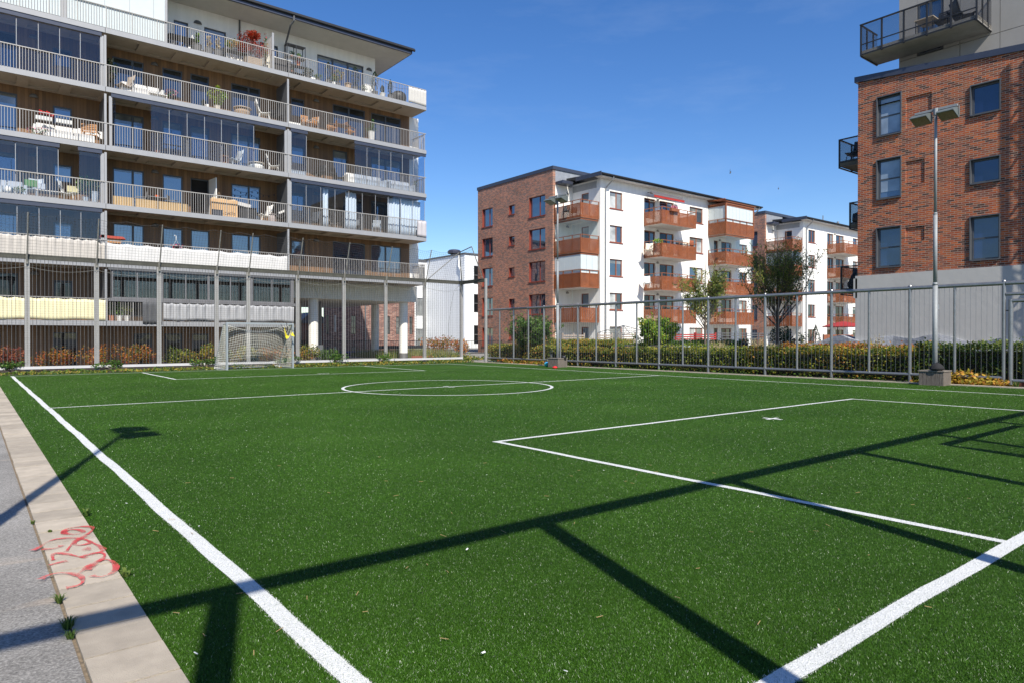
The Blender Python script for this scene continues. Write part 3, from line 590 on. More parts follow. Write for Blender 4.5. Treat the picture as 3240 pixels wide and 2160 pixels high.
yb.add(vs_, [(3*i+j,3*i+j+1,3*i+j+4,3*i+j+3) for i in range(6) for j in range(2)]); yb.prism([(11.66,1.50),(11.84,1.45),(11.73,1.66)], 'Y', 30.985, 31.0)
tag(yb.build('yellow_bib', M('yellow_cloth', (.75,.62,.03), .8, var=.15, vs=15)), 'yellow bib tangled in the goal net under the crossbar', 'bib')
sb = MB().tube([(11.2,31.0,2.02),(11.25,30.98,1.85),(11.9,31.2,1.72),(12.0,31.35,1.7)], .012, 5).tube([(11.5,31.1,2.1),(11.52,31.08,1.9),(11.55,31.1,1.75),(11.44,31.1,1.5)], .018, 5)
tag(sb.build('bungee_strap', BLACK), 'black elastic strap wound on the goal crossbar beside the bib', 'strap')
# ================================================================== WALLS AND WINDOWS
def T3(axis, pos, u, w_, z): return (u, pos+w_, z) if axis == 'Y' else (pos+w_, u, z)
def tbox(mb, axis, pos, u0, u1, w0, w1, z0, z1, m=0):
    if axis == 'Y': return mb.box(u0, u1, pos+w0, pos+w1, z0, z1, m)
    return mb.box(pos+w0, pos+w1, u0, u1, z0, z1, m)
def wall(mb, axis, pos, th, u0, u1, z0, z1, holes=(), m=0):
    """a wall of thickness TH whose outer face lies at POS (facing -axis), pierced by HOLES (u0,u1,z0,z1)"""
    hs = [(max(a,u0), min(b,u1), max(c,z0), min(d,z1)) for a,b,c,d in holes]; hs = [h for h in hs if h[1] > h[0] and h[3] > h[2]]
    us = sorted({u0,u1}|{h[0] for h in hs}|{h[1] for h in hs}); zs = sorted({z0,z1}|{h[2] for h in hs}|{h[3] for h in hs})
    q = lambda *p: mb.add([T3(axis,pos,*t) for t in p], [(0,1,2,3)], m)
    for a, b in zip(us[:-1], us[1:]):
        for c, d in zip(zs[:-1], zs[1:]):
            if any(h[0] <= a and b <= h[1] and h[2] <= c and d <= h[3] for h in hs): continue
            q((a,0,c),(b,0,c),(b,0,d),(a,0,d)); q((a,th,c),(a,th,d),(b,th,d),(b,th,c))
    for a,b,c,d in hs+[(u0,u1,z0,z1)]:
        q((a,0,c),(a,th,c),(a,th,d),(a,0,d)); q((b,0,c),(b,0,d),(b,th,d),(b,th,c)); q((a,0,c),(b,0,c),(b,th,c),(a,th,c)); q((a,0,d),(a,th,d),(b,th,d),(b,0,d))
    return mb
def window(parent, axis, pos, u0, u1, z0, z1, frame, panes, rec=.09, fw=.07, splits=(), hsplit=(), sill=None, blind=0, blindmat=None, name='window', side=None, sillout=.06):
    """frame (part) > panes, blinds, sill (sub-parts)"""
    fb = MB(); d0, d1 = rec, rec+.08
    tbox(fb,axis,pos,u0,u0+fw,d0,d1,z0,z1); tbox(fb,axis,pos,u1-fw,u1,d0,d1,z0,z1)
    tbox(fb,axis,pos,u0+fw,u1-fw,d0,d1,z1-fw,z1); tbox(fb,axis,pos,u0+fw,u1-fw,d0,d1,z0,z0+fw)
    xs = [u0+fw]
    for s in splits:
        c = u0+(u1-u0)*s; tbox(fb,axis,pos,c-fw*.75,c+fw*.75,d0,d1,z0+fw,z1-fw); xs += [c-fw*.75, c+fw*.75]
    xs.append(u1-fw)
    for s in hsplit:
        c = z0+(z1-z0)*s; tbox(fb,axis,pos,u0+fw,u1-fw,d0+.01,d1-.01,c-fw*.4,c+fw*.4)
    fo = fb.build(name, frame, parent)
    for i in range(0, len(xs), 2):
        pm = panes[(i//2) % len(panes)] if isinstance(panes, (list,tuple)) else panes
        tbox(MB(),axis,pos,xs[i],xs[i+1],d0+.035,d0+.05,z0+fw,z1-fw).build('pane', pm, fo)
        e = MB()                                                       # pale inner edge seal and a blind head inside the pane
        if blind:
            tbox(e,axis,pos,xs[i]+.02,xs[i+1]-.02,d0+.026,d0+.034,z1-fw-(z1-z0)*blind,z1-fw-.01); e.build('blind', blindmat or PANEG, fo)
    if sill: tbox(MB(),axis,pos,u0-.06,u1+.06,-sillout,rec+.02,z0-.07,z0-.002).build('sill', sill, fo)
    return fo
def dome_lamp(parent, x, y, z, mat=CHAR, r=.19):
    b = MB(); b.lathe([(r,0),(r*.95,.07),(r*.7,.15),(r*.3,.19),(.01,.2)], (0,0,0), 14)
    b.v = [(x+a, y-.02+min(0,q)*.7, z+c) for a,q,c in b.v]
    return b.build('wall_lamp', mat, parent, smooth=True)

# ================================================================== LEFT APARTMENT BUILDING
BY, WY = 39.2, 41.1
ZF = {0: -.85, 1: 2.24, 2: 5.16, 3: 8.08, 4: 11.0, 5: 13.92, 6: 16.84}     # walking level of each floor (top of fascia)
X1, X2, X3, XL, XW = 5.37, 14.62, 23.98, -1.6, 23.78
ab = thing('apartment_building', 'long grey balcony apartment building with brown timber walls behind the far goal', 'apartment building', (11, WY, 0))
# window columns: (x0,x1, above floor, head above floor, splits, blind)
COLS = {'A': (5.95,7.42,.28,2.28,(.64,)), 'B': (8.33,9.35,.75,2.28,()), 'C': (9.76,10.76,.05,2.3,()), 'D': (11.96,13.63,.28,2.28,(.6,)), 'E': (15.5,16.34,1.1,2.22,()),
        'F': (18.2,20.45,.28,2.4,(.5,)), 'G': (20.9,23.14,.6,2.4,(.48,)), 'H': (.9,1.9,.28,2.3,()), 'I': (3.35,4.15,1.15,2.05,())}
PROW = {5: PANE, 4: PANEB, 3: PANEB, 2: PANEB, 1: PANED}
for fl_ in (1,2,3,4,5):
    z0 = ZF[fl_]-.02; z1 = ZF[fl_+1]-.24; x1 = XW if fl_ >= 2 else 15.6
    hs = []
    for k, (a,b,lo,hi,sp) in COLS.items():
        if b > x1: continue
        if fl_ == 4 and k == 'F': a, b, sp = 18.2, 19.2, ()
        if fl_ == 3 and k == 'F': a, b, sp = 18.9, 20.3, ()
        hs.append((a, b, ZF[fl_]+lo, ZF[fl_]+hi, k, sp))
    wall(MB(), 'Y', WY, .25, XL, x1, z0, z1, [h[:4] for h in hs]).build('timber_wall', WOOD, ab)
    for a,b,c,d,k,sp in hs:
        if fl_ == 3 and k == 'C':                                      # the open door; a near-black sheet paints the unlit room behind it
            fo = window(ab,'Y',WY,a,b,c,d,DARKF,M('dark_room',(.006,.005,.005),.9),rec=.15,name='door_opening')
            dl = MB(); dl.box(0,.95,-.03,.03,0,d-c-.05); dl.xf(Matrix.Translation((b-.02,WY-.02,c+.03)) @ Matrix.Rotation(R(-82),4,'Z')); dl.build('open_door', PLASTW, ab)
            continue
        window(ab,'Y',WY,a,b,c,d,DARKF,PROW[fl_],rec=.03,splits=sp,blind={5:.36,4:.22,3:.05,2:0,1:0}[fl_] if k != 'I' else .1,blindmat=PANEG if fl_ != 5 else pane('pane_deep_blind',(.03,.03,.028),1.5), name='window' if lo > .3 else 'balcony_door')
    for lx in ((7.95, 17.1, 2.55) if fl_ >= 2 else (2.55,)): dome_lamp(ab, lx, WY, z1-.42, M('grey_lamp',(.13,.125,.12),.6))
wall(MB(), 'Y', WY, .25, XL, 15.6, ZF[0], ZF[1]-.24, [(3.3,4.35,-.7,1.68), (8.4,9.3,-.6,1.62), (9.8,10.7,-.6,1.62), (12.6,13.5,-.6,1.6), (.2,1.2,-.6,1.6), (6.9,7.8,-.6,1.62)]).build('timber_wall', WOOD, ab)
for a,b in ((3.3,4.35),(8.4,9.3),(9.8,10.7),(12.6,13.5),(.2,1.2),(6.9,7.8)): window(ab,'Y',WY,a,b,-.6,1.62 if a != 3.3 else 1.68,DARKF,PANED,rec=.05)
# white gable end and the setback top storey
MB().box(XW, 24.5, WY-.003, 55, 5.0, ZF[6]-.24).build('gable_wall', WHITE, ab)
ZT = 20.12
wall(MB(), 'Y', 41.5, .25, 8.3, 21.4, ZF[6], ZT, [(9.0,9.75,16.9,19.15),(10.6,11.8,16.9,19.2),(13.75,14.85,16.9,19.2),(17.35,20.55,16.9,19.4)]).build('top_storey_wall', WHITE, ab)
MB().box(21.4-.25, 21.4, 41.75, 53, ZF[6], ZT).build('top_storey_wall', WHITE, ab)
for a,b,d,sp in ((9.0,9.75,19.15,()),(10.6,11.8,19.2,()),(13.75,14.85,19.2,()),(17.35,20.55,19.4,(.33,.66))): window(ab,'Y',41.5,a,b,16.92,d,DARKF,PANEB,rec=.06,splits=sp,blind=.1)
dome_lamp(ab, 10.25, 41.5, 19.25, CHAR, .22); dome_lamp(ab, 20.95, 41.5, 19.2, CHAR, .2)
MB().prism([(39.45,ZT),(53.5,ZT),(53.5,ZT+.9),(39.45,ZT+.12)], 'X', 8.25, 22.9).build('roof', M('roof_soffit_concrete', (.52,.49,.44), .85, var=.06, vs=2), ab)
rb_ = MB(); rb_.box(8.2, 22.95, 39.32, 39.44, ZT+.02, ZT+.26).box(22.91, 22.99, 39.32, 53.5, ZT+.02, ZT+.3)
rb_.build('roof_fascia', ROOFM, ab); MB().tube([(8.2,39.26,ZT+.26),(23.15,39.26,ZT+.26)], .085, 8).build('gutter', ROOFB, ab)
MB().prism([(39.2,ZT+.3),(53.6,ZT+1.15),(53.6,ZT+1.2),(39.2,ZT+.36)], 'X', 8.2, 23.1).build('roof_cover', ROOFB, ab)
dp = Vector((15.0,39.28,ZT+.25)); MB().tube([dp, dp+Vector((0,0,-.35)), dp+Vector((-.1,.25,-.55)), Vector((15.25,41.4,19.3)), Vector((15.25,41.42,19.0)), Vector((15.25,41.42,16.9))], .055, 8).build('downpipe', CHAR, ab)
MB().tube([(12.55,41.44,ZT),(12.55,41.44,16.9)], .05, 8).build('downpipe', CHAR, ab)
MB().box(21.43,21.5,42.4,43.6,18.9,18.95).tube([(21.45,42.5,19.9),(22.3,43.0,18.9)], .03, 5).tube([(21.45,43.4,19.9),(22.3,43.0,18.9)], .03, 5).build('roof_bracket', BLACK, ab)
# frosted enclosure of the top left terrace
fg = MB().box(XL, 8.19, BY+.08, BY+.1, ZF[6]+.06, ZT-.3).build('frosted_glazing', FROST, ab)
fm = MB()
for x in (8.15, 3.65): fm.box(x-.06 if x > 8 else x-.14, x+.06 if x > 8 else x+.14, BY+.06, BY+.14, ZF[6], ZT)
for k in range(-1, 9): fm.box(XL+1.1*k+.35, XL+1.1*k+.37, BY+.07, BY+.08, ZF[6]+1.15, ZT-.3)
fm.box(XL, 8.2, BY+.05, BY+.15, ZT-.3, ZT-.1).build('mullion', ALU, fg)
MB().box(XL, 8.25, BY+.2, 53, ZT, ZT+.3).build('terrace_roof', ROOFM, ab)
MB().box(8.16, 8.22, BY+.15, 41.5, ZF[6], ZT-.02).build('terrace_screen', FROST, ab)
# slabs with coffered undersides, fascia, railings bay by bay
def slab(z, x0, x1):
    s = MB(); b0 = z-.24; hs = []; x = x0+.45
    while x+1.25 < x1: hs.append((x, x+1.25, BY+.45, WY-.25)); x += 1.72
    us = sorted({x0,x1}|{v for h in hs for v in h[:2]}); ys = sorted({BY+.03,WY}|({hs[0][2],hs[0][3]} if hs else set()))
    for a,b in zip(us[:-1],us[1:]):
        for c,d in zip(ys[:-1],ys[1:]):
            hz = b0+(.11 if any(h[0]<=a and b<=h[1] and h[2]<=c and d<=h[3] for h in hs) else 0); s.add([(a,c,hz),(a,d,hz),(b,d,hz),(b,c,hz)], [(0,1,2,3)])
    for a,b,c,d in hs:
        for (p,q) in (((a,c),(a,d)),((a,d),(b,d)),((b,d),(b,c)),((b,c),(a,c))): s.add([(*p,b0),(*q,b0),(*q,b0+.11),(*p,b0+.11)], [(0,1,2,3)])
    s.add([(x0,BY+.03,z-.03),(x1,BY+.03,z-.03),(x1,WY,z-.03),(x0,WY,z-.03)], [(0,1,2,3)]); s.add([(x1,BY+.03,b0),(x1,WY,b0),(x1,WY,z-.03),(x1,BY+.03,z-.03)], [(0,1,2,3)])
    return s.build('balcony_slab', SOFFIT, ab)
def railing(parent, x0, x1, z, side=None, h=1.12, pitch=.115):
    r_ = MB(); r_.box(x0+.01, x1-.01, BY, BY+.05, z+h-.04, z+h)
    x = x0+.05; k = 0
    while x < x1-.02:
        wd = .008 if k % 10 else .018; r_.box(x-wd, x+wd, BY+.012, BY+.04, z+.02, z+h-.04); x += pitch; k += 1
    if side:
        r_.box(x1-.06, x1-.01, BY+.05, WY-.1, z+h-.04, z+h); y = BY+.15
        while y < WY-.15: r_.box(x1-.045, x1-.02, y-.011, y+.011, z+.02, z+h-.04); y += pitch
    return r_.build('railing', RAIL, parent)
SL = {}
for fl_ in range(1, 7):
    x1 = X3 if fl_ >= 2 else 15.0
    s = slab(ZF[fl_], XL, x1+ (.02 if fl_ < 2 else .03)); SL[fl_] = s
    fb = MB()
    for a,b in ((XL,X1),(X1,X2),(X2,X3)):
        if b > x1 and fl_ < 2: continue
        fb.box(a+.012, b-.008, BY-.015, BY+.03, ZF[fl_]-.245, ZF[fl_]+.005)
    if fl_ >= 2: fb.box(X3-.008, X3+.035, BY+.03, WY-.01, ZF[fl_]-.245, ZF[fl_]+.005)
    fb.build('fascia', ALU, s)
    for a,b in ((XL,X1),(X1,X2),(X2,X3)):
        if b > x1 and fl_ < 2: continue
        railing(s, a, b, ZF[fl_], side=(b == X3))
MB().box(8.25, 24.0, BY+.03, 41.5, ZF[6]-.03, ZF[6]-.001).build('terrace_floor', M('terrace_tiles', (.33,.32,.30), .8), ab)
# partition panels between the flats and slim posts at the bay joints
def partition(fl_, x, full=True):
    z0, z1 = ZF[fl_]+.03, ZF[fl_+1]-.3; p = MB().box(x-.025, x+.025, BY+.1, WY-.02, z0, z1-.12).build('partition_panel', CHAR, ab)
    MB().box(x-.05, x+.05, BY+.02, BY+.1, ZF[fl_], z1-.05).build('edge_post', ALU, p)
for f_, x in ((5,X1),(4,X1),(3,X1),(2,X1),(1,X1),(5,X2),(4,X2),(3,X2),(2,X2)): partition(f_, x)
pt = MB().box(13.72, 13.77, BY+.1, 41.45, ZF[6]+.03, ZF[6]+1.95).build('partition_panel', M('pale_screen',(.5,.49,.47),.8), ab); MB().box(13.69,13.8,BY+.03,BY+.1,ZF[6],ZF[6]+2.1).build('edge_post', ALU, pt)
# frameless balcony glazing
def glazing(fl_, x0, x1, openings=(), pw=.88, side=False, post0=True, post1=True, mat=None):
    z0, z1 = ZF[fl_]+.05, ZF[fl_+1]-.42; gp_ = MB(); mu = MB()
    n = max(1, round((x1-x0)/pw)); w_ = (x1-x0)/n
    for k in range(n):
        a, b = x0+k*w_, x0+(k+1)*w_; c = (a+b)/2
        if any(o[0] < c < o[1] for o in openings): continue
        gp_.box(a+.012, b-.012, BY+.115, BY+.123, z0, z1)
        mu.box(b-.012, b+.012, BY+.11, BY+.128, z0, z1-.1)
    if side: gp_.box(x1-.01, x1-.002, BY+.13, WY-.1, z0, z1)
    g = gp_.build('balcony_glazing', mat or GLASS, ab)
    mu.box(x0, x1, BY+.05, BY+.16, z1, z1+.18); mu.box(x0, x1, BY+.09, BY+.15, z0-.05, z0)
    if post0: mu.box(x0-.14, x0, BY+.05, BY+.15, ZF[fl_], z1)
    if post1: mu.box(x1, x1+.14, BY+.05, BY+.15, ZF[fl_], z1)
    mu.build('glazing_frame', ALU, g); MB().box(x0-.1, x1+.1, BY+.0, BY+.16, z1+.18, z1+.2).box(x0-.05,x1+.05,BY+.02,BY+.05,z1-.03,z1+.18).build('glazing_head', ROOFM, g)
    for (a,b) in openings:                                               # leaves folded aside
        st = MB()
        for q in range(3): st.box(a+.05+.05*q, a+.058+.05*q, BY+.14, BY+.85, z0, z1)
        st.build('folded_pane', GLASS, g)
    return g
glazing(5, XL, X1-.2, post0=False); glazing(3, XL, 3.4, post0=False, post1=False); glazing(3, 4.25, X1-.2, post0=False); glazing(2, XL, X1-.2, post0=False)
glazing(4, X1+.3, X2-.2, [(X1+.3,7.5),(12.6,X2-.2)]); glazing(4, X2+.2, 15.75, pw=.8, post1=False); glazing(4, 18.85, X3-.06, side=True, post0=False, post1=False); glazing(3, X2+.2, X3-.06, side=True, post1=False)
# dark sash glazing of the first floor
g1 = MB(); gm = MB(); z0, z1 = ZF[1]+1.15, ZF[2]-.36; x = X1+.25
while x < 14.9:
    b = min(x+2.3, 14.95); g1.box(x+.06, b-.06, BY+.09, BY+.1, z0+.06, z1-.06)
    gm.box(x,x+.06,BY+.06,BY+.14,z0,z1).box(b-.06,b-.002,BY+.06,BY+.14,z0,z1).box(x+.06,b-.062,BY+.06,BY+.14,z1-.06,z1).box(x+.06,b-.062,BY+.06,BY+.14,z0,z0+.06); gm.box((x+b)/2-.03,(x+b)/2+.03,BY+.07,BY+.13,z0+.06,z1-.06); x += 2.3
gg = g1.build('sash_glazing', clear_glass('dark_balcony_glass', (.55,.58,.62), 1.9), ab); gm.box(X1+.1,15.05,BY-.03,BY+.16,z0-.16,z0-.002).build('glazing_frame', M('grey_sash',(.13,.13,.14),.6), gg)
MB().box(X1+.1,15.0,BY+.0,BY+.14,z1+.002,ZF[2]-.26).build('glazing_head', CHAR, gg)
# open passage under the right half: edge beam, soffit, side wall, round columns
BEAM = M('grey_green_concrete', (.70,.67,.59), .85, var=.08, vs=1.5, bump=.2)
MB().box(15.62, 24.4, WY+.1, WY+.4, 3.86, ZF[2]-.24).build('edge_beam', BEAM, ab); MB().box(15.62, 24.4, WY+.4, 55, 3.9, 4.2).build('passage_soffit', M('pale_soffit', (.62,.57,.48), .8), ab)
MB().box(15.3, 15.6, WY+.02, 55, -.9, ZF[2]-.24).build('passage_wall', M('passage_render',(.36,.34,.30),.85,var=.1), ab); MB().box(24.15,24.4,WY+.4,55,4.2,5.0).build('edge_beam', BEAM, ab)
COLM = M('pale_column', (.78,.76,.71), .6, var=.05); COLB = M('steel_column_base', (.24,.23,.22), .4, .6, var=.15)
for x, y in ((17.2,41.85),(23.75,41.85),(24.0,46.6),(18.6,48.2)):
    cmesh = MB().lathe([(.30,.35),(.30,3.86)], (x,y,0), 24).build('column', COLM if y < 44 else M('shaded_column',(.62,.60,.55),.7), ab, smooth=False); MB().lathe([(.305,-.3),(.305,.35)], (x,y,0), 24).build('column_base', COLB, cmesh)  # rear columns: darker copy of the column colour, shade painted in
MB().box(18.2,18.9,44.5,44.9,-.3,3.86).build('pier', CHAR, ab)
MB().box(XL, 24.5, 54.8, 55, 4.2, ZF[6]).build('rear_wall', WHITE, ab); MB().box(XL,21.4,53,53.2,ZF[6],ZT).build('rear_wall', WHITE, ab)
MB().box(XL-.2, XL, BY+.1, 55, -.9, ZT).build('party_wall', WHITE, ab)
MB().box(XL, 15.3, 54.8, 55, -.9, 4.2).build('rear_wall', WHITE, ab)
struct(MB().box(15.6, 60, 38.6, 58, -.055, -.03).build('passage_paving', M('passage_stone', (.20,.195,.185), .9, var=.15, vs=3)))

# ------------------------------------------------------------------ cloths on the railings
def cloth(name, x0, x1, z0, z1, y, mat, label, cat='privacy screen', wav=.05, pit=.34, hem=.03, group=None, hang=0, seed=0):
    rr = random.Random(seed); nx = max(8, int((x1-x0)/.045)); nz = 6; v = []; ph = rr.random()*6
    sc = [rr.uniform(.6,1.4) for _ in range(400)]
    for s in (0, 1):
        for i in range(nx+1):
            x = x0+(x1-x0)*i/nx; a = sc[int((x-x0)/pit) % 400]
            for j in range(nz+1):
                t = j/nz; zt = z1-hem*abs(math.sin(math.pi*(x-x0)/pit))*a-hang*math.sin(math.pi*min(1,max(0,(x-x0)/(x1-x0)))); zb = z0+hem*.6*math.sin(3*x+ph)
                v.append((x, y-s*.008-wav*a*(.5+.5*math.sin(2*math.pi*(x-x0)/pit+ph+.5*math.sin(t*3)))*(.4+.6*t), zb+(zt-zb)*t))
    K = (nz+1); S = K*(nx+1); f = []
    for i in range(nx):
        for j in range(nz):
            a = i*K+j; f += [(a,a+1,a+K+1,a+K), (S+a,S+a+K,S+a+K+1,S+a+1)]
    for i in range(nx): f += [(i*K,i*K+K,S+i*K+K,S+i*K), (i*K+nz,S+i*K+nz,S+i*K+K+nz,i*K+K+nz)]
    return tag(mesh_obj(name, v, f, mat, smooth=True), label, cat, group)
Yc = BY-.02
cloth('railing_cloth', XL, X1-.35, ZF[2]+.02, ZF[2]+1.05, Yc, FABB, 'pleated beige cloth tied to the left railing above the ball fence beam', hem=.05, seed=1)
cloth('railing_cloth', X1-.34, X1-.06, ZF[2]+.0, ZF[2]+.98, Yc-.01, FABB, 'loose crumpled end of the beige railing cloth', wav=.12, pit=.2, hem=.09, seed=2)
cloth('railing_cloth', X1+.05, X2-.1, ZF[2]+.0, ZF[2]+.98, Yc, FABW, 'long white sheet tied along the middle railing above the ball fence beam', wav=.03, pit=.9, hem=.05, seed=3)
cloth('railing_cloth', XL, X1-.04, ZF[1]+.02, ZF[1]+1.05, Yc, FABY, 'pale yellow cloth along the lowest left railing', wav=.03, pit=.55, hem=.04, seed=4)
cloth('railing_cloth', 7.95, 14.9, ZF[1]+.06, ZF[1]+.98, Yc, FABG, 'draped light grey cloth along the lowest middle railing', wav=.09, pit=.42, hem=.05, seed=5)
cloth('hanging_towel', 7.0, 7.9, ZF[1]-.14, ZF[1]+1.02, Yc-.02, FABD, 'dark grey towel hung over the lowest railing beside the grey cloth', 'towel', wav=.07, pit=.27, hem=.03, seed=6)
cloth('railing_cloth', 22.62, X3-.02, ZF[6]+.02, ZF[6]+1.05, Yc, M('off_white_cloth',(.46,.445,.42),.9,var=.05), 'off white cloth on the right end of the top terrace railing', wav=.03, pit=.22, hem=.03, seed=7)
cloth('railing_cloth', 23.25, X3-.01, ZF[3]+.02, ZF[3]+1.08, Yc-.012, M('lilac_grey_cloth',(.42,.40,.42),.9,var=.05), 'lilac grey cloth at the right end of the curtained balcony railing', wav=.05, pit=.3, hem=.03, seed=8)
CURT = M('white_curtain', (.78,.80,.79), .9, var=.04, vs=3)
for i, (a,b,lab) in enumerate(((16.9,17.25,'narrow tied white curtain, leftmost behind the glazed corner balcony'),(18.35,19.1,'wide white curtain with a knot behind the glazed corner balcony'),(21.3,22.15,'white curtain drawn beside the end pleats of the glazed corner balcony'),(22.25,23.75,'broad pleated white curtain at the right end of the glazed corner balcony'))):
    cloth('curtain', a, b, ZF[3]+.08, ZF[3]+2.4, BY+.45, CURT, lab, 'curtain', wav=.09, pit=.2, hem=.01, group='curtains of the glazed balcony', seed=20+i)
# ================================================================== THINGS ON THE BALCONIES (each stands on its slab)
def shell_chair(loc, rz, mat, label, group=None, name='lounge_chair', cat='chair', s=1.):
    t = thing(name, label, cat, loc, group, rz)
    b = MB(); prof = [(-.32,.40),(-.12,.33),(.14,.30),(.24,.42),(.34,.80),(.40,1.0)]
    vs_ = []
    for k in range(5):
        u = (k/4-.5)*.66; lift = .05*abs(k/4-.5)*2
        for (y,z) in prof: vs_ += [(u*s, y*s, (z+lift)*s), (u*s, (y+.03)*s, (z+lift-.03)*s)]
    n = len(prof)*2; f = []
    for k in range(4):
        for i in range(len(prof)-1):
            a = k*n+2*i; f += [(a,a+n,a+n+2,a+2), (a+1,a+3,a+n+3,a+n+1)]
        f += [(k*n, k*n+1, k*n+n+1, k*n+n), (k*n+n-2, k*n+2*n-2, k*n+2*n-1, k*n+n-1)]
    f += [(2*i, 2*i+2, 2*i+3, 2*i+1) for i in range(len(prof)-1)]+[(4*n+2*i, 4*n+2*i+1, 4*n+2*i+3, 4*n+2*i+2) for i in range(len(prof)-1)]
    b.add(vs_, f); b.build('seat_shell', mat, t, local=True, smooth=True)
    for sx in (-.26,.26):
        for sy in (-.22,.22): MB().tube([(sx*s,sy*s,.33*s),(sx*1.15*s,sy*1.3*s,0)], .018, 6).build('leg', mat, t, local=True)
    return t
def frame_chair(loc, rz, frame, seat, label, group=None, name='garden_chair'):
    t = thing(name, label, 'chair', loc, group, rz)
    MB().box(-.24,.24,-.24,.24,.42,.46).build('seat', seat, t, local=True)
    b = MB()
    for k in range(5): b.box(-.24,.24,.235+.012*k,.26+.012*k,.55+.085*k,.61+.085*k)
    b.build('backrest', seat, t, local=True)
    for sx in (-.24,.24):
        MB().tube([(sx,-.22,0),(sx,-.22,.64)], .016, 6).build('leg', frame, t, local=True); MB().tube([(sx,.22,0),(sx,.24,.45),(sx,.30,.95)], .016, 6).build('leg', frame, t, local=True)
        MB().box(sx-.03,sx+.03,-.25,.27,.63,.66).build('armrest', frame, t, local=True)
    return t
def sofa(loc, L_, label, rz=0, base=PLASTW, cush=FABW, h=.72):
    t = thing('outdoor_sofa', label, 'sofa', loc, None, rz)
    MB().box(-L_/2,L_/2,-.36,.36,.08,.26).build('base', base, t, local=True); n = max(1, round(L_/.75)); w_ = (L_-.24)/n
    for k in range(n):
        x = -L_/2+.12+w_*k; b = MB(); b.box(x+.02,x+w_-.02,-.34,.2,.262,.42); b.build('seat_cushion', cush, t, local=True)
        b = MB(); b.obox((x+w_/2,.25,.56),(w_-.05,.16,.40),(R(-12),0,0)); b.build('back_cushion', cush, t, local=True)
    for s in (-1,1): MB().box(s*L_/2-.12*(s>0),s*L_/2+.12*(s<0),-.36,.36,.262,.55).build('arm', base, t, local=True)
    MB().box(-L_/2+.122,L_/2-.122,.34,.40,.262,h).build('back', base, t, local=True)
    return t
def table(loc, w_, d, h, mat, label, leg=None, rnd=False, rz=0, name='balcony_table'):
    t = thing(name, label, 'table', loc, None, rz); leg = leg or mat
    if rnd:
        MB().lathe([(w_/2,0),(w_/2,.03)], (0,0,h-.03), 20).build('table_top', mat, t, local=True); MB().lathe([(w_/2*.8,0),(w_/2*.9,h*.5),(w_/2*.75,h-.032)], (0,0,0), 14).build('base', leg, t, local=True)
    else:
        MB().box(-w_/2,w_/2,-d/2,d/2,h-.035,h).build('table_top', mat, t, local=True)
        for sx in (-1,1):
            for sy in (-1,1): MB().tube([(sx*(w_/2-.05),sy*(d/2-.05),0),(sx*(w_/2-.05),sy*(d/2-.05),h-.035)], .02, 6).build('leg', leg, t, local=True)
    return t
def potplant(loc, potr, poth, potm, crown, leafm, label, n=220, size=.09, cat='potted plant', name='potted_plant', stems=5, flowers=None, up=.4, seed=0):
    """crown: list of (dx,dy,z,rx,rz)"""
    t = thing(name, label, cat, loc)
    MB().lathe([(potr*.75,0),(potr,poth*.95),(potr*1.06,poth*.95),(potr*1.06,poth),(potr*.9,poth),(potr*.88,poth-.04)], (0,0,0), 16).build('pot', potm, t, local=True)
    sb = MB()
    for k in range(stems):
        c = crown[k % len(crown)]; sb.tube([(random.uniform(-.03,.03),random.uniform(-.03,.03),poth-.05),(c[0]*.6+random.uniform(-.5,.5)*c[3],c[1]*.6+random.uniform(-.3,.3)*c[3],c[2])], .01, 4)
    sb.build('stems', TRUNKM, t, local=True)
    P = np.concatenate([ball_pts((c[0],c[1],c[2]), (c[3],c[3]*.8,c[4]), max(20, int(n/len(crown))), .25) for c in crown])
    leaves('foliage', P, size, leafm, t, up=up, local=True, seed=seed)
    if flowers:
        c = crown[0]; leaves('flowers', ball_pts((c[0],c[1],c[2]+c[4]*.3), (c[3],c[3]*.8,c[4]), flowers[1], .8), size*.9, flowers[0], t, up=.8, asp=.9, local=True)
    return t
def conifer(loc, h, r, potm, label, n=420, pot=.18):
    t = thing('potted_conifer', label, 'potted conifer', loc)
    MB().lathe([(pot*.75,0),(pot,.3),(pot*1.07,.3),(pot*1.07,.34),(pot*.8,.34)], (0,0,0), 14).build('pot', potm, t, local=True); MB().tube([(0,0,.3),(0,0,h*.9)], .02, 5).build('trunk', TRUNKM, t, local=True)
    z = rng.random(n)**.8; rr = r*(np.sin(np.pi*np.clip(z*.93+.07,0,1))**.75)*(.75+.3*rng.random(n)); a = rng.random(n)*6.283
    leaves('crown', np.stack([rr*np.cos(a), rr*np.sin(a), .34+z*(h-.34)], 1), .09, L_DARK, t, up=-.2, asp=.35, local=True); return t
def cabinet(loc, w_, d, h, mat, label, name='storage_cabinet', doors=2, top=None, rz=0):
    t = thing(name, label, 'cabinet', loc, None, rz); MB().box(-w_/2,w_/2,-d/2,d/2,.04,h-.03).build('body', mat, t, local=True); MB().box(-w_/2-.02,w_/2+.02,-d/2-.02,d/2+.02,h-.03,h).build('top', top or mat, t, local=True)
    for k in range(doors):
        a = -w_/2+w_*k/doors+.015; b = -w_/2+w_*(k+1)/doors-.015; dd = MB().box(a,b,-d/2-.018,-d/2-.001,.08,h-.07).build('door', mat, t, local=True); MB().box(b-.06,b-.04,-d/2-.03,-d/2-.0185,h*.5,h*.62).build('handle', BLACK, dd, local=True)
    return t
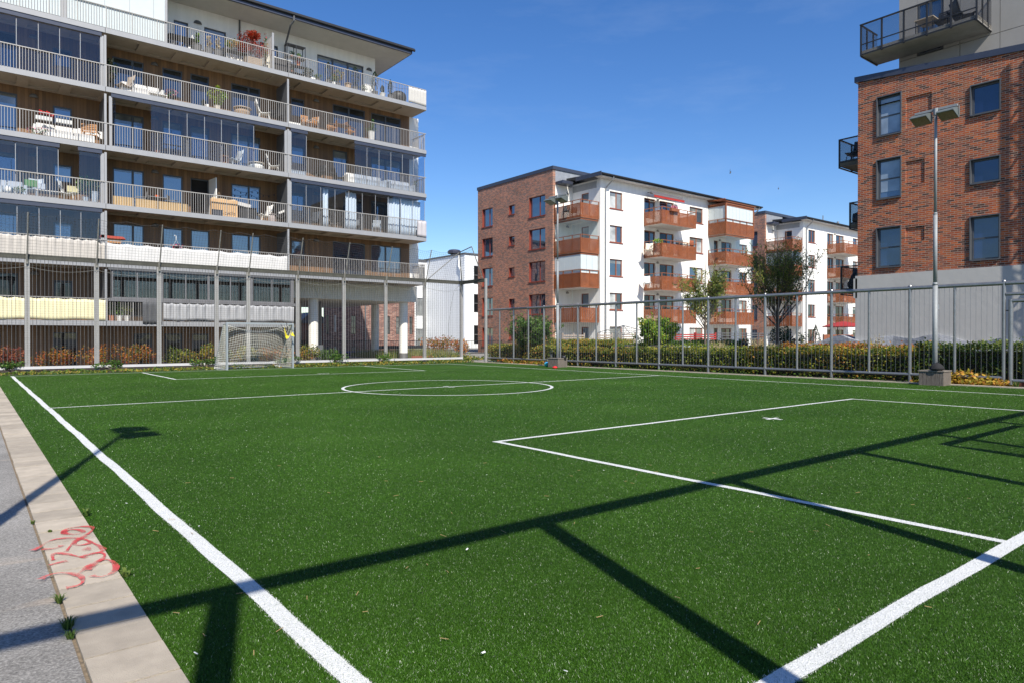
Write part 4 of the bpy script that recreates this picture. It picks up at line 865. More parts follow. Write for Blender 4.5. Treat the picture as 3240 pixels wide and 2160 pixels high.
def boxplanter(loc, w_, d, h, mat, label, leafm, crown, n, size, flowers=None, slats=True):
    t = thing('planter_box', label, 'planter', loc); b = MB(); k = 0
    while (k+1)*.09 <= h+.001: b.box(-w_/2,w_/2,-d/2,-d/2+.025,k*.09+.004,k*.09+.086).box(-w_/2,w_/2,d/2-.025,d/2,k*.09+.004,k*.09+.086).box(-w_/2,-w_/2+.025,-d/2+.026,d/2-.026,k*.09+.004,k*.09+.086).box(w_/2-.025,w_/2,-d/2+.026,d/2-.026,k*.09+.004,k*.09+.086); k += 1
    b.build('boards', mat, t, local=True); MB().box(-w_/2+.026,w_/2-.026,-d/2+.026,d/2-.026,.02,h-.04).build('soil', SOIL, t, local=True)
    P = np.concatenate([ball_pts((c[0],c[1],c[2]), (c[3],c[3]*.7,c[4]), int(n/len(crown)), .2) for c in crown]); leaves('foliage', P, size, leafm, t, up=.4, local=True)
    sb = MB()
    for k in range(5): c = crown[k % len(crown)]; sb.tube([(random.uniform(-.05,.05),0,h-.05),(c[0],c[1],c[2]+c[4]*.3)], .014, 4)
    sb.build('stems', TRUNKM, t, local=True)
    if flowers: leaves('flowers', ball_pts((crown[0][0],crown[0][1],crown[0][2]+crown[0][4]*.2), (crown[0][3],crown[0][3]*.7,crown[0][4]), flowers[1], .9), size, flowers[0], t, up=.8, asp=.9, local=True)
    return t
F = lambda px, f, y=39.75: (XY(px, y), y, ZF[f])
# top terrace
b6 = 6
table(F(580,6,40.0), 1.5, .8, .74, M('dark_table',(.03,.028,.027),.5), 'dark dining table beside the frosted screen on the top terrace', rz=0)
for i,(px,lab) in enumerate(((548,'black garden chair against the frosted screen on the top terrace'),(595,'black garden chair behind the dark table on the top terrace'))): frame_chair(F(px,6,40.6), math.pi if i else 0, BLACK, BLACK, lab)
shell_chair(F(632,6,40.2), R(90), PLASTW, 'white chair at the right end of the dark table on the top terrace')
for px, lab in ((627,'grey basket pot beside the white chair on the top terrace'),(663,'grey basket pot with pale grasses, middle of three on the top terrace'),(692,'grey basket pot with pale grasses, rightmost of three on the top terrace')):
    potplant(F(px,6,39.55), .23, .42, BASK, [(0,0,.75,.16,.4)], L_STRAW if px > 640 else L_GREEN, lab, n=90, size=.13, up=-.4)
table(F(745,6,39.7), 1.3, .5, .62, M('dark_bench',(.03,.028,.027),.5), 'dark plant bench left of the red maple on the top terrace')
potplant((XY(745,39.7),39.7,ZF[6]+.62), .14, .22, BASK, [(0,0,.45,.34,.28)], L_YELLOW, 'yellow green shrub standing on the dark plant bench', n=240, size=.1)
potplant((XY(722,39.75),39.75,ZF[6]+.62), .10, .18, BASK, [(0,0,.34,.16,.16)], L_GREEN, 'small green plant at the left end of the dark plant bench', n=90, size=.08)
potplant(F(735,6,40.8), .22, .4, BASK, [(0,0,1.45,.36,.3)], L_GRASSY, 'tall pale green shrub behind the plant bench on the top terrace', n=200, size=.11)
boxplanter(F(800,6,39.8), .95, .5, .54, M('grey_slat_planter',(.30,.24,.19),.85,var=.2), 'slatted planter box holding a bright red japanese maple on the top terrace', L_RED, [(-.25,0,1.5,.6,.55),(.3,0,1.15,.65,.45),(-.5,0,1.0,.5,.4),(.1,0,1.9,.4,.3)], 2600, .10)
potplant(F(842,6,39.7), .14, .3, BASK, [(0,0,1.3,.14,.75)], L_GREEN, 'climbing red rose beside the terrace screen', n=90, size=.09, flowers=(REDP, 16))
cabinet(F(855,6,40.0), .5, .4, 1.0, M('cream_cabinet',(.62,.58,.48),.6), 'narrow cream cabinet right of the terrace screen', doors=1)
cabinet(F(890,6,40.0), 1.1, .5, .95, M('dark_slat_box',(.035,.033,.033),.6), 'black storage cabinet with pale top on the top terrace', doors=5, top=PLASTW)
t = thing('metal_shelf', 'black metal plant shelf with pots on the top terrace', 'shelf', F(935,6,39.9)); b = MB()
for x in (-.55,.0,.55):
    for y in (-.2,.2): b.box(x-.018,x+.018,y-.018,y+.018,0,1.95)
b.box(-.57,.57,-.22,.22,1.93,1.96); b.build('frame', BLACK, t, local=True)
for z in (.3,.75,1.2): MB().box(-.56,.56,-.21,.21,z,z+.03).build('shelf_board', BLACK, t, local=True)
for z, px, lm, lab in ((.33,925,L_GREEN,'potted herb on the lowest board of the metal shelf'),(.78,945,L_RED,'red leaved pot plant on the middle board of the metal shelf'),(1.23,948,L_GREEN,'terracotta pot plant on the upper board of the metal shelf'),(1.23,925,L_DARK,'dark leaved pot plant at the upper left of the metal shelf')):
    potplant((XY(px,39.9),39.9,ZF[6]+z), .10, .15, TERRA, [(0,0,.26,.17,.12)], lm, lab, n=70, size=.08)
potplant(F(977,6,39.6), .16, .25, M('black_pot',(.02,.02,.02),.5), [(0,0,.5,.32,.28)], L_DARK, 'dark leafy plant in front of the sunlit terrace wall', n=170, size=.12)
potplant(F(1008,6,39.55), .14, .2, BASK, [(0,0,.35,.3,.16)], L_GREEN, 'low green pot plant right of the dark leafy plant on the terrace', n=110, size=.08)
conifer(F(1040,6,39.7), 1.45, .22, BASK, 'clipped conifer in a grey pot, leftmost on the top terrace')
potplant(F(1072,6,39.6), .17, .28, BASK, [(0,0,.75,.42,.4)], L_YELLOW, 'yellowing bush between the two tall conifers on the top terrace', n=260, size=.09)
potplant(F(1058,6,39.5), .13, .22, PLASTW, [(0,0,.5,.28,.25)], L_GREEN, 'white potted bushy plant beside the leftmost conifer', n=150, size=.08)
t_ = table(F(1103,6,40.2), .5, .5, .62, M('wood_side_table',(.28,.2,.13),.6), 'small wooden side table between bush and conifer on the terrace', rnd=True)
conifer(F(1125,6,39.7), 1.62, .26, BASK, 'dense tall conifer in a grey pot, second from the left on the terrace')
cabinet(F(1164,6,40.3), .62, .45, .85, PLASTW, 'white garden box near the corner of the terrace wall', doors=1)
potplant(F(1150,6,39.5), .13, .2, BASK, [(0,0,.32,.32,.16)], L_GREEN, 'low trailing plant in front of the white garden box', n=130, size=.08)
conifer(F(1187,6,39.65), 1.62, .25, BASK, 'tall dark conifer standing against the sky, left of two small ones')
conifer(F(1211,6,39.65), .85, .13, PLASTW, 'smallest conifer on the terrace, in a white pot'); conifer(F(1236,6,39.65), 1.35, .15, BASK, 'slender conifer left of the dark covered barbecue')
bb = thing('covered_barbecue', 'dark covered barbecue beside the off white cloth on the terrace', 'barbecue', F(1262,6,39.9)); MB().lathe([(.45,.0),(.5,.4),(.48,.62),(.3,.78),(.05,.82)], (0,0,0), 14).build('cover', BLACK, bb, smooth=True, local=True); MB().box(-.7,-.46,-.2,.2,.5,.54).build('side_tray', BLACK, bb, local=True)
b = MB(); P = [Vector((XY(1187,40),40.0,ZF[6]+1.5)).lerp(Vector((XY(1300,40),40.0,ZF[6]+1.25)), k/12)+Vector((0,0,-.28*math.sin(math.pi*k/12))) for k in range(13)]; b.tube(P, .012, 4)
tag(b.build('string_lights', BLACK), 'thin string of lights hung from the conifer across the terrace corner', 'string lights')
# fifth floor
sofa(F(450,5,40.0), 2.0, 'white lounge sofa on the open fifth floor balcony')
t = shell_chair(F(395,5,39.8), R(-70), M('taupe_weave',(.30,.25,.21),.8), 'taupe woven lounge chair at the left of the white lounge sofa')
table(F(500,5,39.8), .9, .6, .28, PLASTW, 'low white table right of the white lounge sofa')
potplant(F(545,5,39.6), .15, .2, BLACK, [(0,0,.42,.33,.2)], L_GREEN, 'black pot of pink geraniums on the fifth floor balcony', n=140, size=.09, flowers=(PINK, 60))
potplant(F(350,5,39.8), .2, .35, BLACK, [(0,0,1.0,.42,.7)], L_DARK, 'dark bushy plant in the left corner of the fifth floor balcony', n=330, size=.12)
potplant(F(690,5,39.7), .17, .32, M('cream_pot',(.6,.55,.48),.7), [(-.1,0,.9,.5,.35),(.35,0,.95,.25,.22),(0,0,.6,.35,.3),(.02,0,1.3,.12,.2)], L_BRIGHT, 'bright yellow green shrub in a cream pot on the fifth floor balcony', n=420, size=.1)
o = MB().lathe([(.09,0),(.10,.2),(.08,.22)], (0,0,0), 14).build('white_jar', PLASTW, local=True); o.location = F(658,5,39.5); tag(o, 'white lidded jar left of the bright shrub', 'jar')
table(F(768,5,39.8), 1.0, 1.0, .48, M('wicker_top',(.45,.36,.28),.8), 'round wicker table on the fifth floor balcony', leg=M('wicker_base',(.30,.22,.16),.9,var=.3,vs=30), rnd=True)
o = MB().box(-.2,.2,-.1,.1,0,.1).box(-.1,.1,-.08,.08,.101,.15).build('folded_cushion', FABW, local=True); o.location = (XY(765,39.8),39.8,ZF[5]+.48); tag(o, 'white folded cushion on the round wicker table', 'cushion')
shell_chair(F(835,5,39.8), R(80), PLASTW, 'white moulded lounge chair with pointed back beside the round wicker table', s=1.1)
frame_chair(F(880,5,40.1), R(20), BLACK, BLACK, 'low black chair beside the charcoal partition on the fifth floor', name='folding_chair')
o = MB().box(-.35,.35,-.15,.15,0,.18).build('doormat_box', PLASTW, local=True); o.location = F(932,5,39.6); tag(o, 'flat white crate beneath the small window on the fifth floor', 'crate')
frame_chair(F(990,5,39.9), R(-60), M('pale_tube',(.55,.53,.5),.5), WOODL, 'wooden lounger chair with pale tube arms, left of the brown table'); frame_chair(F(970,5,39.9), R(0), M('pale_tube',(.55,.53,.5),.5), WOODL, 'wooden chair with pale tube arms below the small window')
frame_chair(F(1050,5,39.9), R(-100), WOODL, WOODL, 'brown wooden chair left of the brown table'); table(F(1082,5,39.9), .95, .7, .72, M('dark_brown_top',(.16,.08,.05),.5), 'brown wooden table between two wooden chairs', leg=WOODL); frame_chair(F(1108,5,39.9), R(95), WOODL, WOODL, 'brown wooden chair right of the brown table')
potplant(F(1176,5,39.6), .22, .62, PLASTW, [(0,0,.72,.5,.16),(.1,0,1.1,.12,.4)], L_GREEN, 'tall white planter with trailing leaves on the fifth floor corner balcony', n=150, size=.1)
# fourth floor
sofa(F(205,4,39.75), 2.5, 'long white sofa with grey trim along the open left railing', base=PLASTW)
t = frame_chair(F(290,4,39.7), R(160), WOODL, WOODL, 'slatted honey wood chair beside the charcoal partition'); t.scale = (1.35,1.2,1.0)
for px, lab in ((268,'white cushion behind the honey wood chair, at its left'),(308,'white cushion on the right of the honey wood chair')):
    o = MB().obox((0,0,.2),(.5,.16,.4),(R(-15),0,0)).build('cushion', FABW, local=True); o.location = (XY(px,40.1),40.15,ZF[4]+.45); tag(o, lab, 'cushion')
potplant(F(125,4,39.5), .16, .12, M('wood_box',(.4,.28,.16),.8), [(0,0,.22,.5,.16)], L_GREEN, 'pot of pale pink flowers at the left end of the white sofa', n=110, size=.09, flowers=(PINK, 70))
for px, lab, fl_ in ((141,'white rail planter with red geraniums on the left railing', True), (205,'empty looking white rail planter right of the red geraniums', False)):
    t = thing('rail_planter', lab, 'rail planter', (XY(px,BY+.18), BY+.18, ZF[4]+.78)); MB().prism([(-.08,0),(.08,0),(.10,.17),(-.10,.17)], 'X', -.32, .32).build('trough', PLASTW, t, local=True); MB().box(-.30,.30,-.07,.07,.171,.19).build('soil', SOIL, t, local=True)
    if fl_: leaves('flowers', np.concatenate([ball_pts((-.1,0,.36),(.13,.1,.09),60,.3), ball_pts((.16,0,.34),(.11,.1,.09),45,.3), ball_pts((.3,0,.26),(.1,.1,.12),50,.3)]), .09, REDP, t, up=.5, asp=.9, local=True)
    leaves('leaves', ball_pts((.1,0,.2),(.34,.09,.05),50,.2), .07, L_DARK, t, local=True)
potplant(F(500,4,39.6), .13, .22, TERRA, [(0,0,.5,.05,.25)], L_DARK, 'terracotta pot on a white tray behind the clear glazing', n=25, size=.08)
t = thing('folding_table', 'dark folding table with crossed legs behind the glazing', 'table', F(548,4,39.95)); MB().obox((0,0,.72),(1.0,.6,.05),(R(12),0,0)).build('table_top', BLACK, t, local=True); MB().tube([(-.25,-.2,0),(.25,.2,.7)], .02, 5).tube([(.25,-.2,0),(-.25,.2,.7)], .02, 5).build('crossed_legs', BLACK, t, local=True)
for px, lab in ((520,'low dark bench left under the folding table'),(595,'low dark stool right of the folding table')): table(F(px,4,40.3), .8, .35, .35, BLACK, lab, name='low_bench')
shell_chair(F(742,4,39.8), R(-75), PLASTW, 'white moulded chair with high back left of the round white table'); table(F(812,4,39.8), .95, .95, .42, M('pale_round_top',(.58,.52,.45),.6), 'round pale table between two white moulded chairs', leg=PLASTW, rnd=True); shell_chair(F(866,4,39.8), R(75), PLASTW, 'white moulded chair with wide back right of the round pale table')
b = MB(); b.box(-.2,.2,-.15,.15,0,.03).box(-.2,.2,-.15,.15,.47,.5).box(-.2,-.17,-.15,.15,.031,.469).box(.17,.2,-.15,.15,.031,.469).box(-.165,.165,.11,.15,.031,.469); o = b.build('wooden_lantern', WOODL, local=True); o.location = F(712,4,39.6); tag(o, 'open wooden lantern box left of the white moulded chair', 'lantern')
cabinet(F(907,4,40.2), .45, .4, .75, M('pale_grey_cabinet',(.5,.53,.5),.5), 'pale grey cabinet in the right corner behind the folded glass', doors=1)
cabinet(F(940,4,39.9), .9, .4, .35, PLASTW, 'long white low chest behind the left pane of the corner balcony', doors=2)
for px, rz, lab in ((1005,-80,'black armchair left of the low black table behind the open glazing'),(1072,85,'black armchair right of the low black table, a white cloth on it')): shell_chair(F(px,4,40.0), R(rz), BLACK, lab, cat='armchair', name='black_armchair')
table(F(1040,4,39.9), .9, .6, .55, BLACK, 'low black table between two black armchairs')
sofa(F(1155,4,39.75), 2.7, 'long white sofa under the corner glazing'); sofa(F(1265,4,39.85), 1.9, 'white corner sofa at the right end of the glazed balcony')
potplant(F(1314,4,39.6), .1, .3, BASK, [(0,0,.6,.16,.3)], L_GREEN, 'small green plant in the right corner of the glazed balcony', n=80, size=.09)
# third floor
sofa(F(25,3,40.0), 1.5, 'white garden sofa at the frame edge behind the left glazing')
shell_chair(F(105,3,39.9), R(-25), PLASTW, 'white garden armchair with green back cushion behind the left glazing'); 
for px, z, m_, lab in ((100,.62,M('green_cushion',(.10,.22,.05),.9),'green cushion on the white garden armchair'),(125,.5,FABW,'patterned white cushion in front of the green one'),(232,.55,M('olive_cushion',(.33,.31,.19),.9),'olive cushion on the right garden armchair')):
    o = MB().obox((0,0,.18),(.5,.14,.36),(R(-20),0,0)).build('cushion', m_, local=True); o.location = (XY(px,39.95),39.95,ZF[3]+z-.1); tag(o, lab, 'cushion')
table(F(160,3,39.6), 1.2, .6, .36, M('light_grey_top',(.5,.5,.5),.6), 'low pale table between the garden armchairs behind the left glazing'); shell_chair(F(220,3,39.8), R(70), PLASTW, 'white garden armchair with olive cushion behind the left glazing')
potplant(F(272,3,39.7), .14, .3, PLASTW, [(0,0,.9,.42,.5)], L_GREEN, 'leafy green plant beside the glass at the right of the left bay', n=240, size=.11); potplant((XY(302,39.7),39.7,ZF[3]), .17, .62, PLASTW, [(0,0,.95,.4,.35)], L_GREEN, 'tall white planter with trailing leaves in the right corner of the left bay', n=170, size=.1)
o = MB().lathe([(.22*math.sin(math.pi*k/8)+.001, .22-.22*math.cos(math.pi*k/8)) for k in range(9)], (0,0,0), 16).build('globe_lamp', PLASTW, smooth=True, local=True); o.location = F(26,3,39.5); tag(o, 'round white globe lamp behind the left railing', 'lamp'); potplant(F(62,3,39.55), .1, .15, BASK, [(0,0,.3,.25,.15)], L_BRIGHT, 'low flowering plant right of the globe lamp', n=90, size=.08)
o = MB().box(XY(360,39.6),XY(425,39.6),39.62,39.7,ZF[3]+.02,ZF[3]+.52).box(XY(432,39.6),XY(595,39.6),39.62,39.7,ZF[3]+.02,ZF[3]+.5).build('bamboo_screen', striped('pale_reed',(.55,.38,.19),'X',.03,.2,var=.2,dark=.6)); tag(o, 'pale reed screen standing behind the third floor railing', 'screen')
GREYW = M('grey_wicker',(.16,.16,.165),.8,var=.3,vs=30)
frame_chair(F(445,3,40.0), R(-95), GREYW, GREYW, 'grey metal chair left of the grey balcony table'); table(F(498,3,40.0), .95, .6, .74, GREYW, 'grey balcony table with an orange bowl'); frame_chair(F(552,3,40.0), R(60), GREYW, GREYW, 'grey metal chair right of the grey balcony table')
o = MB().lathe([(.08,0),(.12,.12),(.13,.13),(.10,.125),(.07,.02)], (0,0,0), 14).build('orange_bowl', M('orange_glaze',(.7,.13,.03),.4), local=True); o.location = (XY(498,40),40.0,ZF[3]+.74); tag(o, 'orange bowl on the grey balcony table', 'bowl')
# cardboard carton with its printed word
t = thing('cardboard_carton', 'large torn brown bicycle carton with the printed word cycle', 'carton', F(710,3,39.65)); MB().box(-.72,.72,-.1,.1,0,.98).build('panel', CARD, t, local=True)
MB().prism([(-.72,.98),(-.55,1.07),(-.4,1.0),(-.1,1.03),(.2,.99),(.5,1.05),(.72,.98)], 'Y', -.1, .1).build('torn_edge', M('torn_card',(.62,.46,.28),.9), t, local=True)
cu = bpy.data.curves.new('lettering', 'FONT'); cu.body = 'cycle'; cu.size = .30; cu.extrude = .002; cu.align_x = 'CENTER'; tx = bpy.data.objects.new('lettering', cu); COL.objects.link(tx); tx.parent = t; tx.location = (.28,-.103,.16); tx.rotation_euler = (R(90),0,0); cu.materials.append(M('card_print',(.08,.05,.03),.9)); _ev = tx.evaluated_get(bpy.context.evaluated_depsgraph_get()); _me = bpy.data.meshes.new_from_object(_ev); _t2 = bpy.data.objects.new('printed_word', _me); COL.objects.link(_t2); _t2.parent = t; _t2.location = tx.location; _t2.rotation_euler = tx.rotation_euler; bpy.data.objects.remove(tx)
cabinet(F(688,3,39.5), .55, .2, .36, M('navy_case',(.035,.04,.055),.5), 'dark blue case leaning against the brown carton', name='suitcase', doors=1)
cabinet(F(782,3,39.9), .95, .5, .72, BLACK, 'black grill cart beside the brown carton', name='grill_cart', doors=2); o = MB().obox((0,0,.12),(.75,.4,.2),(0,.1,.2)).build('pale_cover', FABW, local=True); o.location = (XY(770,39.9),39.9,ZF[3]+.73); tag(o, 'crumpled pale cover on top of the black grill cart', 'cover')
shell_chair(F(835,3,39.85), R(-80), M('white_hide',(.72,.70,.66),.9), 'white hide covered lounge chair near the sunlit partition'); shell_chair(F(885,3,39.95), R(85), BLACK, 'black lounge chair with white throw beside the partition'); o = MB().obox((0,0,.1),(.5,.3,.12),(0,R(-28),0)).build('throw', FABW, local=True); o.location = (XY(890,39.95),39.9,ZF[3]+.62); tag(o, 'white throw over the black lounge chair', 'throw')
table(F(862,3,39.6), .42, .42, .48, M('mauve_pouf',(.35,.30,.29),.9), 'grey round pouf in front of the white lounge chair', rnd=True, name='pouf')
sl = MB(); P = [Vector((XY(735,40.6)+(XY(877,40.6)-XY(735,40.6))*k/16, 40.6, ZF[3]+1.95-.22*math.sin(math.pi*(k%8)/8))) for k in range(17)]; sl.tube(P, .01, 4)
for k in range(1,17,2): sl.lathe([(.015,0),(.035,-.07),(.02,-.11)], P[k], 8)
tag(sl.build('bulb_string', BLACK), 'string of bare bulbs across the third floor window', 'string lights')
sw = MB(); c = Vector((XY(694,40.3),40.3,ZF[4]-.32)); sw.tube([c, c+Vector((0,0,-1.0))], .012, 4).tube([c+Vector((0,0,-1.0)), c+Vector((-.12,0,-1.5))], .01, 4).tube([c+Vector((0,0,-1.0)), c+Vector((.12,0,-1.5))], .01, 4).lathe([(.06,0),(.15,.1),(.14,.16)], c+Vector((0,0,-1.66)), 12)
tag(sw.build('hanging_planter', M('rope_hanger',(.30,.22,.15),.9)), 'rope hung terracotta planter beside the open balcony door', 'hanging planter')
for px, rz, lab, m_ in ((985,-70,'dark lounge chair behind the left panes of the curtained balcony',CHAR),(1058,60,'rattan chair between the two white curtains',M('rattan',(.35,.27,.2),.8)),(1128,-20,'black armchair left of the white rocking chair',BLACK)): shell_chair(F(px,3,40.0), R(rz), m_, lab)
frame_chair(F(1192,3,39.9), R(-30), PLASTW, PLASTW, 'white rocking chair left of the drawn curtains', name='rocking_chair'); frame_chair(F(1290,3,39.9), R(40), PLASTW, PLASTW, 'white folding chair behind the broad pleated curtain', name='folding_chair')
# second and first floor
t = thing('bird_house', 'small wooden bird house with red roof at the left end of the white sheet', 'bird house', (XY(358,39.5),39.5,ZF[2])); MB().box(-.35,.35,-.15,.15,0,1.22).build('body', WOODL, t, local=True); MB().prism([(-.55,1.22),(.55,1.22),(.42,1.34),(-.55,1.36)], 'Y', -.25, .25).build('roof', M('red_roof',(.35,.05,.03),.7), t, local=True)
hk = MB(); c = Vector((XY(558,BY+.1),BY+.08,ZF[2]+1.1)); hk.tube([c+Vector((-.14,0,0)), c+Vector((0,0,.32)), c+Vector((.16,0,0))], .01, 4).tube([c+Vector((0,0,.32)), c+Vector((0,0,.52)), c+Vector((-.05,0,.56)), c+Vector((-.09,0,.5))], .018, 5)
t = thing('hanging_basket', 'red flower basket with white hook hung on the middle railing', 'hanging basket', c); hk.build('hook', PLASTW, t); leaves('flowers', ball_pts((.05,-.02,-.02),(.38,.08,.13),70,.2), .09, M('crimson_petal',(.35,.03,.07),.8,var=.4,vs=20), t, local=True); MB().lathe([(.1,-.2),(.17,-.05),(.17,-.04)], (0,0.06,0), 12).build('basket', BLACK, t, local=True)
for px, w_, lm, lab in ((352,.26,L_GREEN,'green pot plant behind the first floor rails next to the partition'),(378,.3,L_BRIGHT,'broad leafy pot plant in the middle behind the first floor rails'),(402,.34,L_GRASSY,'pale leafy pot plant behind the first floor rails near the towel')): potplant(F(px,1,39.6), .15, .28, TERRA if px < 360 else PLASTW, [(0,0,.62,w_,.36)], lm, lab, n=190, size=.1)
# ================================================================== RUST BALCONY BUILDINGS IN THE MIDDLE
BRK = brick('brown_brick', 'X', [(.17,.09,.065),(.28,.12,.075),(.37,.15,.088),(.42,.18,.105),(.23,.12,.085),(.13,.085,.07),(.33,.145,.095)], (.40,.34,.29), bump=.3)
BRKY = brick('brown_brick_face', 'Y', [(.10,.065,.055),(.22,.10,.07),(.29,.13,.085),(.16,.10,.085),(.12,.075,.065)], (.33,.29,.26), bump=.3)
LOUV = M('grey_louvre', (.33,.33,.32), .7, var=.1)
FZ = [11.5, 8.62, 5.74, 2.86]
def rust_balcony(parent, x0, x1, yf, yw, z, sides='LR', glaze=None):
    b = MB(); b.box(x0+.03, x1-.03, yf+.03, yw, z-.2, z-.002); s = b.build('balcony', M('balcony_soffit', (.62,.60,.56), .8, var=.05), parent)
    p = MB(); p.box(x0+.02, x1-.02, yf-.002, yf+.006, z-.2, z+.98)
    if 'L' in sides: p.box(x0-.002, x0+.006, yf+.02, yw-.02, z-.2, z+.98)
    if 'R' in sides: p.box(x1-.006, x1+.002, yf+.02, yw-.02, z-.2, z+.98)
    p.build('perforated_panel', RUSTP, s)
    f = MB(); n = max(2, round((x1-x0)/1.15))
    for k in range(n+1):
        x = x0+.03+(x1-x0-.06)*k/n; f.box(x-.03, x+.03, yf+.012, yf+.07, z-.2, z+1.24)
    f.box(x0, x1, yf+.0, yf+.06, z+1.24, z+1.29).box(x0+.02, x1-.02, yf-.012, yf+.0, z-.22, z-.16).box(x0+.02, x1-.02, yf+.012, yf+.05, z+.95, z+1.0)
    m_ = max(1, round((yw-yf)/1.1))
    for side, x in (('L', x0), ('R', x1)):
        if side not in sides: continue
        d = 1 if side == 'L' else -1; a, c = sorted((x+.012*d, x+.07*d))
        for k in range(1, m_+1):
            y = yf+(yw-yf)*k/m_-.05; f.box(a, c, y-.03, y+.03, z-.2, z+1.24)
        f.box(a, c, yf+.075, yw-.01, z+1.24, z+1.29).box(a, c, yf+.075, yw-.09, z+.95, z+1.0)
    f.build('railing', RUST, s)
    if glaze:
        g = MB(); n = max(3, round((x1-x0)/.62)); zt = z+2.52
        for k in range(n):
            a = x0+.08+(x1-x0-.16)*k/n; g.box(a+.01, a+(x1-x0-.16)/n-.01, yf+.09, yf+.1, z+.03, zt)
        if 'L' in sides:
            n2 = max(2, round((yw-yf)/.62))
            for k in range(n2): a = yf+.12+(yw-yf-.16)*k/n2; g.box(x0+.09, x0+.1, a+.01, a+(yw-yf-.16)/n2-.01, z+.03, zt)
        if 'R' in sides: g.box(x1-.1, x1-.09, yf+.12, yw-.05, z+.03, zt)
        g.build('balcony_glazing', glaze, s); h = MB().box(x0+.04,x1-.04,yf+.06,yf+.14,zt,zt+.12)
        if 'L' in sides: h.box(x0+.06,x0+.13,yf+.142,yw-.02,zt,zt+.12)
        h.build('glazing_head', RUST, s)
    return s
def rust_building(ox, label, seed, extras):
    rr = random.Random(seed); t = thing('apartment_building', label, 'apartment building', (41+ox, 44, -.5), 'white and brick apartment buildings with rust balconies')
    xb, yn, xn, yf, xr = 39.2+ox, 43.43, 41.5+ox, 40.0, 64.2+ox
    WT = [13.85, 10.97, 8.09, 5.21, 2.33]; pick = lambda: rr.choice([PANE, PANEB, PANEB, PANEG, PANEW])
    hb = []
    for zt in WT: hb += [(52.0,53.7,zt-1.75,zt), (48.66,49.5,zt-1.1,zt-.25), (44.4,46.6,zt-1.78,zt)]
    wall(MB(), 'X', xb, .3, yn, 54.42, -.5, 15.82, hb).build('brick_wall', BRK, t)
    for (a,b,c,d) in hb:
        w_ = window(t,'X',xb,a,b,c,d,REDF,[PANEB,PANEB] if b-a > 1 else PANEB,rec=.16,fw=.06,splits=(.4,) if b-a > 1 else (),sill=REDF,blind=.0)
        MB().box(xb+.005,xb+.16,b+.001-.03,b-.001,c,d).build('reveal_board', REDF, w_)
    MB().box(xb+.302, xn-.004, yn+.002, yn+.3, -.5, 14.55).build('render_wall', WHITE, t); MB().box(xb+.3, xn+8, 54.1, 54.42, -.5, 15.8).build('rear_wall', BRKY, t)
    MB().box(xb+.302, xn+1.5, yn+.002, yn+.3, 14.551, 15.82).build('parapet_side', M('zinc_side',(.30,.31,.33),.5,.3), t)
    MB().box(xb-.06, xn+6, yn-.08, 54.5, 15.82, 16.12).build('coping', ROOFM, t)
    # notch wall and main front
    hn = [(41.4,42.3,z+.02,z+2.3) for z in FZ]+[(41.4,42.3,.1,2.3)]
    wall(MB(), 'X', xn, .25, yf+.302, yn, -.5, 14.75, hn).build('render_wall', WHITE, t)
    for a,b,c,d in hn: window(t,'X',xn,a,b,c,d,BRNF,[pick()],rec=.08,fw=.06)
    MB().box(xn-.02, xn-.001, yf+.45, yn-.1, 14.05, 14.6).build('louvre_strip', LOUV, t)
    hf = []
    for i, zt in enumerate(WT):
        hf += [(42.62+ox,44.22+ox,zt-1.45,zt,'w'), (53.6+ox,55.7+ox,zt-1.45,zt,'w')]
        lo = zt-2.3
        hf += [(47.05+ox,48.6+ox,lo+.5,zt,'d'), (49.2+ox,51.25+ox,lo,zt,'d'), (57.5+ox,58.2+ox,lo,zt,'d'), (58.75+ox,60.5+ox,lo+.4,zt,'d'), (61.9+ox,63.3+ox,zt-1.5,zt,'w')]
    wall(MB(), 'Y', yf, .3, xn, xr, -.5, 14.8, [h[:4] for h in hf]).build('render_wall', WHITE, t)
    for a,b,c,d,k in hf:
        if k == 'w': window(t,'Y',yf,a,b,c,d,BRNF,[pick(),pick()],rec=.1,fw=.07,splits=(.56,),sill=REDF,blind=rr.choice([0,0,.2]))
        else: window(t,'Y',yf,a,b,c,d,BRNF,[PANE,PANEG,PANE] if d > 12 else [PANED,PANE],rec=.1,fw=.07,splits=(.55,) if b-a > 1 else (),name='balcony_door')
    MB().box(xr-.3, xr, yf+.3, 54, -.5, 14.8).build('render_wall', WHITE, t)
    MB().prism([(yf-.75,14.82),(55,15.6),(55,15.85),(yf-.75,15.02)], 'X', xn-.7, xr+.6).build('roof', ROOFB, t)
    MB().box(xn-.76, xn-.702, yf-.8, yn-1.2, 14.78, 15.12).box(xb+.3, xn-.77, yn-.9, yn-.82, 14.55, 14.8).build('roof_edge', ROOFM, t); MB().box(xb+.3,xn-.71,yn-.82,yn-.002,14.56,14.78).build('lean_to_roof', ROOFM, t)
    MB().box(xn-.68, xr+.55, yf-.70, yf-.002, 14.76, 14.81).build('eave_soffit', M('eave_board',(.55,.53,.5),.8), t)
    MB().tube([(xn-.7,yf-.84,14.95),(xr+.6,yf-.84,14.95)], .075, 8).build('gutter', ROOFB, t)
    for x in (42.02+ox, 64.0+ox): MB().tube([(x+.25,yf-.8,14.9),(x+.2,yf-.7,14.6),(x,yf-.12,14.0),(x,yf-.1,13.8),(x,yf-.1,-.4)], .06, 8).build('downpipe', STEEL, t)
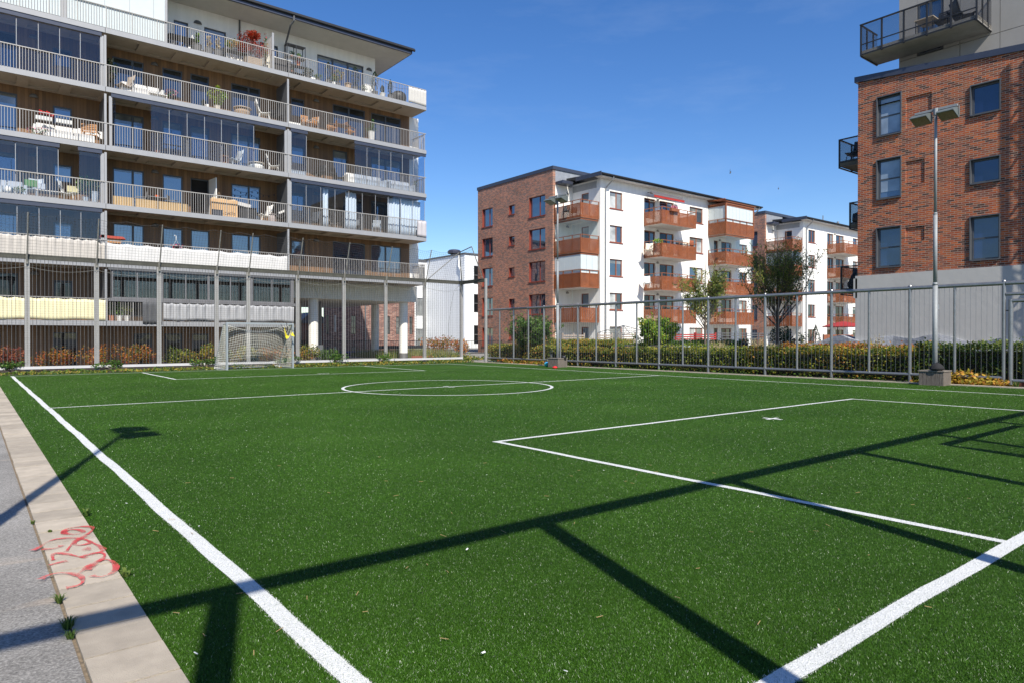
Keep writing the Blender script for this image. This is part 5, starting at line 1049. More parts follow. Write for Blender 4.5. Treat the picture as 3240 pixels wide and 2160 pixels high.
    for i, z in enumerate(FZ):
        rust_balcony(t, xb+.1, xn-.03, yf+.12, yn-.01, z, 'L', glaze=extras.get(('c',i)))
        rust_balcony(t, 47.0+ox, 51.85+ox, 37.95, yf-.005, z, 'LR', glaze=extras.get(('m',i)))
        rust_balcony(t, 56.5+ox, 61.3+ox, 37.95, yf-.005, z, 'LR', glaze=extras.get(('r',i)))
        for lx in (48.9+ox, 58.45+ox): dome_lamp(t, lx, yf, z+2.35, M('lamp_shell',(.30,.29,.28),.6), .17)
        dome_lamp(t, xn-.6, yn, z+2.35, M('lamp_shell',(.30,.29,.28),.6), .17)
    if extras.get('penthouse'):
        z = FZ[0]; MB().box(56.5+ox,61.3+ox,37.95,38.08,z+2.66,z+2.85).box(56.5+ox,56.62+ox,37.95,38.08,z-.15,z+2.655).box(61.2+ox,61.3+ox,37.95,38.08,z,z+2.655).box(56.5+ox,56.62+ox,38.085,yf,z+2.66,z+2.8).box(56.5+ox,56.62+ox,38.085,yf,z+3.1,z+3.2).prism([(37.85,z+2.86),(yf-.01,z+3.2),(yf-.01,z+3.26),(37.85,z+2.92)],'X',56.4+ox,61.45+ox).build('balcony_roof', RUST, t)
    return t
rb1 = rust_building(0, 'nearer white apartment building with brown brick wing and rust balconies', 3, {('c',1):GLASSC, ('c',2):FROST, ('r',0):FROST, ('r',1):GLASSC, 'penthouse':True})
rb2 = rust_building(33.2, 'farther white apartment building with rust balconies behind the young trees', 8, {('c',1):GLASS})
aw = thing('awning', 'rolled red awning under the eaves above the top middle balcony', 'awning', (49.3, 39.4, 14.1))
MB().box(47.2,51.6,39.25,39.5,14.12,14.3).prism([(39.10,13.98),(39.249,14.119),(39.249,14.16),(39.07,14.0)],'X',47.3,51.6).build('cassette', M('awning_grey',(.12,.11,.115),.5), aw); MB().box(47.3,51.6,39.06,39.09,13.80,13.975).build('valance', M('awning_red',(.33,.02,.015),.8), aw); MB().tube([(47.4,39.9,14.3),(47.4,39.4,14.25)], .03, 6).tube([(51.4,39.9,14.3),(51.4,39.4,14.25)], .03, 6).build('bracket', BLACK, aw)
# a few things on those balconies
WICK = M('pale_wicker', (.62,.55,.45), .85, var=.2, vs=20)
for (px,z,rz,mt,lab) in ((2052,FZ[1],-60,WICK,'wicker rocking chair behind the second highest middle balcony panel'),(2112,FZ[1],70,WICK,'round backed wicker chair right of the wicker rocking chair'),(2047,FZ[2],-40,PLASTW,'white folding chair at the left of the third highest middle balcony'),(2105,FZ[2],40,WICK,'pale cushioned chair on the third highest middle balcony'),(2305,FZ[1],80,FABW,'white daybed on the second highest right balcony'),(2275,FZ[1],-60,BLACK,'dark frame chair left of the white daybed'),(2328,FZ[2],20,WICK,'wicker chair on the third highest right balcony')):
    shell_chair((XY(px,38.9),38.9,z), R(rz), mt, lab)
for px, z, lab in ((1792,FZ[0],'thin metal chair on the top corner balcony of the brick wing'),(1815,FZ[0],'second thin metal chair on the top corner balcony, nearer its corner post')): frame_chair((XY(px,41.6),41.6,z), R(-50), BLACK, BLACK, lab)
for px, lab in ((2260,'honey wood garden chair on the lowest right balcony'),(2282,'honey wood garden chair beside another on the lowest right balcony')): frame_chair((XY(px,38.8),38.8,FZ[3]), R(30), WOODL, WOODL, lab)
t = thing('rail_planter', 'rust planter of pink flowers on the top middle balcony rail', 'rail planter', (XY(2132,37.85),37.8,FZ[0]+.95)); MB().box(-.55,.55,-.13,.1,0,.26).build('trough', RUST, t, local=True); leaves('flowers', ball_pts((0,0,.36),(.5,.14,.14),130,.2), .13, PINK, t, up=.5, asp=.9, local=True)
tag(cloth('laundry', XY(2137,38.15), XY(2160,38.15), FZ[1]+.55, FZ[1]+1.5, 38.15, FABD, 'dark laundry hung over the rail on the second middle balcony', 'laundry'), 'dark laundry hung over the rail on the second middle balcony', 'laundry')
cloth('laundry', XY(2161,38.15), XY(2180,38.15), FZ[1]+.55, FZ[1]+1.45, 38.15, M('striped_cream',(.55,.5,.42),.9), 'cream laundry between dark and rust coloured laundry', 'laundry'); cloth('laundry', XY(2181,38.15), XY(2194,38.15), FZ[1]+.6, FZ[1]+1.6, 38.15, M('rust_cloth',(.25,.07,.03),.9), 'rust coloured laundry at the right of the second middle balcony', 'laundry')
potplant((XY(2082,38.2),38.2,FZ[1]+.75), .12, .2, RUST, [(0,0,.4,.5,.22)], L_BRIGHT, 'yellow green plant on the second middle balcony rail', n=110, size=.14)
eg = thing('hanging_egg_chair', 'white hanging egg chair frame on the lowest balcony of the farther building', 'hanging chair', (XY(2528,41.2),41.2,FZ[3])); P = [Vector((.55,0,0)), Vector((.75,0,1.2)), Vector((.5,0,2.1)), Vector((.1,0,2.25)), Vector((-.05,0,2.05))]; MB().tube(P, .06, 8).build('stand', PLASTW, eg, local=True); b = MB()
for k in range(10):
    a = math.pi*2*k/10; b.tube([(-.05,0,1.9)]+[(-.05+.62*math.sin(q)*math.cos(a),.62*math.sin(q)*math.sin(a),1.15+.75*math.cos(q)) for q in (.5,1.0,1.6,2.2,2.8)], .03, 5)
b.build('basket', PLASTW, eg, local=True)
# ================================================================== RED BRICK BUILDING ON THE RIGHT
RBRK = brick('red_brick', 'X', [(.07,.025,.016),(.22,.042,.012),(.34,.066,.014),(.43,.098,.02),(.28,.055,.017),(.12,.042,.026),(.38,.105,.03),(.21,.062,.034)], (.34,.275,.22), bw=.255, rh=.079, ms=.018, bump=.8)
GREYR = M('grey_plaster', (.41,.40,.38), .9, var=.06, vs=.7, bump=.25, bs=5); ROCKM = M('grey_bedrock', (.30,.31,.335), .8, var=.35, vs=2.2, bump=1., bs=6, stretch=(1,1,2))
br = thing('brick_building', 'red brick building with dark framed windows and grey plastered base on the right', 'building', (30, 9, 0))
bw_ = [(11.88,12.82,9.86,11.5),(11.88,12.82,7.22,8.86),(11.88,12.82,4.35,6.0),(8.44,9.39,9.88,11.0),(8.44,9.39,7.27,8.18),(8.44,9.39,4.35,6.0)]
dec = [(10.75,11.7,9.95,11.25),(11.0,11.7,7.62,8.6),(11.0,11.7,5.3,5.9)]
wall(MB(), 'X', 30, .3, 2.0, 13.62, 4.06, 11.2, [h for h in bw_ if h[3] < 11.2]+[(11.88,12.82,9.86,11.2)]+[(d[0],d[1],d[2],min(d[3],11.2)) for d in dec]).build('brick_wall', RBRK, br)
tp = MB(); tp.prism([(2.0,11.2),(11.88,11.2),(11.88,12.22),(2.0,11.3)],'X',30,30.3).prism([(11.88,11.5),(12.82,11.5),(12.82,12.3),(11.88,12.22)],'X',30,30.3).prism([(12.82,11.2),(13.62,11.2),(13.62,12.38),(12.82,12.3)],'X',30,30.3).build('brick_wall', RBRK, br)
for d in dec: MB().box(30.05,30.3,d[0],d[1],d[2],min(d[3],11.2)).build('blind_niche', RBRK, br)
MB().box(30.3,36,13.3,13.62,-.5,12.3).build('brick_wall', brick('red_brick_end','Y',[(.10,.045,.035),(.22,.065,.035),(.33,.095,.045),(.42,.13,.055)],(.47,.42,.38)), br)
MB().prism([(1.8,11.28),(13.75,12.4),(13.75,12.64),(1.8,11.52)],'X',29.93,30.5).build('coping', ROOFM, br); MB().prism([(2,11.2),(13.3,12.2),(13.3,12.3),(2,11.3)],'X',30.31,36).build('flat_roof', CHAR, br)
MB().box(29.965,30.4,2.0,13.70,-.5,4.06).build('plaster_base', GREYR, br); MB().box(29.965,30.3,13.62,13.78,3.1,3.95).build('plaster_base', GREYR, br)
for k,(a,b,c,d) in enumerate(bw_):
    tall = d-c > 1.3; f = window(br,'X',30,a,b,c,d,DARKF,[pane('pane_navy',(.008,.016,.06),2.0) if k > 2 else pane('pane_steel_blue',(.05,.085,.15),2.2) if k < 2 else pane('pane_mid_blue',(.01,.025,.08),2.1)],rec=.10,fw=.075,hsplit=(.5,) if tall else ())  # pane colours carry the blue of the reflected sky
    e = MB(); sg = M('steel_surround',(.085,.09,.10),.5,.3)
    e.box(29.94,30.10,a-.02,a+.012,c-.03,d+.03).box(29.94,30.10,b-.012,b+.02,c-.03,d+.03).box(29.94,30.10,a+.012,b-.012,d-.012,d+.03).box(29.92,30.10,a+.012,b-.012,c-.04,c+.012); e.build('surround', sg, f)
    if k < 2: MB().box(30.125,30.133,a+.1,b-.1,c+(.1 if k == 0 else .3),d-.1).build('blind', pane('pane_pale_blind',(.22,.27,.33),2.0), f)
# bedrock plinth with a ragged top
rk = MB(); n = 36; top = []; rr = random.Random(4)
for k in range(n+1):
    y = 2+(17.2-2)*k/n; z = 1.36+.12*math.sin(y*1.3)+.12*math.sin(y*3.1+1)+rr.uniform(-.05,.05)+(.12 if 12.5 < y < 14.5 else 0)
    if y > 15.0: z *= max(.25, 1-(y-15.0)/3.2)
    top.append((y, z))
for (y0,z0),(y1,z1) in zip(top[:-1],top[1:]): 
    x0 = 29.72+.10*math.sin(y0*2.2); x1 = 29.72+.10*math.sin(y1*2.2)
    rk.add([(x0,y0,-.3),(x1,y1,-.3),(x1+.1,y1,z1),(x0+.1,y0,z0),(30.6,y0,z0-.02),(30.6,y1,z1-.02)], [(0,3,2,1),(3,4,5,2)])
o = rk.build('bedrock', ROCKM); tag(o, 'pale grey bedrock ledge along the foot of the plastered wall', 'rock')
# tower with balcony
PANL = M('grey_facade_panel', (.27,.26,.245), .8, var=.07, vs=1.2); tw = MB(); TX = 31.2
for i, y in enumerate([2.0+1.36*k for k in range(6)]):
    for z0, z1 in ((11.6,13.2),(13.22,16.8)): tw.box(TX, TX+.2, y+.008, y+1.35, z0, z1)
tw.box(TX,TX+.2,10.17,10.75,13.22,16.8).box(TX,TX+.2,11.75,12.45,13.22,16.8).box(TX,TX+.2,10.17,12.45,12.72,13.2).box(TX,TX+.2,10.758,11.742,15.4,16.8)
for y in (10.17,10.74,11.3,11.88): tw.box(TX,TX+.2,y,y+.55,11.6,12.71)
tt = thing('tower_storey', 'grey panelled tower storey set back above the red brick building', 'tower', (33, 8, 11.6)); tw.box(TX+.2,TX+5,2,12.45,11.6,16.8).build('panel_wall', PANL, tt)
window(tt,'X',TX,10.78,11.72,13.24,15.38,DARKF,[PANEB],rec=.02,splits=(.5,),hsplit=(.62,),name='balcony_door')
zs = 13.35; bs = MB().box(29.66,TX-.002,9.08,13.36,zs-.0,zs+.2).build('balcony', M('balcony_concrete',(.30,.285,.26),.85,var=.15,vs=2,bump=.2), tt)
MESH = perforated('black_mesh', (.015,.017,.022), .76); fr = MB(); ms_ = MB()
zt = zs+1.28
for y in (9.1,9.95,10.8,11.65,12.5,13.34): fr.box(29.6,29.66,y-.03,y+.03,zs-.02,zt)
fr.box(29.59,29.67,9.06,13.38,zt,zt+.05).box(29.62,29.65,9.13,13.31,zs+.45,zs+.49).box(29.62,29.65,9.13,13.31,zs+.02,zs+.08); ms_.box(29.645,29.652,9.13,13.31,zs+.1,zt-.02)
for y in (9.06,13.32):
    fr.box(29.675,TX-.01,y,y+.05,zt,zt+.05).box(29.675,TX-.01,y,y+.05,zs-.04,zs-.002)
    for x in (30.2,30.8): fr.box(x-.03,x+.03,y,y+.05,zs,zt)
    ms_.box(29.675,TX-.01,y+.02,y+.027,zs+.05,zt-.02)
rl = fr.build('railing', BLACK, bs); ms_.build('mesh_infill', MESH, bs)
table((30.3,11.0,zs+.2), .9, .7, .62, M('pale_wood_top',(.5,.42,.33),.6), 'small pale table on the black railed tower balcony', leg=BLACK); t = shell_chair((30.4,9.75,zs+.2), R(40), BLACK, 'dark deck chair on the right of the tower balcony'); frame_chair((30.4,10.5,zs+.2), R(-90), BLACK, BLACK, 'black chair between table and deck chair on the tower balcony')
# black mesh balconies on the end wall
def side_balcony(z, dy, label, x0=30.6, top=1.15, solid=False):
    t = thing('side_balcony', label, 'balcony', (31.5, 13.62, z)); y1 = 13.62+dy
    MB().box(x0,33,13.63,y1,z-.02,z+.12).build('deck', M('dark_deck',(.10,.085,.06),.8), t); f = MB(); m_ = MB()
    for x in (x0+.03, x0+1.2, 32.97): f.box(x-.03,x+.03,y1-.03,y1+.03,z-.05,z+top)
    f.box(x0,33,y1-.03,y1+.03,z+top,z+top+.05).box(x0-.01,x0+.05,13.63,y1-.035,z+top,z+top+.05).box(x0-.01,x0+.05,13.63,y1-.035,z-.05,z-.025).box(x0,33,y1-.03,y1+.03,z-.1,z-.051).box(x0-.012,x0+.05,13.63,y1-.035,z+.13,z+.2)
    m_.box(x0+.02,x0+.027,13.66,y1-.04,z+.21,z+top-.01).box(x0+.07,32.9,y1-.003,y1+.004,z+.13,z+top-.01); f.build('railing', BLACK, t); m_.build('mesh_infill', MESH, t); return t
side_balcony(9.1, 1.1, 'highest black mesh balcony on the end of the brick building'); side_balcony(6.3, .62, 'middle black mesh balcony on the end of the brick building', top=1.05); side_balcony(3.4, 1.0, 'lowest black balcony on the end of the brick building')
shell_chair((30.95,14.15,9.22), R(-100), BLACK, 'black moulded chair on the highest mesh balcony'); lump('covered_stack', (30.9,13.95,6.42), .3, BLACK, 'black covered stack on the middle mesh balcony', 'covered furniture', 9, 1.6)
cv = lump('covered_barbecue', (30.95,14.0,3.52), .42, BLACK, 'large black covered barbecue on the lowest side balcony', 'barbecue', 12, 1.7)
lm = thing('lattice_mast', 'steel lattice mast beside the brick building, known by its shadow on the wall', 'mast', (29.3, 4.9, 0)); b = MB()
LG = [Vector((29.0,4.30,0)), Vector((29.0,5.31,0)), Vector((29.25,4.30,0)), Vector((29.04,4.84,0))]
for i, g_ in enumerate(LG): b.box(g_.x-.045,g_.x+.045,g_.y-.045,g_.y+.045,0,14.5)
b.build('legs', STEEL, lm); b = MB()
for k in range(8):
    z = 1.75*k; o_ = Vector((0,0,z)); u_ = Vector((0,0,z+1.75))
    for i, j in ((0,1),(1,2)):
        b.tube([LG[i]+o_, LG[j]+u_], .018, 5); b.tube([LG[i]+u_, LG[j]+o_], .018, 5)
        if k % 2 == 0: b.tube([LG[i]+u_, LG[j]+u_], .03, 5)
b.build('braces', STEEL, lm)
# ================================================================== WHITE INDUSTRIAL BUILDING AND BRICK BUILDINGS BEYOND
CORR = striped('white_corrugated_sheet', (.74,.76,.78), 'Y', .32, .12, var=.05, rough=.5, dark=.75, bump=.6, grain=2.); CORF = striped('white_corrugated_front', (.74,.75,.75), 'X', .32, .12, var=.04, rough=.5, dark=.8, bump=.6, grain=2.)
ib = thing('industrial_building', 'white corrugated industrial building between the two apartment buildings', 'building', (48, 66, -.5))
q = at(1470,1067,95); xI, yI = q.x, q.y; yF = onX(1350,1067,xI).y; zI = 13.0; SW = M('grey_steel_window',(.25,.25,.25),.6)
MB().box(xI, xI+.3, yI, yF, -.5, zI).build('corrugated_wall', CORR, ib)
hw = [(xI+1.6,xI+7,z,z+2.6) for z in (8.9,4.9,.5)]
wall(MB(),'Y',yI,.3,xI+.3,xI+14,-.5,zI,hw).build('corrugated_wall', CORF, ib)
for h in hw: window(ib,'Y',yI,*h,SW,[PANED],rec=.1,fw=.05,splits=(.17,.33,.5,.67,.83),hsplit=(.5,))
xL_ = XY(1305,yF+.02); hw = [(xL_+.6,xI-.3,z,z+2.7) for z in (9.2,4.6,.0)]
wall(MB(),'Y',yF+.02,.3,xL_-6,xI,-.5,zI-.3,hw).build('corrugated_wall', CORF, ib)
for h in hw: window(ib,'Y',yF+.02,*h,SW,[PANEG],rec=.1,fw=.05,splits=(.25,.5,.75),hsplit=(.5,))
MB().box(xI-.1,xI+14,yI-.12,yF+8,zI,zI+.22).box(xL_-6.1,xI-.101,yF-.05,yF+8,zI-.3,zI+.1).build('flat_roof', CHAR, ib)
vt = thing('roof_ventilator', 'dark octagonal roof ventilator on the white industrial building', 'ventilator', onY(1437,800,yI+5)); vt.location.z = zI+.22; MB().lathe([(.55,0),(.55,.45)],(0,0,0),8).build('base', BLACK, vt, local=True); MB().lathe([(.95,.45),(1.0,.78),(.8,.98),(.4,1.05)],(0,0,0),8).build('cap', M('navy_cap',(.035,.04,.065),.5), vt, local=True)
MB().tube([(xI-.12,yI+1.2,zI-.1),(xI-.2,yI+1.2,zI-1.6),(xI-.2,yI+.6,zI-2.1),(xI-.2,yI+.6,zI-3.5)], .11, 6).build('downpipe', WHITE, ib)
lad = thing('wall_ladder', 'caged steel ladder on the white industrial building', 'ladder', (xL_+.3,yF-.3,0)); b = MB()
for x in (-.3,.3): b.tube([(x,0,0),(x,0,zI+.9)], .03, 5)
for k in range(30): b.tube([(-.3,0,.3+.38*k),(.3,0,.3+.38*k)], .02, 4)
b.build('rails', M('grey_ladder',(.35,.36,.37),.5,.3), lad, local=True)
B7 = brick('dark_brick', 'Y', [(.13,.05,.04),(.20,.085,.065),(.27,.13,.10),(.34,.20,.16),(.16,.075,.065)], (.34,.30,.27), bump=.3, bw=.3, rh=.09)
bb7 = thing('brick_block', 'brown brick building seen through the passage behind the columns', 'building', (45, 58, -.5)); y7 = 58.0; xa, xz = XY(1028,y7), XY(1312,y7); hw = []
for z0,z1 in ((6.5,7.9),(3.1,4.6),(.3,1.8)): hw += [(XY(a,y7),XY(b,y7),z0-1.4,z1-1.2) for a,b in ((1031,1041),(1112,1127),(1225,1234),(1253,1277),(1296,1306))]
wall(MB(),'Y',y7,.3,xa,xz,-.5,12,hw).build('brick_wall', B7, bb7)
for h in hw: window(bb7,'Y',y7,*h,BLACK,[PANEG],rec=.06,fw=.05,hsplit=(.35,.7),splits=(.5,))
wf = MB()
for z0,z1 in ((5.1,6.7),(1.9,3.4),(-.9,.6)): wf.box(XY(1058,y7),XY(1063,y7),y7-.05,y7-.002,z0,z1)
wf.build('pale_slot', M('pale_slot',(.62,.58,.50),.8), bb7); MB().box(xa-.3,xz+.3,y7-.2,y7+10,12,12.3).build('flat_roof', CHAR, bb7); MB().tube([(XY(1155,y7),y7-.1,-.4),(XY(1155,y7),y7-.1,12)], .07, 6).build('downpipe', STEEL, bb7)
rh_ = thing('red_house', 'small red brick house with dark roof far beyond the passage', 'house', (XY(985,74),74,-.5)); x0, x1 = XY(952,74), XY(1030,74)
window(rh_,'Y',74,XY(970,74),XY(974,74),.2,2.2,BLACK,[PANEG],rec=-.05,fw=.04); MB().box(x0,x1,74.09,82,-.5,3.0).build('brick_wall', brick('orange_brick','Y',[(.28,.08,.04),(.36,.11,.06),(.22,.07,.05)],(.35,.28,.22)), rh_); MB().prism([(x0-.4,3.0),(x1+.4,3.0),(x1-1.0,4.2),(x0+1.0,4.2)],'Y',73.7,82.4).build('roof', CHAR, rh_)
fb_ = thing('far_building', 'distant grey building with dark roof panels behind the farther white building', 'building', (XY(2665,80),80,-.5)); xa_, xb_ = XY(2600,80), XY(2790,80); zt = onY(2660,695,80).z
MB().box(xa_,xb_,80,90,-.5,zt-3.2).build('wall', WHITE, fb_); MB().prism([(79.8,zt-3.2),(90,zt-3.2),(90,zt),(83.5,zt)],'X',xa_-.2,xb_+.2).build('roof', striped('solar_dark_roof',(.10,.11,.14),'X',.9,.08,var=.15,rough=.35,dark=1.6), fb_)
for px in (2672,2690): MB().box(XY(px,80),XY(px+5,80),81,82,zt-3.4,zt-.9).build('dormer', WHITE, fb_)
MB().tube([(XY(2628,82),84,zt-.05),(XY(2628,82),84,zt+1.4)], .12, 6).tube([(XY(2675,82),84,zt-.05),(XY(2675,82),84,zt+.7)], .3, 8).build('vent_pipe', STEEL, fb_)
# dark railing of the terrace edge running across behind
rg = thing('terrace_railing', 'long dark railing of close upright bars along the terrace edge behind the passage', 'railing', (25, 50.5, 0)); b = MB(); yR = 50.5; x = 15.7; b.box(15.7,45.5,yR-.02,yR+.02,1.10,1.15).box(15.7,45.5,yR-.02,yR+.02,-.02,.03)
while x < 45.5:
    b.box(x-.012,x+.012,yR-.012,yR+.012,.03,1.10)
    x += .15
b.build('bars', BLACK, rg)
for k in range(15): MB().box(15.7+2.1*k-.03,15.7+2.1*k+.03,yR-.035,yR-.021,-.05,1.14).build('post', BLACK, rg)
wl = thing('glass_canopy', 'low dark blue canopy edge behind the terrace railing', 'canopy', (21,53.5,-.2)); MB().box(XY(1015,53),XY(1168,53),52.5,54.5,-.05,.25).build('panel', M('navy_sheet',(.02,.03,.09),.4), wl); MB().box(XY(1015,53),XY(1168,53),52.45,52.499,.2,.3).build('edge', M('cobalt_edge',(.05,.08,.35),.5), wl)
for px, lab in ((1235,'long black bench beyond the passage, left of the right column'),(1320,'black bench beyond the right column, beside the ladder')):
    t = thing('bench', lab, 'bench', (XY(px,46.2),46.2,-.05)); L_ = 2.4 if px < 1300 else 1.5; MB().box(-L_/2,L_/2,-.2,.2,.45,.52).box(-L_/2,L_/2,.2,.25,.6,.85).build('seat', BLACK, t, local=True)
    for s in (-.8,.8): MB().box(s*L_/2*.8-.03,s*L_/2*.8+.03,-.18,.22,0,.45).build('leg', STEEL, t, local=True)
bl = thing('bollard', 'grey post with a dark box beside the left front column', 'post', (XY(1016,40.9),40.9,-.05)); MB().box(-.1,.1,-.06,.06,0,1.0).build('post_body', STEEL, bl, local=True); MB().box(-.28,-.101,-.07,.05,.72,.98).build('box', CHAR, bl, local=True)
# ================================================================== PLANTING
TWIG = M('dark_twigs', (.028,.026,.016), .95, var=.4, vs=12)
def hedge(x0, x1, y0, y1, z1, mat, label, dens=420, size=.085, z0=.02, bumpy=.09, name='hedge', cat='hedge', group=None):
    t = thing(name, label, cat, ((x0+x1)/2, (y0+y1)/2, z0), group)
    MB().box(x0+.2, x1-.2, y0+.1, y1-.1, z0, z1-.22).build('twigs', TWIG, t)
    A = [(x1-x0)*(y1-y0), (y1-y0)*(z1-z0), (y1-y0)*(z1-z0), (x1-x0)*(z1-z0), (x1-x0)*(z1-z0)]; P = []
    for k, a in enumerate(A):
        n = int(a*dens*(1.25 if k == 0 else 1)); u, v, d = rng.random(n), rng.random(n), rng.random(n)**1.5*.22
        if k == 0: p = [x0+u*(x1-x0), y0+v*(y1-y0), z1-d]
        elif k < 3: p = [x0+d if k == 1 else x1-d, y0+u*(y1-y0), z0+v*(z1-z0)]
        else: p = [x0+u*(x1-x0), y0+d if k == 3 else y1-d, z0+v*(z1-z0)]
        p = [np.broadcast_to(q, (n,)).astype(float) for q in p]; P.append(np.stack(p, 1))
    P = np.concatenate(P); b = np.sin(P[:,1]*2.1)+np.sin(P[:,1]*4.7+P[:,0]*3)+np.sin(P[:,0]*5+P[:,1]*9)
    P[:,2] += (P[:,2]-z0)/(z1-z0)*b*bumpy*.5+rng.normal(size=len(P))*.02; P[:,0] += np.sin(P[:,1]*3.3+P[:,2]*4)*bumpy*.6
    nz = int((x1-x0)*(y1-y0)*14); Q = np.stack([x0+rng.random(nz)*(x1-x0), y0+rng.random(nz)*(y1-y0), z1+rng.random(nz)**2*.2], 1)
    leaves('foliage', np.concatenate([P, Q]), size, mat, t, up=.25, seed=len(P)); return t
def bush(loc, rx, h, mat, label, n=900, size=.1, name='shrub', cat='shrub', group=None, lobes=9, flat=.8, sc=None):
    t = thing(name, label, cat, loc, group); P = []; sb = MB()
    for k in range(lobes):
        a = random.random()*6.28; r_ = rx*(.2+.55*random.random()) if k else 0; z = h*(.3+.5*random.random()) if k else h*.55; c = (r_*math.cos(a), r_*math.sin(a)*flat, z); q = rx*(.28+.25*random.random())
        P.append(ball_pts(c, (q, q*flat, min(q, h*.32)), int(n/lobes), .2)); sb.tube([(0,0,0), (c[0]*.5,c[1]*.5,z*.6), c], [.02,.014,.006], 4)
    sb.build('stems', TRUNKM, t, local=True); leaves('foliage', np.concatenate(P), size, mat, t, up=.3, local=True, seed=n); return t
def tree(loc, h, fork, spread, mat, label, n=1800, size=.11, nb=11, r0=.07, lean=(0,0), seed=1, up=.75, group=None, name='young_tree', bare=0.0, twigs=3):
    rr = random.Random(seed); t = thing(name, label, 'tree', loc, group)
    tb = MB(); top = Vector((lean[0],lean[1],fork)); tb.tube([(0,0,0),(lean[0]*.3,lean[1]*.3,fork*.5),top,top+Vector((.02,0,(h-fork)*.5)),top+Vector((lean[0],lean[1],(h-fork)*.96))], [r0*1.15,r0*.9,r0*.75,r0*.35,.008], 8)
    tr = tb.build('trunk', TRUNKM, t, local=True, smooth=True); bb = MB(); P = []
    for k in range(nb):
        a = k*2.4+rr.uniform(-.4,.4); z0 = fork*(.92)+(h-fork)*.5*(k/nb)*rr.uniform(.5,1); L_ = (h-z0)*rr.uniform(.55,.95)
        b0 = Vector((lean[0]*z0/fork if z0 < fork else lean[0], lean[1], z0)); sp = spread*rr.uniform(.55,1.1)*(1-.45*k/nb)
        e = b0+Vector((math.cos(a)*sp, math.sin(a)*sp, L_*up)); mid = b0.lerp(e,.45)+Vector((math.cos(a)*sp*.12,math.sin(a)*sp*.12,-L_*.05)); bb.tube([b0,mid,e], [r0*.42,r0*.22,.005], 5)
        for q in range(twigs*3):
            s = rr.uniform(.3,1); p0 = (b0.lerp(mid,s/.45) if s < .45 else mid.lerp(e,(s-.45)/.55)); d = Vector((rr.uniform(-1,1),rr.uniform(-1,1),rr.uniform(.3,1.6))).normalized()*spread*rr.uniform(.25,.62); p1 = p0+d
            bb.tube([p0,p1], [.011,.004], 3, caps=False); m_ = int(n/(nb*twigs*3)*rr.uniform(.4,1.5))
            ts = rng.random(m_)**.8; P.append(np.array(p0)+ts[:,None]*np.array(d)+rng.normal(size=(m_,3))*.045*spread)
    bb.build('branches', TRUNKM, t, local=True); P = np.concatenate(P); leaves('crown', P, size, mat, t, up=-.1, asp=.42, local=True, seed=seed); return t
hz = lambda px, py, x=24.85: max(.5, onX(px, py, x).z)
hedge(24.3, 25.5, 2.0, 9.2, 1.22, leafmat('leaf_glossy_hedge', [(.04,.085,.018),(.085,.155,.03),(.14,.21,.04),(.23,.24,.05)]), 'glossy dark green end of the clipped hedge behind the gate', 520, .085)
hedge(24.35, 25.5, 9.25, 15.4, 1.02, L_HEDGE, 'yellow and orange clipped hedge below the plastered wall', 480)
hedge(24.35, 25.4, 15.45, 21.5, .95, leafmat('leaf_olive_hedge', [(.055,.11,.018),(.12,.19,.025),(.22,.28,.035),(.34,.36,.05),(.42,.33,.05)]), 'yellow green clipped hedge below the young trees', 480)
hedge(24.35, 25.3, 21.55, 27.6, .88, L_HEDGE, 'thin orange brown clipped hedge in front of the bicycles', 330)
hedge(24.9, 26.3, 27.7, 33.6, .95, L_HEDGE, 'mottled yellow hedge at the far corner behind the pole', 430)
hedge(27.0, 28.3, 9.5, 15.5, 1.1, L_ORANGE, 'rust tinted back hedge at the foot of the bedrock', 330, .1)
hedge(29.0, 30.6, 20.0, 27.0, 1.05, leafmat('leaf_back_hedge', [(.055,.11,.018),(.12,.2,.025),(.22,.3,.04),(.34,.36,.055)]), 'yellow green back hedge behind the straw grasses', 330, .1)
hedge(29.5, 31.2, 27.2, 36.5, 1.22, L_HEDGE, 'taller mottled back hedge in front of the slatted patio fence', 330, .1)
hedge(33.5, 35.0, 22.0, 29.0, 1.2, L_GREEN, 'green hedge between handrail and straw grasses', 260, .11)
# low ground cover
def cover(x0, x1, y0, y1, h, mat, n, name, label, size=.09, z0=-.01):
    P = np.stack([x0+rng.random(n)*(x1-x0), y0+rng.random(n)*(y1-y0), np.zeros(n)], 1); b = .5+.3*np.sin(P[:,0]*1.7+P[:,1]*2.3)+.3*np.sin(P[:,0]*3.9-P[:,1]*1.3); P[:,2] = z0+rng.random(n)*h*np.clip(b,.12,1.2)
    return tag(leaves(name, P, size, mat, None, up=.8, asp=.8), label, 'ground cover', kind='stuff')
cover(23.25, 24.3, 6.4, 8.9, .42, leafmat('leaf_golden', [(.25,.22,.03),(.45,.33,.04),(.55,.33,.05),(.5,.2,.05),(.3,.28,.04)]), 1500, 'golden_ground_cover', 'golden yellow ground cover beside the steel gate', .1)
cover(23.2, 24.2, 8.9, 32, .10, L_GREEN, 900, 'sparse_ground_cover', 'sparse leaves on the soil behind the steel fence', .08)
cover(23.3, 24.9, 26.5, 30.5, .3, L_YELLOW, 1500, 'yellow_ground_cover', 'yellow ground cover behind the far wooden block', .09)
cover(-4, 23.2, 32.1, 34.2, .13, L_COVER, 6500, 'ground_cover', 'yellow green ground cover between turf and ball fence', .1); cover(14.3, 24.5, 34.4, 36.6, .16, L_COVER, 2600, 'passage_ground_cover', 'yellow and orange ground cover in front of the columns', .11)
cover(24.0, 27, 35.5, 40, .4, L_COVER, 1300, 'corner_ground_cover', 'yellow ground cover at the corner before the white building', .12)
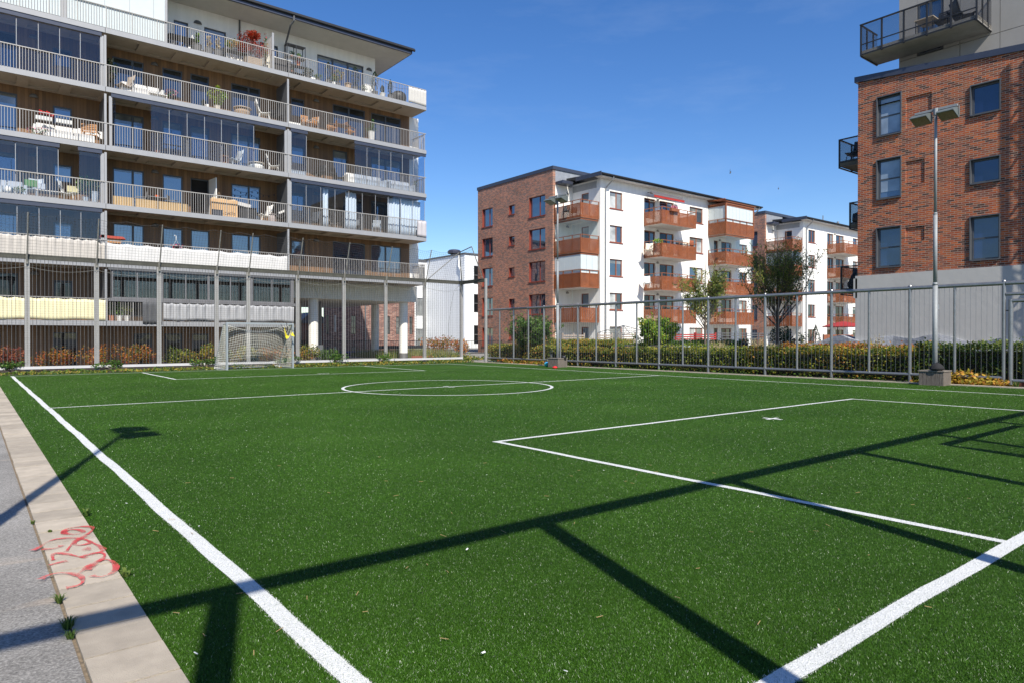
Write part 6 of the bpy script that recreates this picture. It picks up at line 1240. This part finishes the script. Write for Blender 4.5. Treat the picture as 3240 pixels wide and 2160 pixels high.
for x, lab in ((-2.6,'vine clump over the bottom bar at the left picture edge'),(1.3,'vine trailing over the bottom bar beside the first fence post'),(4.9,'ivy clump on the bottom bar left of the second dark ground floor window'),(8.75,'vine clump over the bottom bar left of the football goal'),(12.6,'ivy clump right of the football goal'),(15.2,'ivy clump on the bottom bar below the left column'),(17.9,'green ivy mound on the bottom bar between the columns')):
    bush((x, FB-.3, .05), .75 if x < 15 else .9, .42 if x < 15 else .6, L_GREEN, lab, n=260, size=.11, name='ivy_clump', cat='ivy', lobes=7, flat=.5)
for i, (x, w_, h, m_, lab) in enumerate(((.1,1.2,1.25,L_ORANGE,'orange barberry at the left picture edge behind the ball fence'),(1.25,.75,1.05,leafmat('leaf_rose',[(.2,.05,.03),(.32,.08,.06),(.3,.14,.04)]),'pinkish red barberry left of the first fence post'),(3.3,1.1,1.0,L_ORANGE,'orange barberry below the left ground floor window'),(4.8,1.1,1.12,L_ORANGE,'orange barberry under the pale yellow cloth'),(6.3,.95,1.1,L_ORANGE,'orange barberry left of the gap in the barberry row'),(8.2,1.1,1.0,L_HEDGE,'olive and orange barberry under the dark towel'),(9.6,1.15,1.12,L_HEDGE,'olive barberry below the second ground floor window'),(11.4,1.0,1.0,L_HEDGE,'olive barberry left of the football goal'),(13.2,1.1,.95,L_ORANGE,'orange barberry behind the football goal'),(14.9,1.0,1.0,L_HEDGE,'olive barberry right behind the football goal'),(16.1,1.0,.9,L_GREEN,'green shrub at the left column'))):
    bush((x, 37.2, -.03), w_, h, m_, lab, n=1100, size=.10, name='barberry_bush', cat='shrub', lobes=12, flat=.6, group='barberry bushes under the balconies')
# trees and shrubs beyond the fence
tree(at(2231,1108,35)*Vector((1,1,0)) if False else Vector((at(2231,1067,35).x, at(2231,1067,35).y, -.05)), 5.6, 1.9, 1.35, L_TREE, 'smaller young tree with narrow crown in front of the right balconies', n=7000, size=.105, nb=16, r0=.075, seed=5, twigs=6)
tree(Vector((at(2460,1067,36).x, at(2460,1067,36).y, -.05)), 7.3, 2.1, 1.95, L_TREE, 'taller young tree with broad vase shaped crown in front of the farther building', n=12000, size=.105, nb=24, r0=.115, seed=11, twigs=7)
tree(Vector((at(2075,1067,37).x, at(2075,1067,37).y, -.05)), 2.9, .7, 1.35, L_BRIGHT, 'bright green maple shrub in front of the lowest middle balcony', n=8000, size=.15, nb=14, r0=.06, seed=21, up=.6, name='maple_shrub', twigs=4)
tree(Vector((at(1680,1067,39).x, at(1680,1067,39).y, -.05)), 3.1, .6, 1.45, L_GREEN, 'mid green ornamental cherry shrub in front of the brown brick wing', n=6500, size=.14, nb=14, r0=.06, seed=31, up=.65, name='cherry_shrub', twigs=4)
q = at(2490,1067,42); bush((q.x,q.y,-.05), 1.5, 2.2, L_DARK, 'dark green bush behind the sitting person', n=1500, size=.13); q = at(2540,1067,44); bush((q.x,q.y,-.05), .8, 2.3, L_DARK, 'slim dark airy bush right of the dark green bush', n=260, size=.13)
q = at(2581,1067,46); t = thing('thuja', 'small pointed thuja against the farther white wall', 'conifer', (q.x,q.y,-.05)); n = 900; z = rng.random(n)**.85; a = rng.random(n)*6.28; rr_ = .55*(1-z**1.6)*(.75+.3*rng.random(n)); leaves('crown', np.stack([rr_*np.cos(a), rr_*np.sin(a), .1+z*2.2], 1), .11, L_DARK, t, up=-.3, asp=.35, local=True); MB().tube([(0,0,0),(0,0,1.8)], .04, 5).build('trunk', TRUNKM, t, local=True)
def plume(px, d, n, h, sp, label):
    q = at(px,1067,d); t = thing('straw_grass', label, 'ornamental grass', (q.x,q.y,-.03)); b = []; pl = []
    for i in range(n):
        a = random.random()*6.28; r_ = sp*random.random()**.6; l = h*random.uniform(.75,1); e = Vector((math.cos(a)*r_,math.sin(a)*r_,l)); m_ = e*.55+Vector((0,0,l*.08)); b.append([(e.x*.2,e.y*.2,0),m_,e])
        for k in range(9): pl.append(tuple(e*(1-.045*k)+Vector((random.uniform(-.02,.02),random.uniform(-.02,.02),0))))
    mb = MB()
    for p in b: mb.tube(p, [.008,.006,.004], 3, caps=False)
    mb.build('stalks', M('straw_stalk',(.28,.26,.10),.9,var=.3,vs=20), t, local=True); leaves('plumes', pl, .09, L_STRAW, t, up=-.6, asp=.4, local=True)
    tuft((q.x,q.y,-.03), 1, .01, .01, 'x') if False else None; return t
plume(2272, 33, 46, 1.35, .5, 'straw coloured grass right of the red slatted fence'); plume(2398, 34, 46, 1.45, .5, 'straw coloured grass left of the taller young tree, beside two dark heads'); plume(2448, 34, 30, 1.2, .45, 'straw coloured grass close left of the taller tree trunk'); plume(2472, 34.5, 26, 1.2, .4, 'straw coloured grass close right of the taller tree trunk'); plume(2775, 26, 16, 1.6, .25, 'golden grass stalks against the foot of the plastered wall')
for (x0,x1,y0,y1,h,nm,lab) in ((22.6,29,42.5,48,.75,'tall_grass','tall yellow green grass right of the right front column'),):
    v = []; n = 5200
    for i in range(n):
        c = Vector((random.uniform(x0,x1), random.uniform(y0,y1), -.05)); a = random.random()*6.28; l = h*random.uniform(.5,1); d = Vector((math.cos(a),math.sin(a),0)); s = Vector((-d.y,d.x,0))*.016; v += [c-s, c+s, c+d*l*.35+Vector((0,0,l))]
    tag(mesh_obj(nm, v, [(3*i,3*i+1,3*i+2) for i in range(n)], L_GRASSY), lab, 'grass', kind='stuff')
for px, h, lab in ((1365,1.5,'orange bush left at the foot of the corrugated wall'),(1405,1.6,'orange bush in the middle before the corrugated wall'),(1445,1.55,'orange bush right at the corner of the corrugated wall')): q = at(px,1067,57); bush((q.x,q.y,-.05), 1.5, h, L_ORANGE, lab, n=600, size=.16)
q = at(978,1067,47); bush((q.x,q.y,-.05), .9, 1.9, L_DARK, 'dark climbing bush in front of the red house', n=240, size=.15); q = at(962,1067,42.5); bush((q.x,q.y,-.05), 0.8, .8, L_ORANGE, 'low brownish bush left of the left front column', n=500, size=.1)
CORT = M('rusty_corten', (.20,.07,.035), .85, var=.25, vs=8); o = MB().box(XY(1300,41.2),XY(1367,41.2),41.1,41.13,-.05,.16).build('corten_edging', CORT); tag(o, 'rusty steel bed edging right of the right front column', 'edging'); o = MB().box(24.25,24.28,4.6,8.2,-.05,.16).build('corten_edging', CORT); tag(o, 'rusty steel bed edging behind the gate', 'edging')
tuft((23.5,6.2,0), 60, .22, .16, 'green weed clump at the foot of the last heavy fence post', wide=.006)
# ------------------------------------------------------------------ garden furniture and fences
def slat_fence(px0, px1, Y, y_top, y_bot, mat, postm, label, n=9, posts=2, name='slat_fence'):
    a, b = XY(px0,Y), XY(px1,Y); zt = onY((px0+px1)/2,y_top,Y).z; zb = -.05; t = thing(name, label, 'fence', ((a+b)/2,Y,zb), 'slatted garden fences'); s = MB(); h = (zt-.12)/n
    for k in range(n): s.box(a,b,Y,Y+.025,.08+h*k,.08+h*k+h*.62)
    s.build('slats', mat, t)
    for k in range(posts): x = a+(b-a)*k/(posts-1); MB().box(x-.05,x+.05,Y+.026,Y+.12,zb,zt+.03).build('post', postm, t)
    return t
FW = M('weathered_fence', (.30,.25,.21), .9, var=.2, vs=6); FRD = M('red_fence_paint', (.33,.035,.03), .7, var=.15)
slat_fence(1782, 1850, 37.4, 1055, 1083, FW, FW, 'weathered slatted patio fence beside the pole, leftmost of three', posts=3); slat_fence(1893, 1938, 37.2, 1055, 1083, FW, FW, 'weathered slatted patio fence in the middle, below the rotary dryer', posts=3); slat_fence(1968, 2012, 37.0, 1052, 1083, FW, FW, 'weathered slatted patio fence left of the maple shrub')
slat_fence(2138, 2200, 36.6, 1053, 1083, FRD, FRD, 'red slatted fence right of the maple shrub'); slat_fence(2204, 2266, 36.4, 1053, 1087, FRD, FRD, 'red slatted fence behind the smaller young tree')
hr = thing('handrail', 'steel handrail with three bars right of the red fence', 'handrail', (XY(2360,37),37,-.05)); b = MB(); a_, b__ = XY(2268,37), XY(2455,37)
for py in (1055,1062,1071): z = onY(2360,py,37).z; b.tube([(a_,37,z),(b__,37,z)], .035, 6)
b.build('bars', STEEL, hr); b = MB()
for px in (2283,2325,2362,2400,2440): x = XY(px,37); b.box(x-.05,x+.05,36.95,37.05,-.05,onY(2360,1053,37).z)
b.build('posts', CHAR, hr)
q = at(1972,1067,45); rd = thing('rotary_dryer', 'umbrella shaped rotary clothes dryer above the patio fence', 'clothes dryer', (q.x,q.y,-.05)); MB().tube([(0,0,0),(0,0,2.28)], .03, 8).build('mast', STEEL, rd, local=True); b = MB(); ln = MB()
E4 = [Vector((1.75*math.cos(a+.5),1.75*math.sin(a+.5),1.78)) for a in (0,1.571,3.142,4.712)]
for e in E4: b.tube([(0,0,2.25),e], .022, 5).tube([(0,0,1.6),e*.55+Vector((0,0,.95))], .016, 5)
b.build('arms', STEEL, rd, local=True)
for k in range(1,5):
    for i in range(4): ln.tube([Vector((0,0,2.25)).lerp(E4[i],k/4), Vector((0,0,2.25)).lerp(E4[(i+1)%4],k/4)], .008, 3, caps=False)
ln.build('line', NETL, rd, local=True)
q = onX(1745,1137,24.55); bo = thing('bollard_light', 'round topped grey bollard light behind the far wooden block', 'bollard', (q.x,q.y,-.02)); zt = onX(1745,1105,24.55).z; MB().lathe([(.10,0),(.10,zt-.22)],(0,0,0),14).build('post_body', ALU, bo, local=True); MB().lathe([(.085,zt-.22),(.085,zt-.14)],(0,0,0),14).build('light_band', BLACK, bo, local=True); MB().lathe([(.11,zt-.14),(.10,zt-.06),(.06,zt-.01),(.005,zt)],(0,0,0),14).build('cap', ALU, bo, local=True)
def bicycle(px, X, rz, label, col, basket=False, crate=False):
    q = onX(px,1150,X); t = thing('bicycle', label, 'bicycle', (q.x,q.y,0), 'bicycles behind the hedge', rz); fm = M('bike_'+label[:5].strip().replace(' ','_'), col, .4, .3)
    for x in (-.53,.53):
        b = MB(); b.tube([(x+.33*math.cos(a*math.pi/12),0,.34+.33*math.sin(a*math.pi/12)) for a in range(25)], .018, 5, caps=False); wh = b.build('wheel', BLACK, t, local=True); sp_ = MB()
        for a in range(10): sp_.tube([(x,0,.34),(x+.32*math.cos(a*.628),0,.34+.32*math.sin(a*.628))], .003, 3, caps=False)
        sp_.build('spokes', STEEL, wh, local=True)
    MB().tube([(-.53,0,.34),(-.12,0,.30),(-.22,0,.82),(-.53,0,.34)], .016, 6).tube([(-.12,0,.30),(.36,0,.72)], .02, 6).tube([(-.2,0,.74),(.36,0,.78)], .018, 6).tube([(.53,0,.34),(.36,0,.72),(.31,0,.98)], .017, 6).build('frame', fm, t, local=True)
    MB().tube([(.22,-.28,.98),(.31,-.18,1.02),(.33,0,.99),(.31,.18,1.02),(.22,.28,.98)], .013, 6).build('handlebar', STEEL, t, local=True); MB().prism([(-.36,-.09),(-.36,.09),(-.2,.05),(-.06,.02),(-.06,-.02),(-.2,-.05)],'Z',.86,.92).tube([(-.24,0,.8),(-.25,0,.86)], .014, 6).build('saddle', M('brown_saddle',(.22,.10,.045),.6) if basket else BLACK, t, local=True)
    if basket: MB().prism([(.34,.78),(.66,.78),(.70,1.04),(.32,1.04)],'Y',-.18,.18).build('basket', M('dark_basket',(.05,.045,.04),.8), t, local=True)
    if crate: MB().box(-.75,-.38,-.2,.2,.78,1.04).build('rack_crate', M('pale_crate',(.40,.46,.55),.5), t, local=True)
for px, rz, lab, col, bk, cr_ in ((1962,-40,'dark bicycle below the rotary dryer, seen over the hedge',(.03,.03,.035),True,False),(2045,-70,'black bicycle with dark basket left of the maple shrub',(.02,.02,.02),True,False),(2085,-50,'grey bicycle with brown saddle in front of the maple shrub',(.2,.2,.2),True,False),(2130,-75,'silver bicycle right of the brown saddled one',(.4,.4,.4),False,False),(2198,-20,'blue bicycle carrying a pale crate left of the smaller tree',(.03,.08,.2),False,True),(2282,-35,'black bicycle with upright handlebar in front of the straw grass',(.015,.015,.015),False,False)):
    bicycle(px, 26.4, R(rz), lab, col, bk, cr_)
NAVY = M('navy_paint', (.02,.028,.06), .5)
for px, lab in ((2597,'navy slatted garden chair left of the bedrock, farther left one'),(2623,'navy slatted garden chair next to the bedrock')): q = at(px,1067,33); frame_chair((q.x,q.y,-.05+.2), R(-30), NAVY, NAVY, lab)
sc_ = thing('rust_screen', 'rust coloured garden screen in front of the farther building', 'screen', (XY(2650,37.2),37.2,-.05)); b = MB().box(XY(2607,37.2),XY(2700,37.2),37.2,37.24,.1,onY(2650,1059,37.2).z).build('screen_sheet', RUST, sc_)
for px in (2607,2655,2700): MB().box(XY(px,37.2)-.05,XY(px,37.2)+.05,37.241,37.33,-.05,onY(2650,1059,37.2).z+.03).build('post', BLACK, sc_)
q = at(2650,1067,52); pu = thing('red_parasol', 'half open dark red parasol on the terrace behind the bedrock', 'parasol', (q.x,q.y,-.05)); MB().tube([(0,0,0),(0,0,2.5)], .03, 6).build('pole', BLACK, pu, local=True); MB().lathe([(1.5,2.25),(1.52,2.3),(.8,2.55),(.02,2.7)],(.9,0,0),10).build('canopy', M('dark_red_cloth',(.28,.02,.02),.9), pu, local=True)
# ------------------------------------------------------------------ people sitting beyond the hedge
def skin_mesh(name, verts, edges, radii, root, mat, parent, sub=1, extra=None):
    me = bpy.data.meshes.new(name+'_skeleton'); me.from_pydata(verts, edges, []); o = bpy.data.objects.new('skeleton', me); COL.objects.link(o)
    sk = o.modifiers.new('skin', 'SKIN'); sl = me.skin_vertices[0].data
    for i, r in enumerate(radii): sl[i].radius = (r, r); sl[i].use_root = (i == root)
    ss = o.modifiers.new('sub', 'SUBSURF'); ss.levels = ss.render_levels = sub
    dg = bpy.context.evaluated_depsgraph_get(); ev = o.evaluated_get(dg); m2 = ev.to_mesh(); v = [tuple(p.co) for p in m2.vertices]; f = [tuple(p.vertices) for p in m2.polygons]; ev.to_mesh_clear()
    bpy.data.objects.remove(o); bpy.data.meshes.remove(me)
    if extra: n = len(v); v += [tuple(p) for p in extra[0]]; f += [tuple(i+n for i in q) for q in extra[1]]
    return mesh_obj(name, v, f, mat, parent, smooth=True, local=True)
def person(loc, rz, shirt, hair, label, skin=(.30,.16,.10), trousers=(.03,.035,.05)):
    """seated figure facing -Y, hips at .47"""
    t = thing('person', label, 'person', loc, None, rz); sm = M('skin_'+label[:12].replace(' ','_'), skin, .6, var=.06)
    V = [(0,0,.50),(0,-.01,.70),(0,.0,.92),(0,.01,1.02),(0,-.01,1.11),(0,-.02,1.22),(0,-.02,1.29)]; E = [(i,i+1) for i in range(6)]; Rr = [.13,.12,.125,.07,.052,.085,.07]
    def add(p, r, j): V.append(p); Rr.append(r); E.append((j, len(V)-1)); return len(V)-1
    for s in (-1, 1):
        a = add((s*.16,.01,.97), .055, 3); a = add((s*.20,-.02,.78), .046, a); a = add((s*.21,-.10,.66), .04, a); a = add((s*.13,-.30,.64), .03, a); h = add((s*.11,-.36,.63), .028, a)
        for k, (dx, l) in enumerate(((-.028,.06),(-.01,.07),(.01,.066),(.028,.05))): e = add((s*.11+dx*s,-.40,.625), .010, h); add((s*.11+dx*s*1.1,-.40-l,.60), .008, e)
        e = add((s*.075,-.37,.635), .011, h); add((s*.06,-.40,.625), .009, e)
        a = add((s*.10,-.02,.48), .085, 0); a = add((s*.13,-.44,.50), .06, a); a = add((s*.13,-.46,.10), .042, a); add((s*.14,-.60,.04), .035, a)
    ex = MB().tube([(0,-.095,1.22),(0,-.125,1.195)], [.008,.016], 6)
    for s in (-1,1): ex.tube([(s*.082,-.01,1.23),(s*.092,.0,1.19)], .014, 6).tube([(s*.032,-.085,1.235),(s*.032,-.099,1.235)], .010, 6)
    ex.tube([(-.025,-.093,1.165),(.025,-.093,1.165)], .007, 5)
    skin_mesh('body', V, E, Rr, 0, sm, t, extra=(ex.v, ex.f))
    V2 = [(0,0,.49),(0,-.01,.70),(0,.0,.92),(0,.01,1.03)]; E2 = [(0,1),(1,2),(2,3)]; R2 = [.15,.145,.15,.08]
    for s in (-1,1): n = len(V2); V2 += [(s*.17,.01,.97),(s*.205,-.02,.78),(s*.212,-.08,.69)]; E2 += [(3,n),(n,n+1),(n+1,n+2)]; R2 += [.075,.064,.058]
    skin_mesh('shirt', V2, E2, R2, 0, shirt, t)
    V3 = [(0,0,.5)]; E3 = []; R3 = [.145]
    for s in (-1,1): n = len(V3); V3 += [(s*.10,-.02,.48),(s*.13,-.44,.505),(s*.13,-.46,.16)]; E3 += [(0,n),(n,n+1),(n+1,n+2)]; R3 += [.10,.075,.056]
    skin_mesh('trousers', V3, E3, R3, 0, M('trousers_'+label[:12].replace(' ','_'), trousers, .9), t)
    hb_ = MB().lathe([(.088,.0),(.102,.05),(.098,.11),(.07,.15),(.03,.168),(.005,.172)], (0,.012,1.20), 14); hb_.v = [(x, y if z > 1.27 else max(y,-.02), z) for x,y,z in hb_.v]; hb_.build('hair', hair, t, local=True, smooth=True); return t
HAIRK = M('black_hair', (.012,.010,.009), .6, var=.3, vs=30)
q = at(2512,1067,38.5); person((q.x,q.y,.0), R(-35), M('lavender_shirt',(.30,.26,.50),.9,var=.08), HAIRK, 'person in a lavender shirt sitting in the shade of the dark bush')
q = at(2349,1067,37); person((q.x,q.y,-.2), R(150), M('dark_shirt',(.03,.03,.035),.9), HAIRK, 'person with black hair sitting behind the hedge, left of two side by side')
q = at(2361,1067,37); person((q.x,q.y,-.24), R(160), M('dark_green_shirt',(.03,.04,.03),.9), HAIRK, 'person with black hair sitting behind the hedge, right of two side by side')
for px, d, z, lab in ((2375,37.4,.42,'garden bench under the two dark haired people'),(2512,38.9,.42,'garden bench under the person in lavender')):
    q = at(px-20 if px < 2400 else px,1067,d); t = thing('garden_bench', lab, 'bench', (q.x,q.y,-.05), None, R(-35)); MB().box(-.8,.8,-.2,.25,.37,.42).build('seat', FW, t, local=True)
    for s in (-.65,.65): MB().box(s-.04,s+.04,-.16,.2,0,.369).build('leg', FW, t, local=True)
# two birds far off in the sky
for px, py, d, lab in ((2311,547,60,'small dark bird in the sky above the balcony building'),(2463,598,90,'tiny distant bird in the sky left of the brick building')):
    c = at(px,py,d); b = MB(); b.lathe([(.005,-.16),(.05,-.06),(.06,.02),(.03,.12),(.005,.16)],(0,0,0),8); b.add([(0,0,.03),(.34,.05,.16),(.30,.05,.02),(0,0,-.05),(-.34,.05,.12),(-.30,.05,-.02),(0,.02,.03),(0,.02,-.05)],[(0,1,2,3),(6,4,5,7),(0,3,7,6)])
    o = b.build('bird', BLACK, local=True); o.location = c; o.rotation_euler = (.3,.5,.6); tag(o, lab, 'bird')
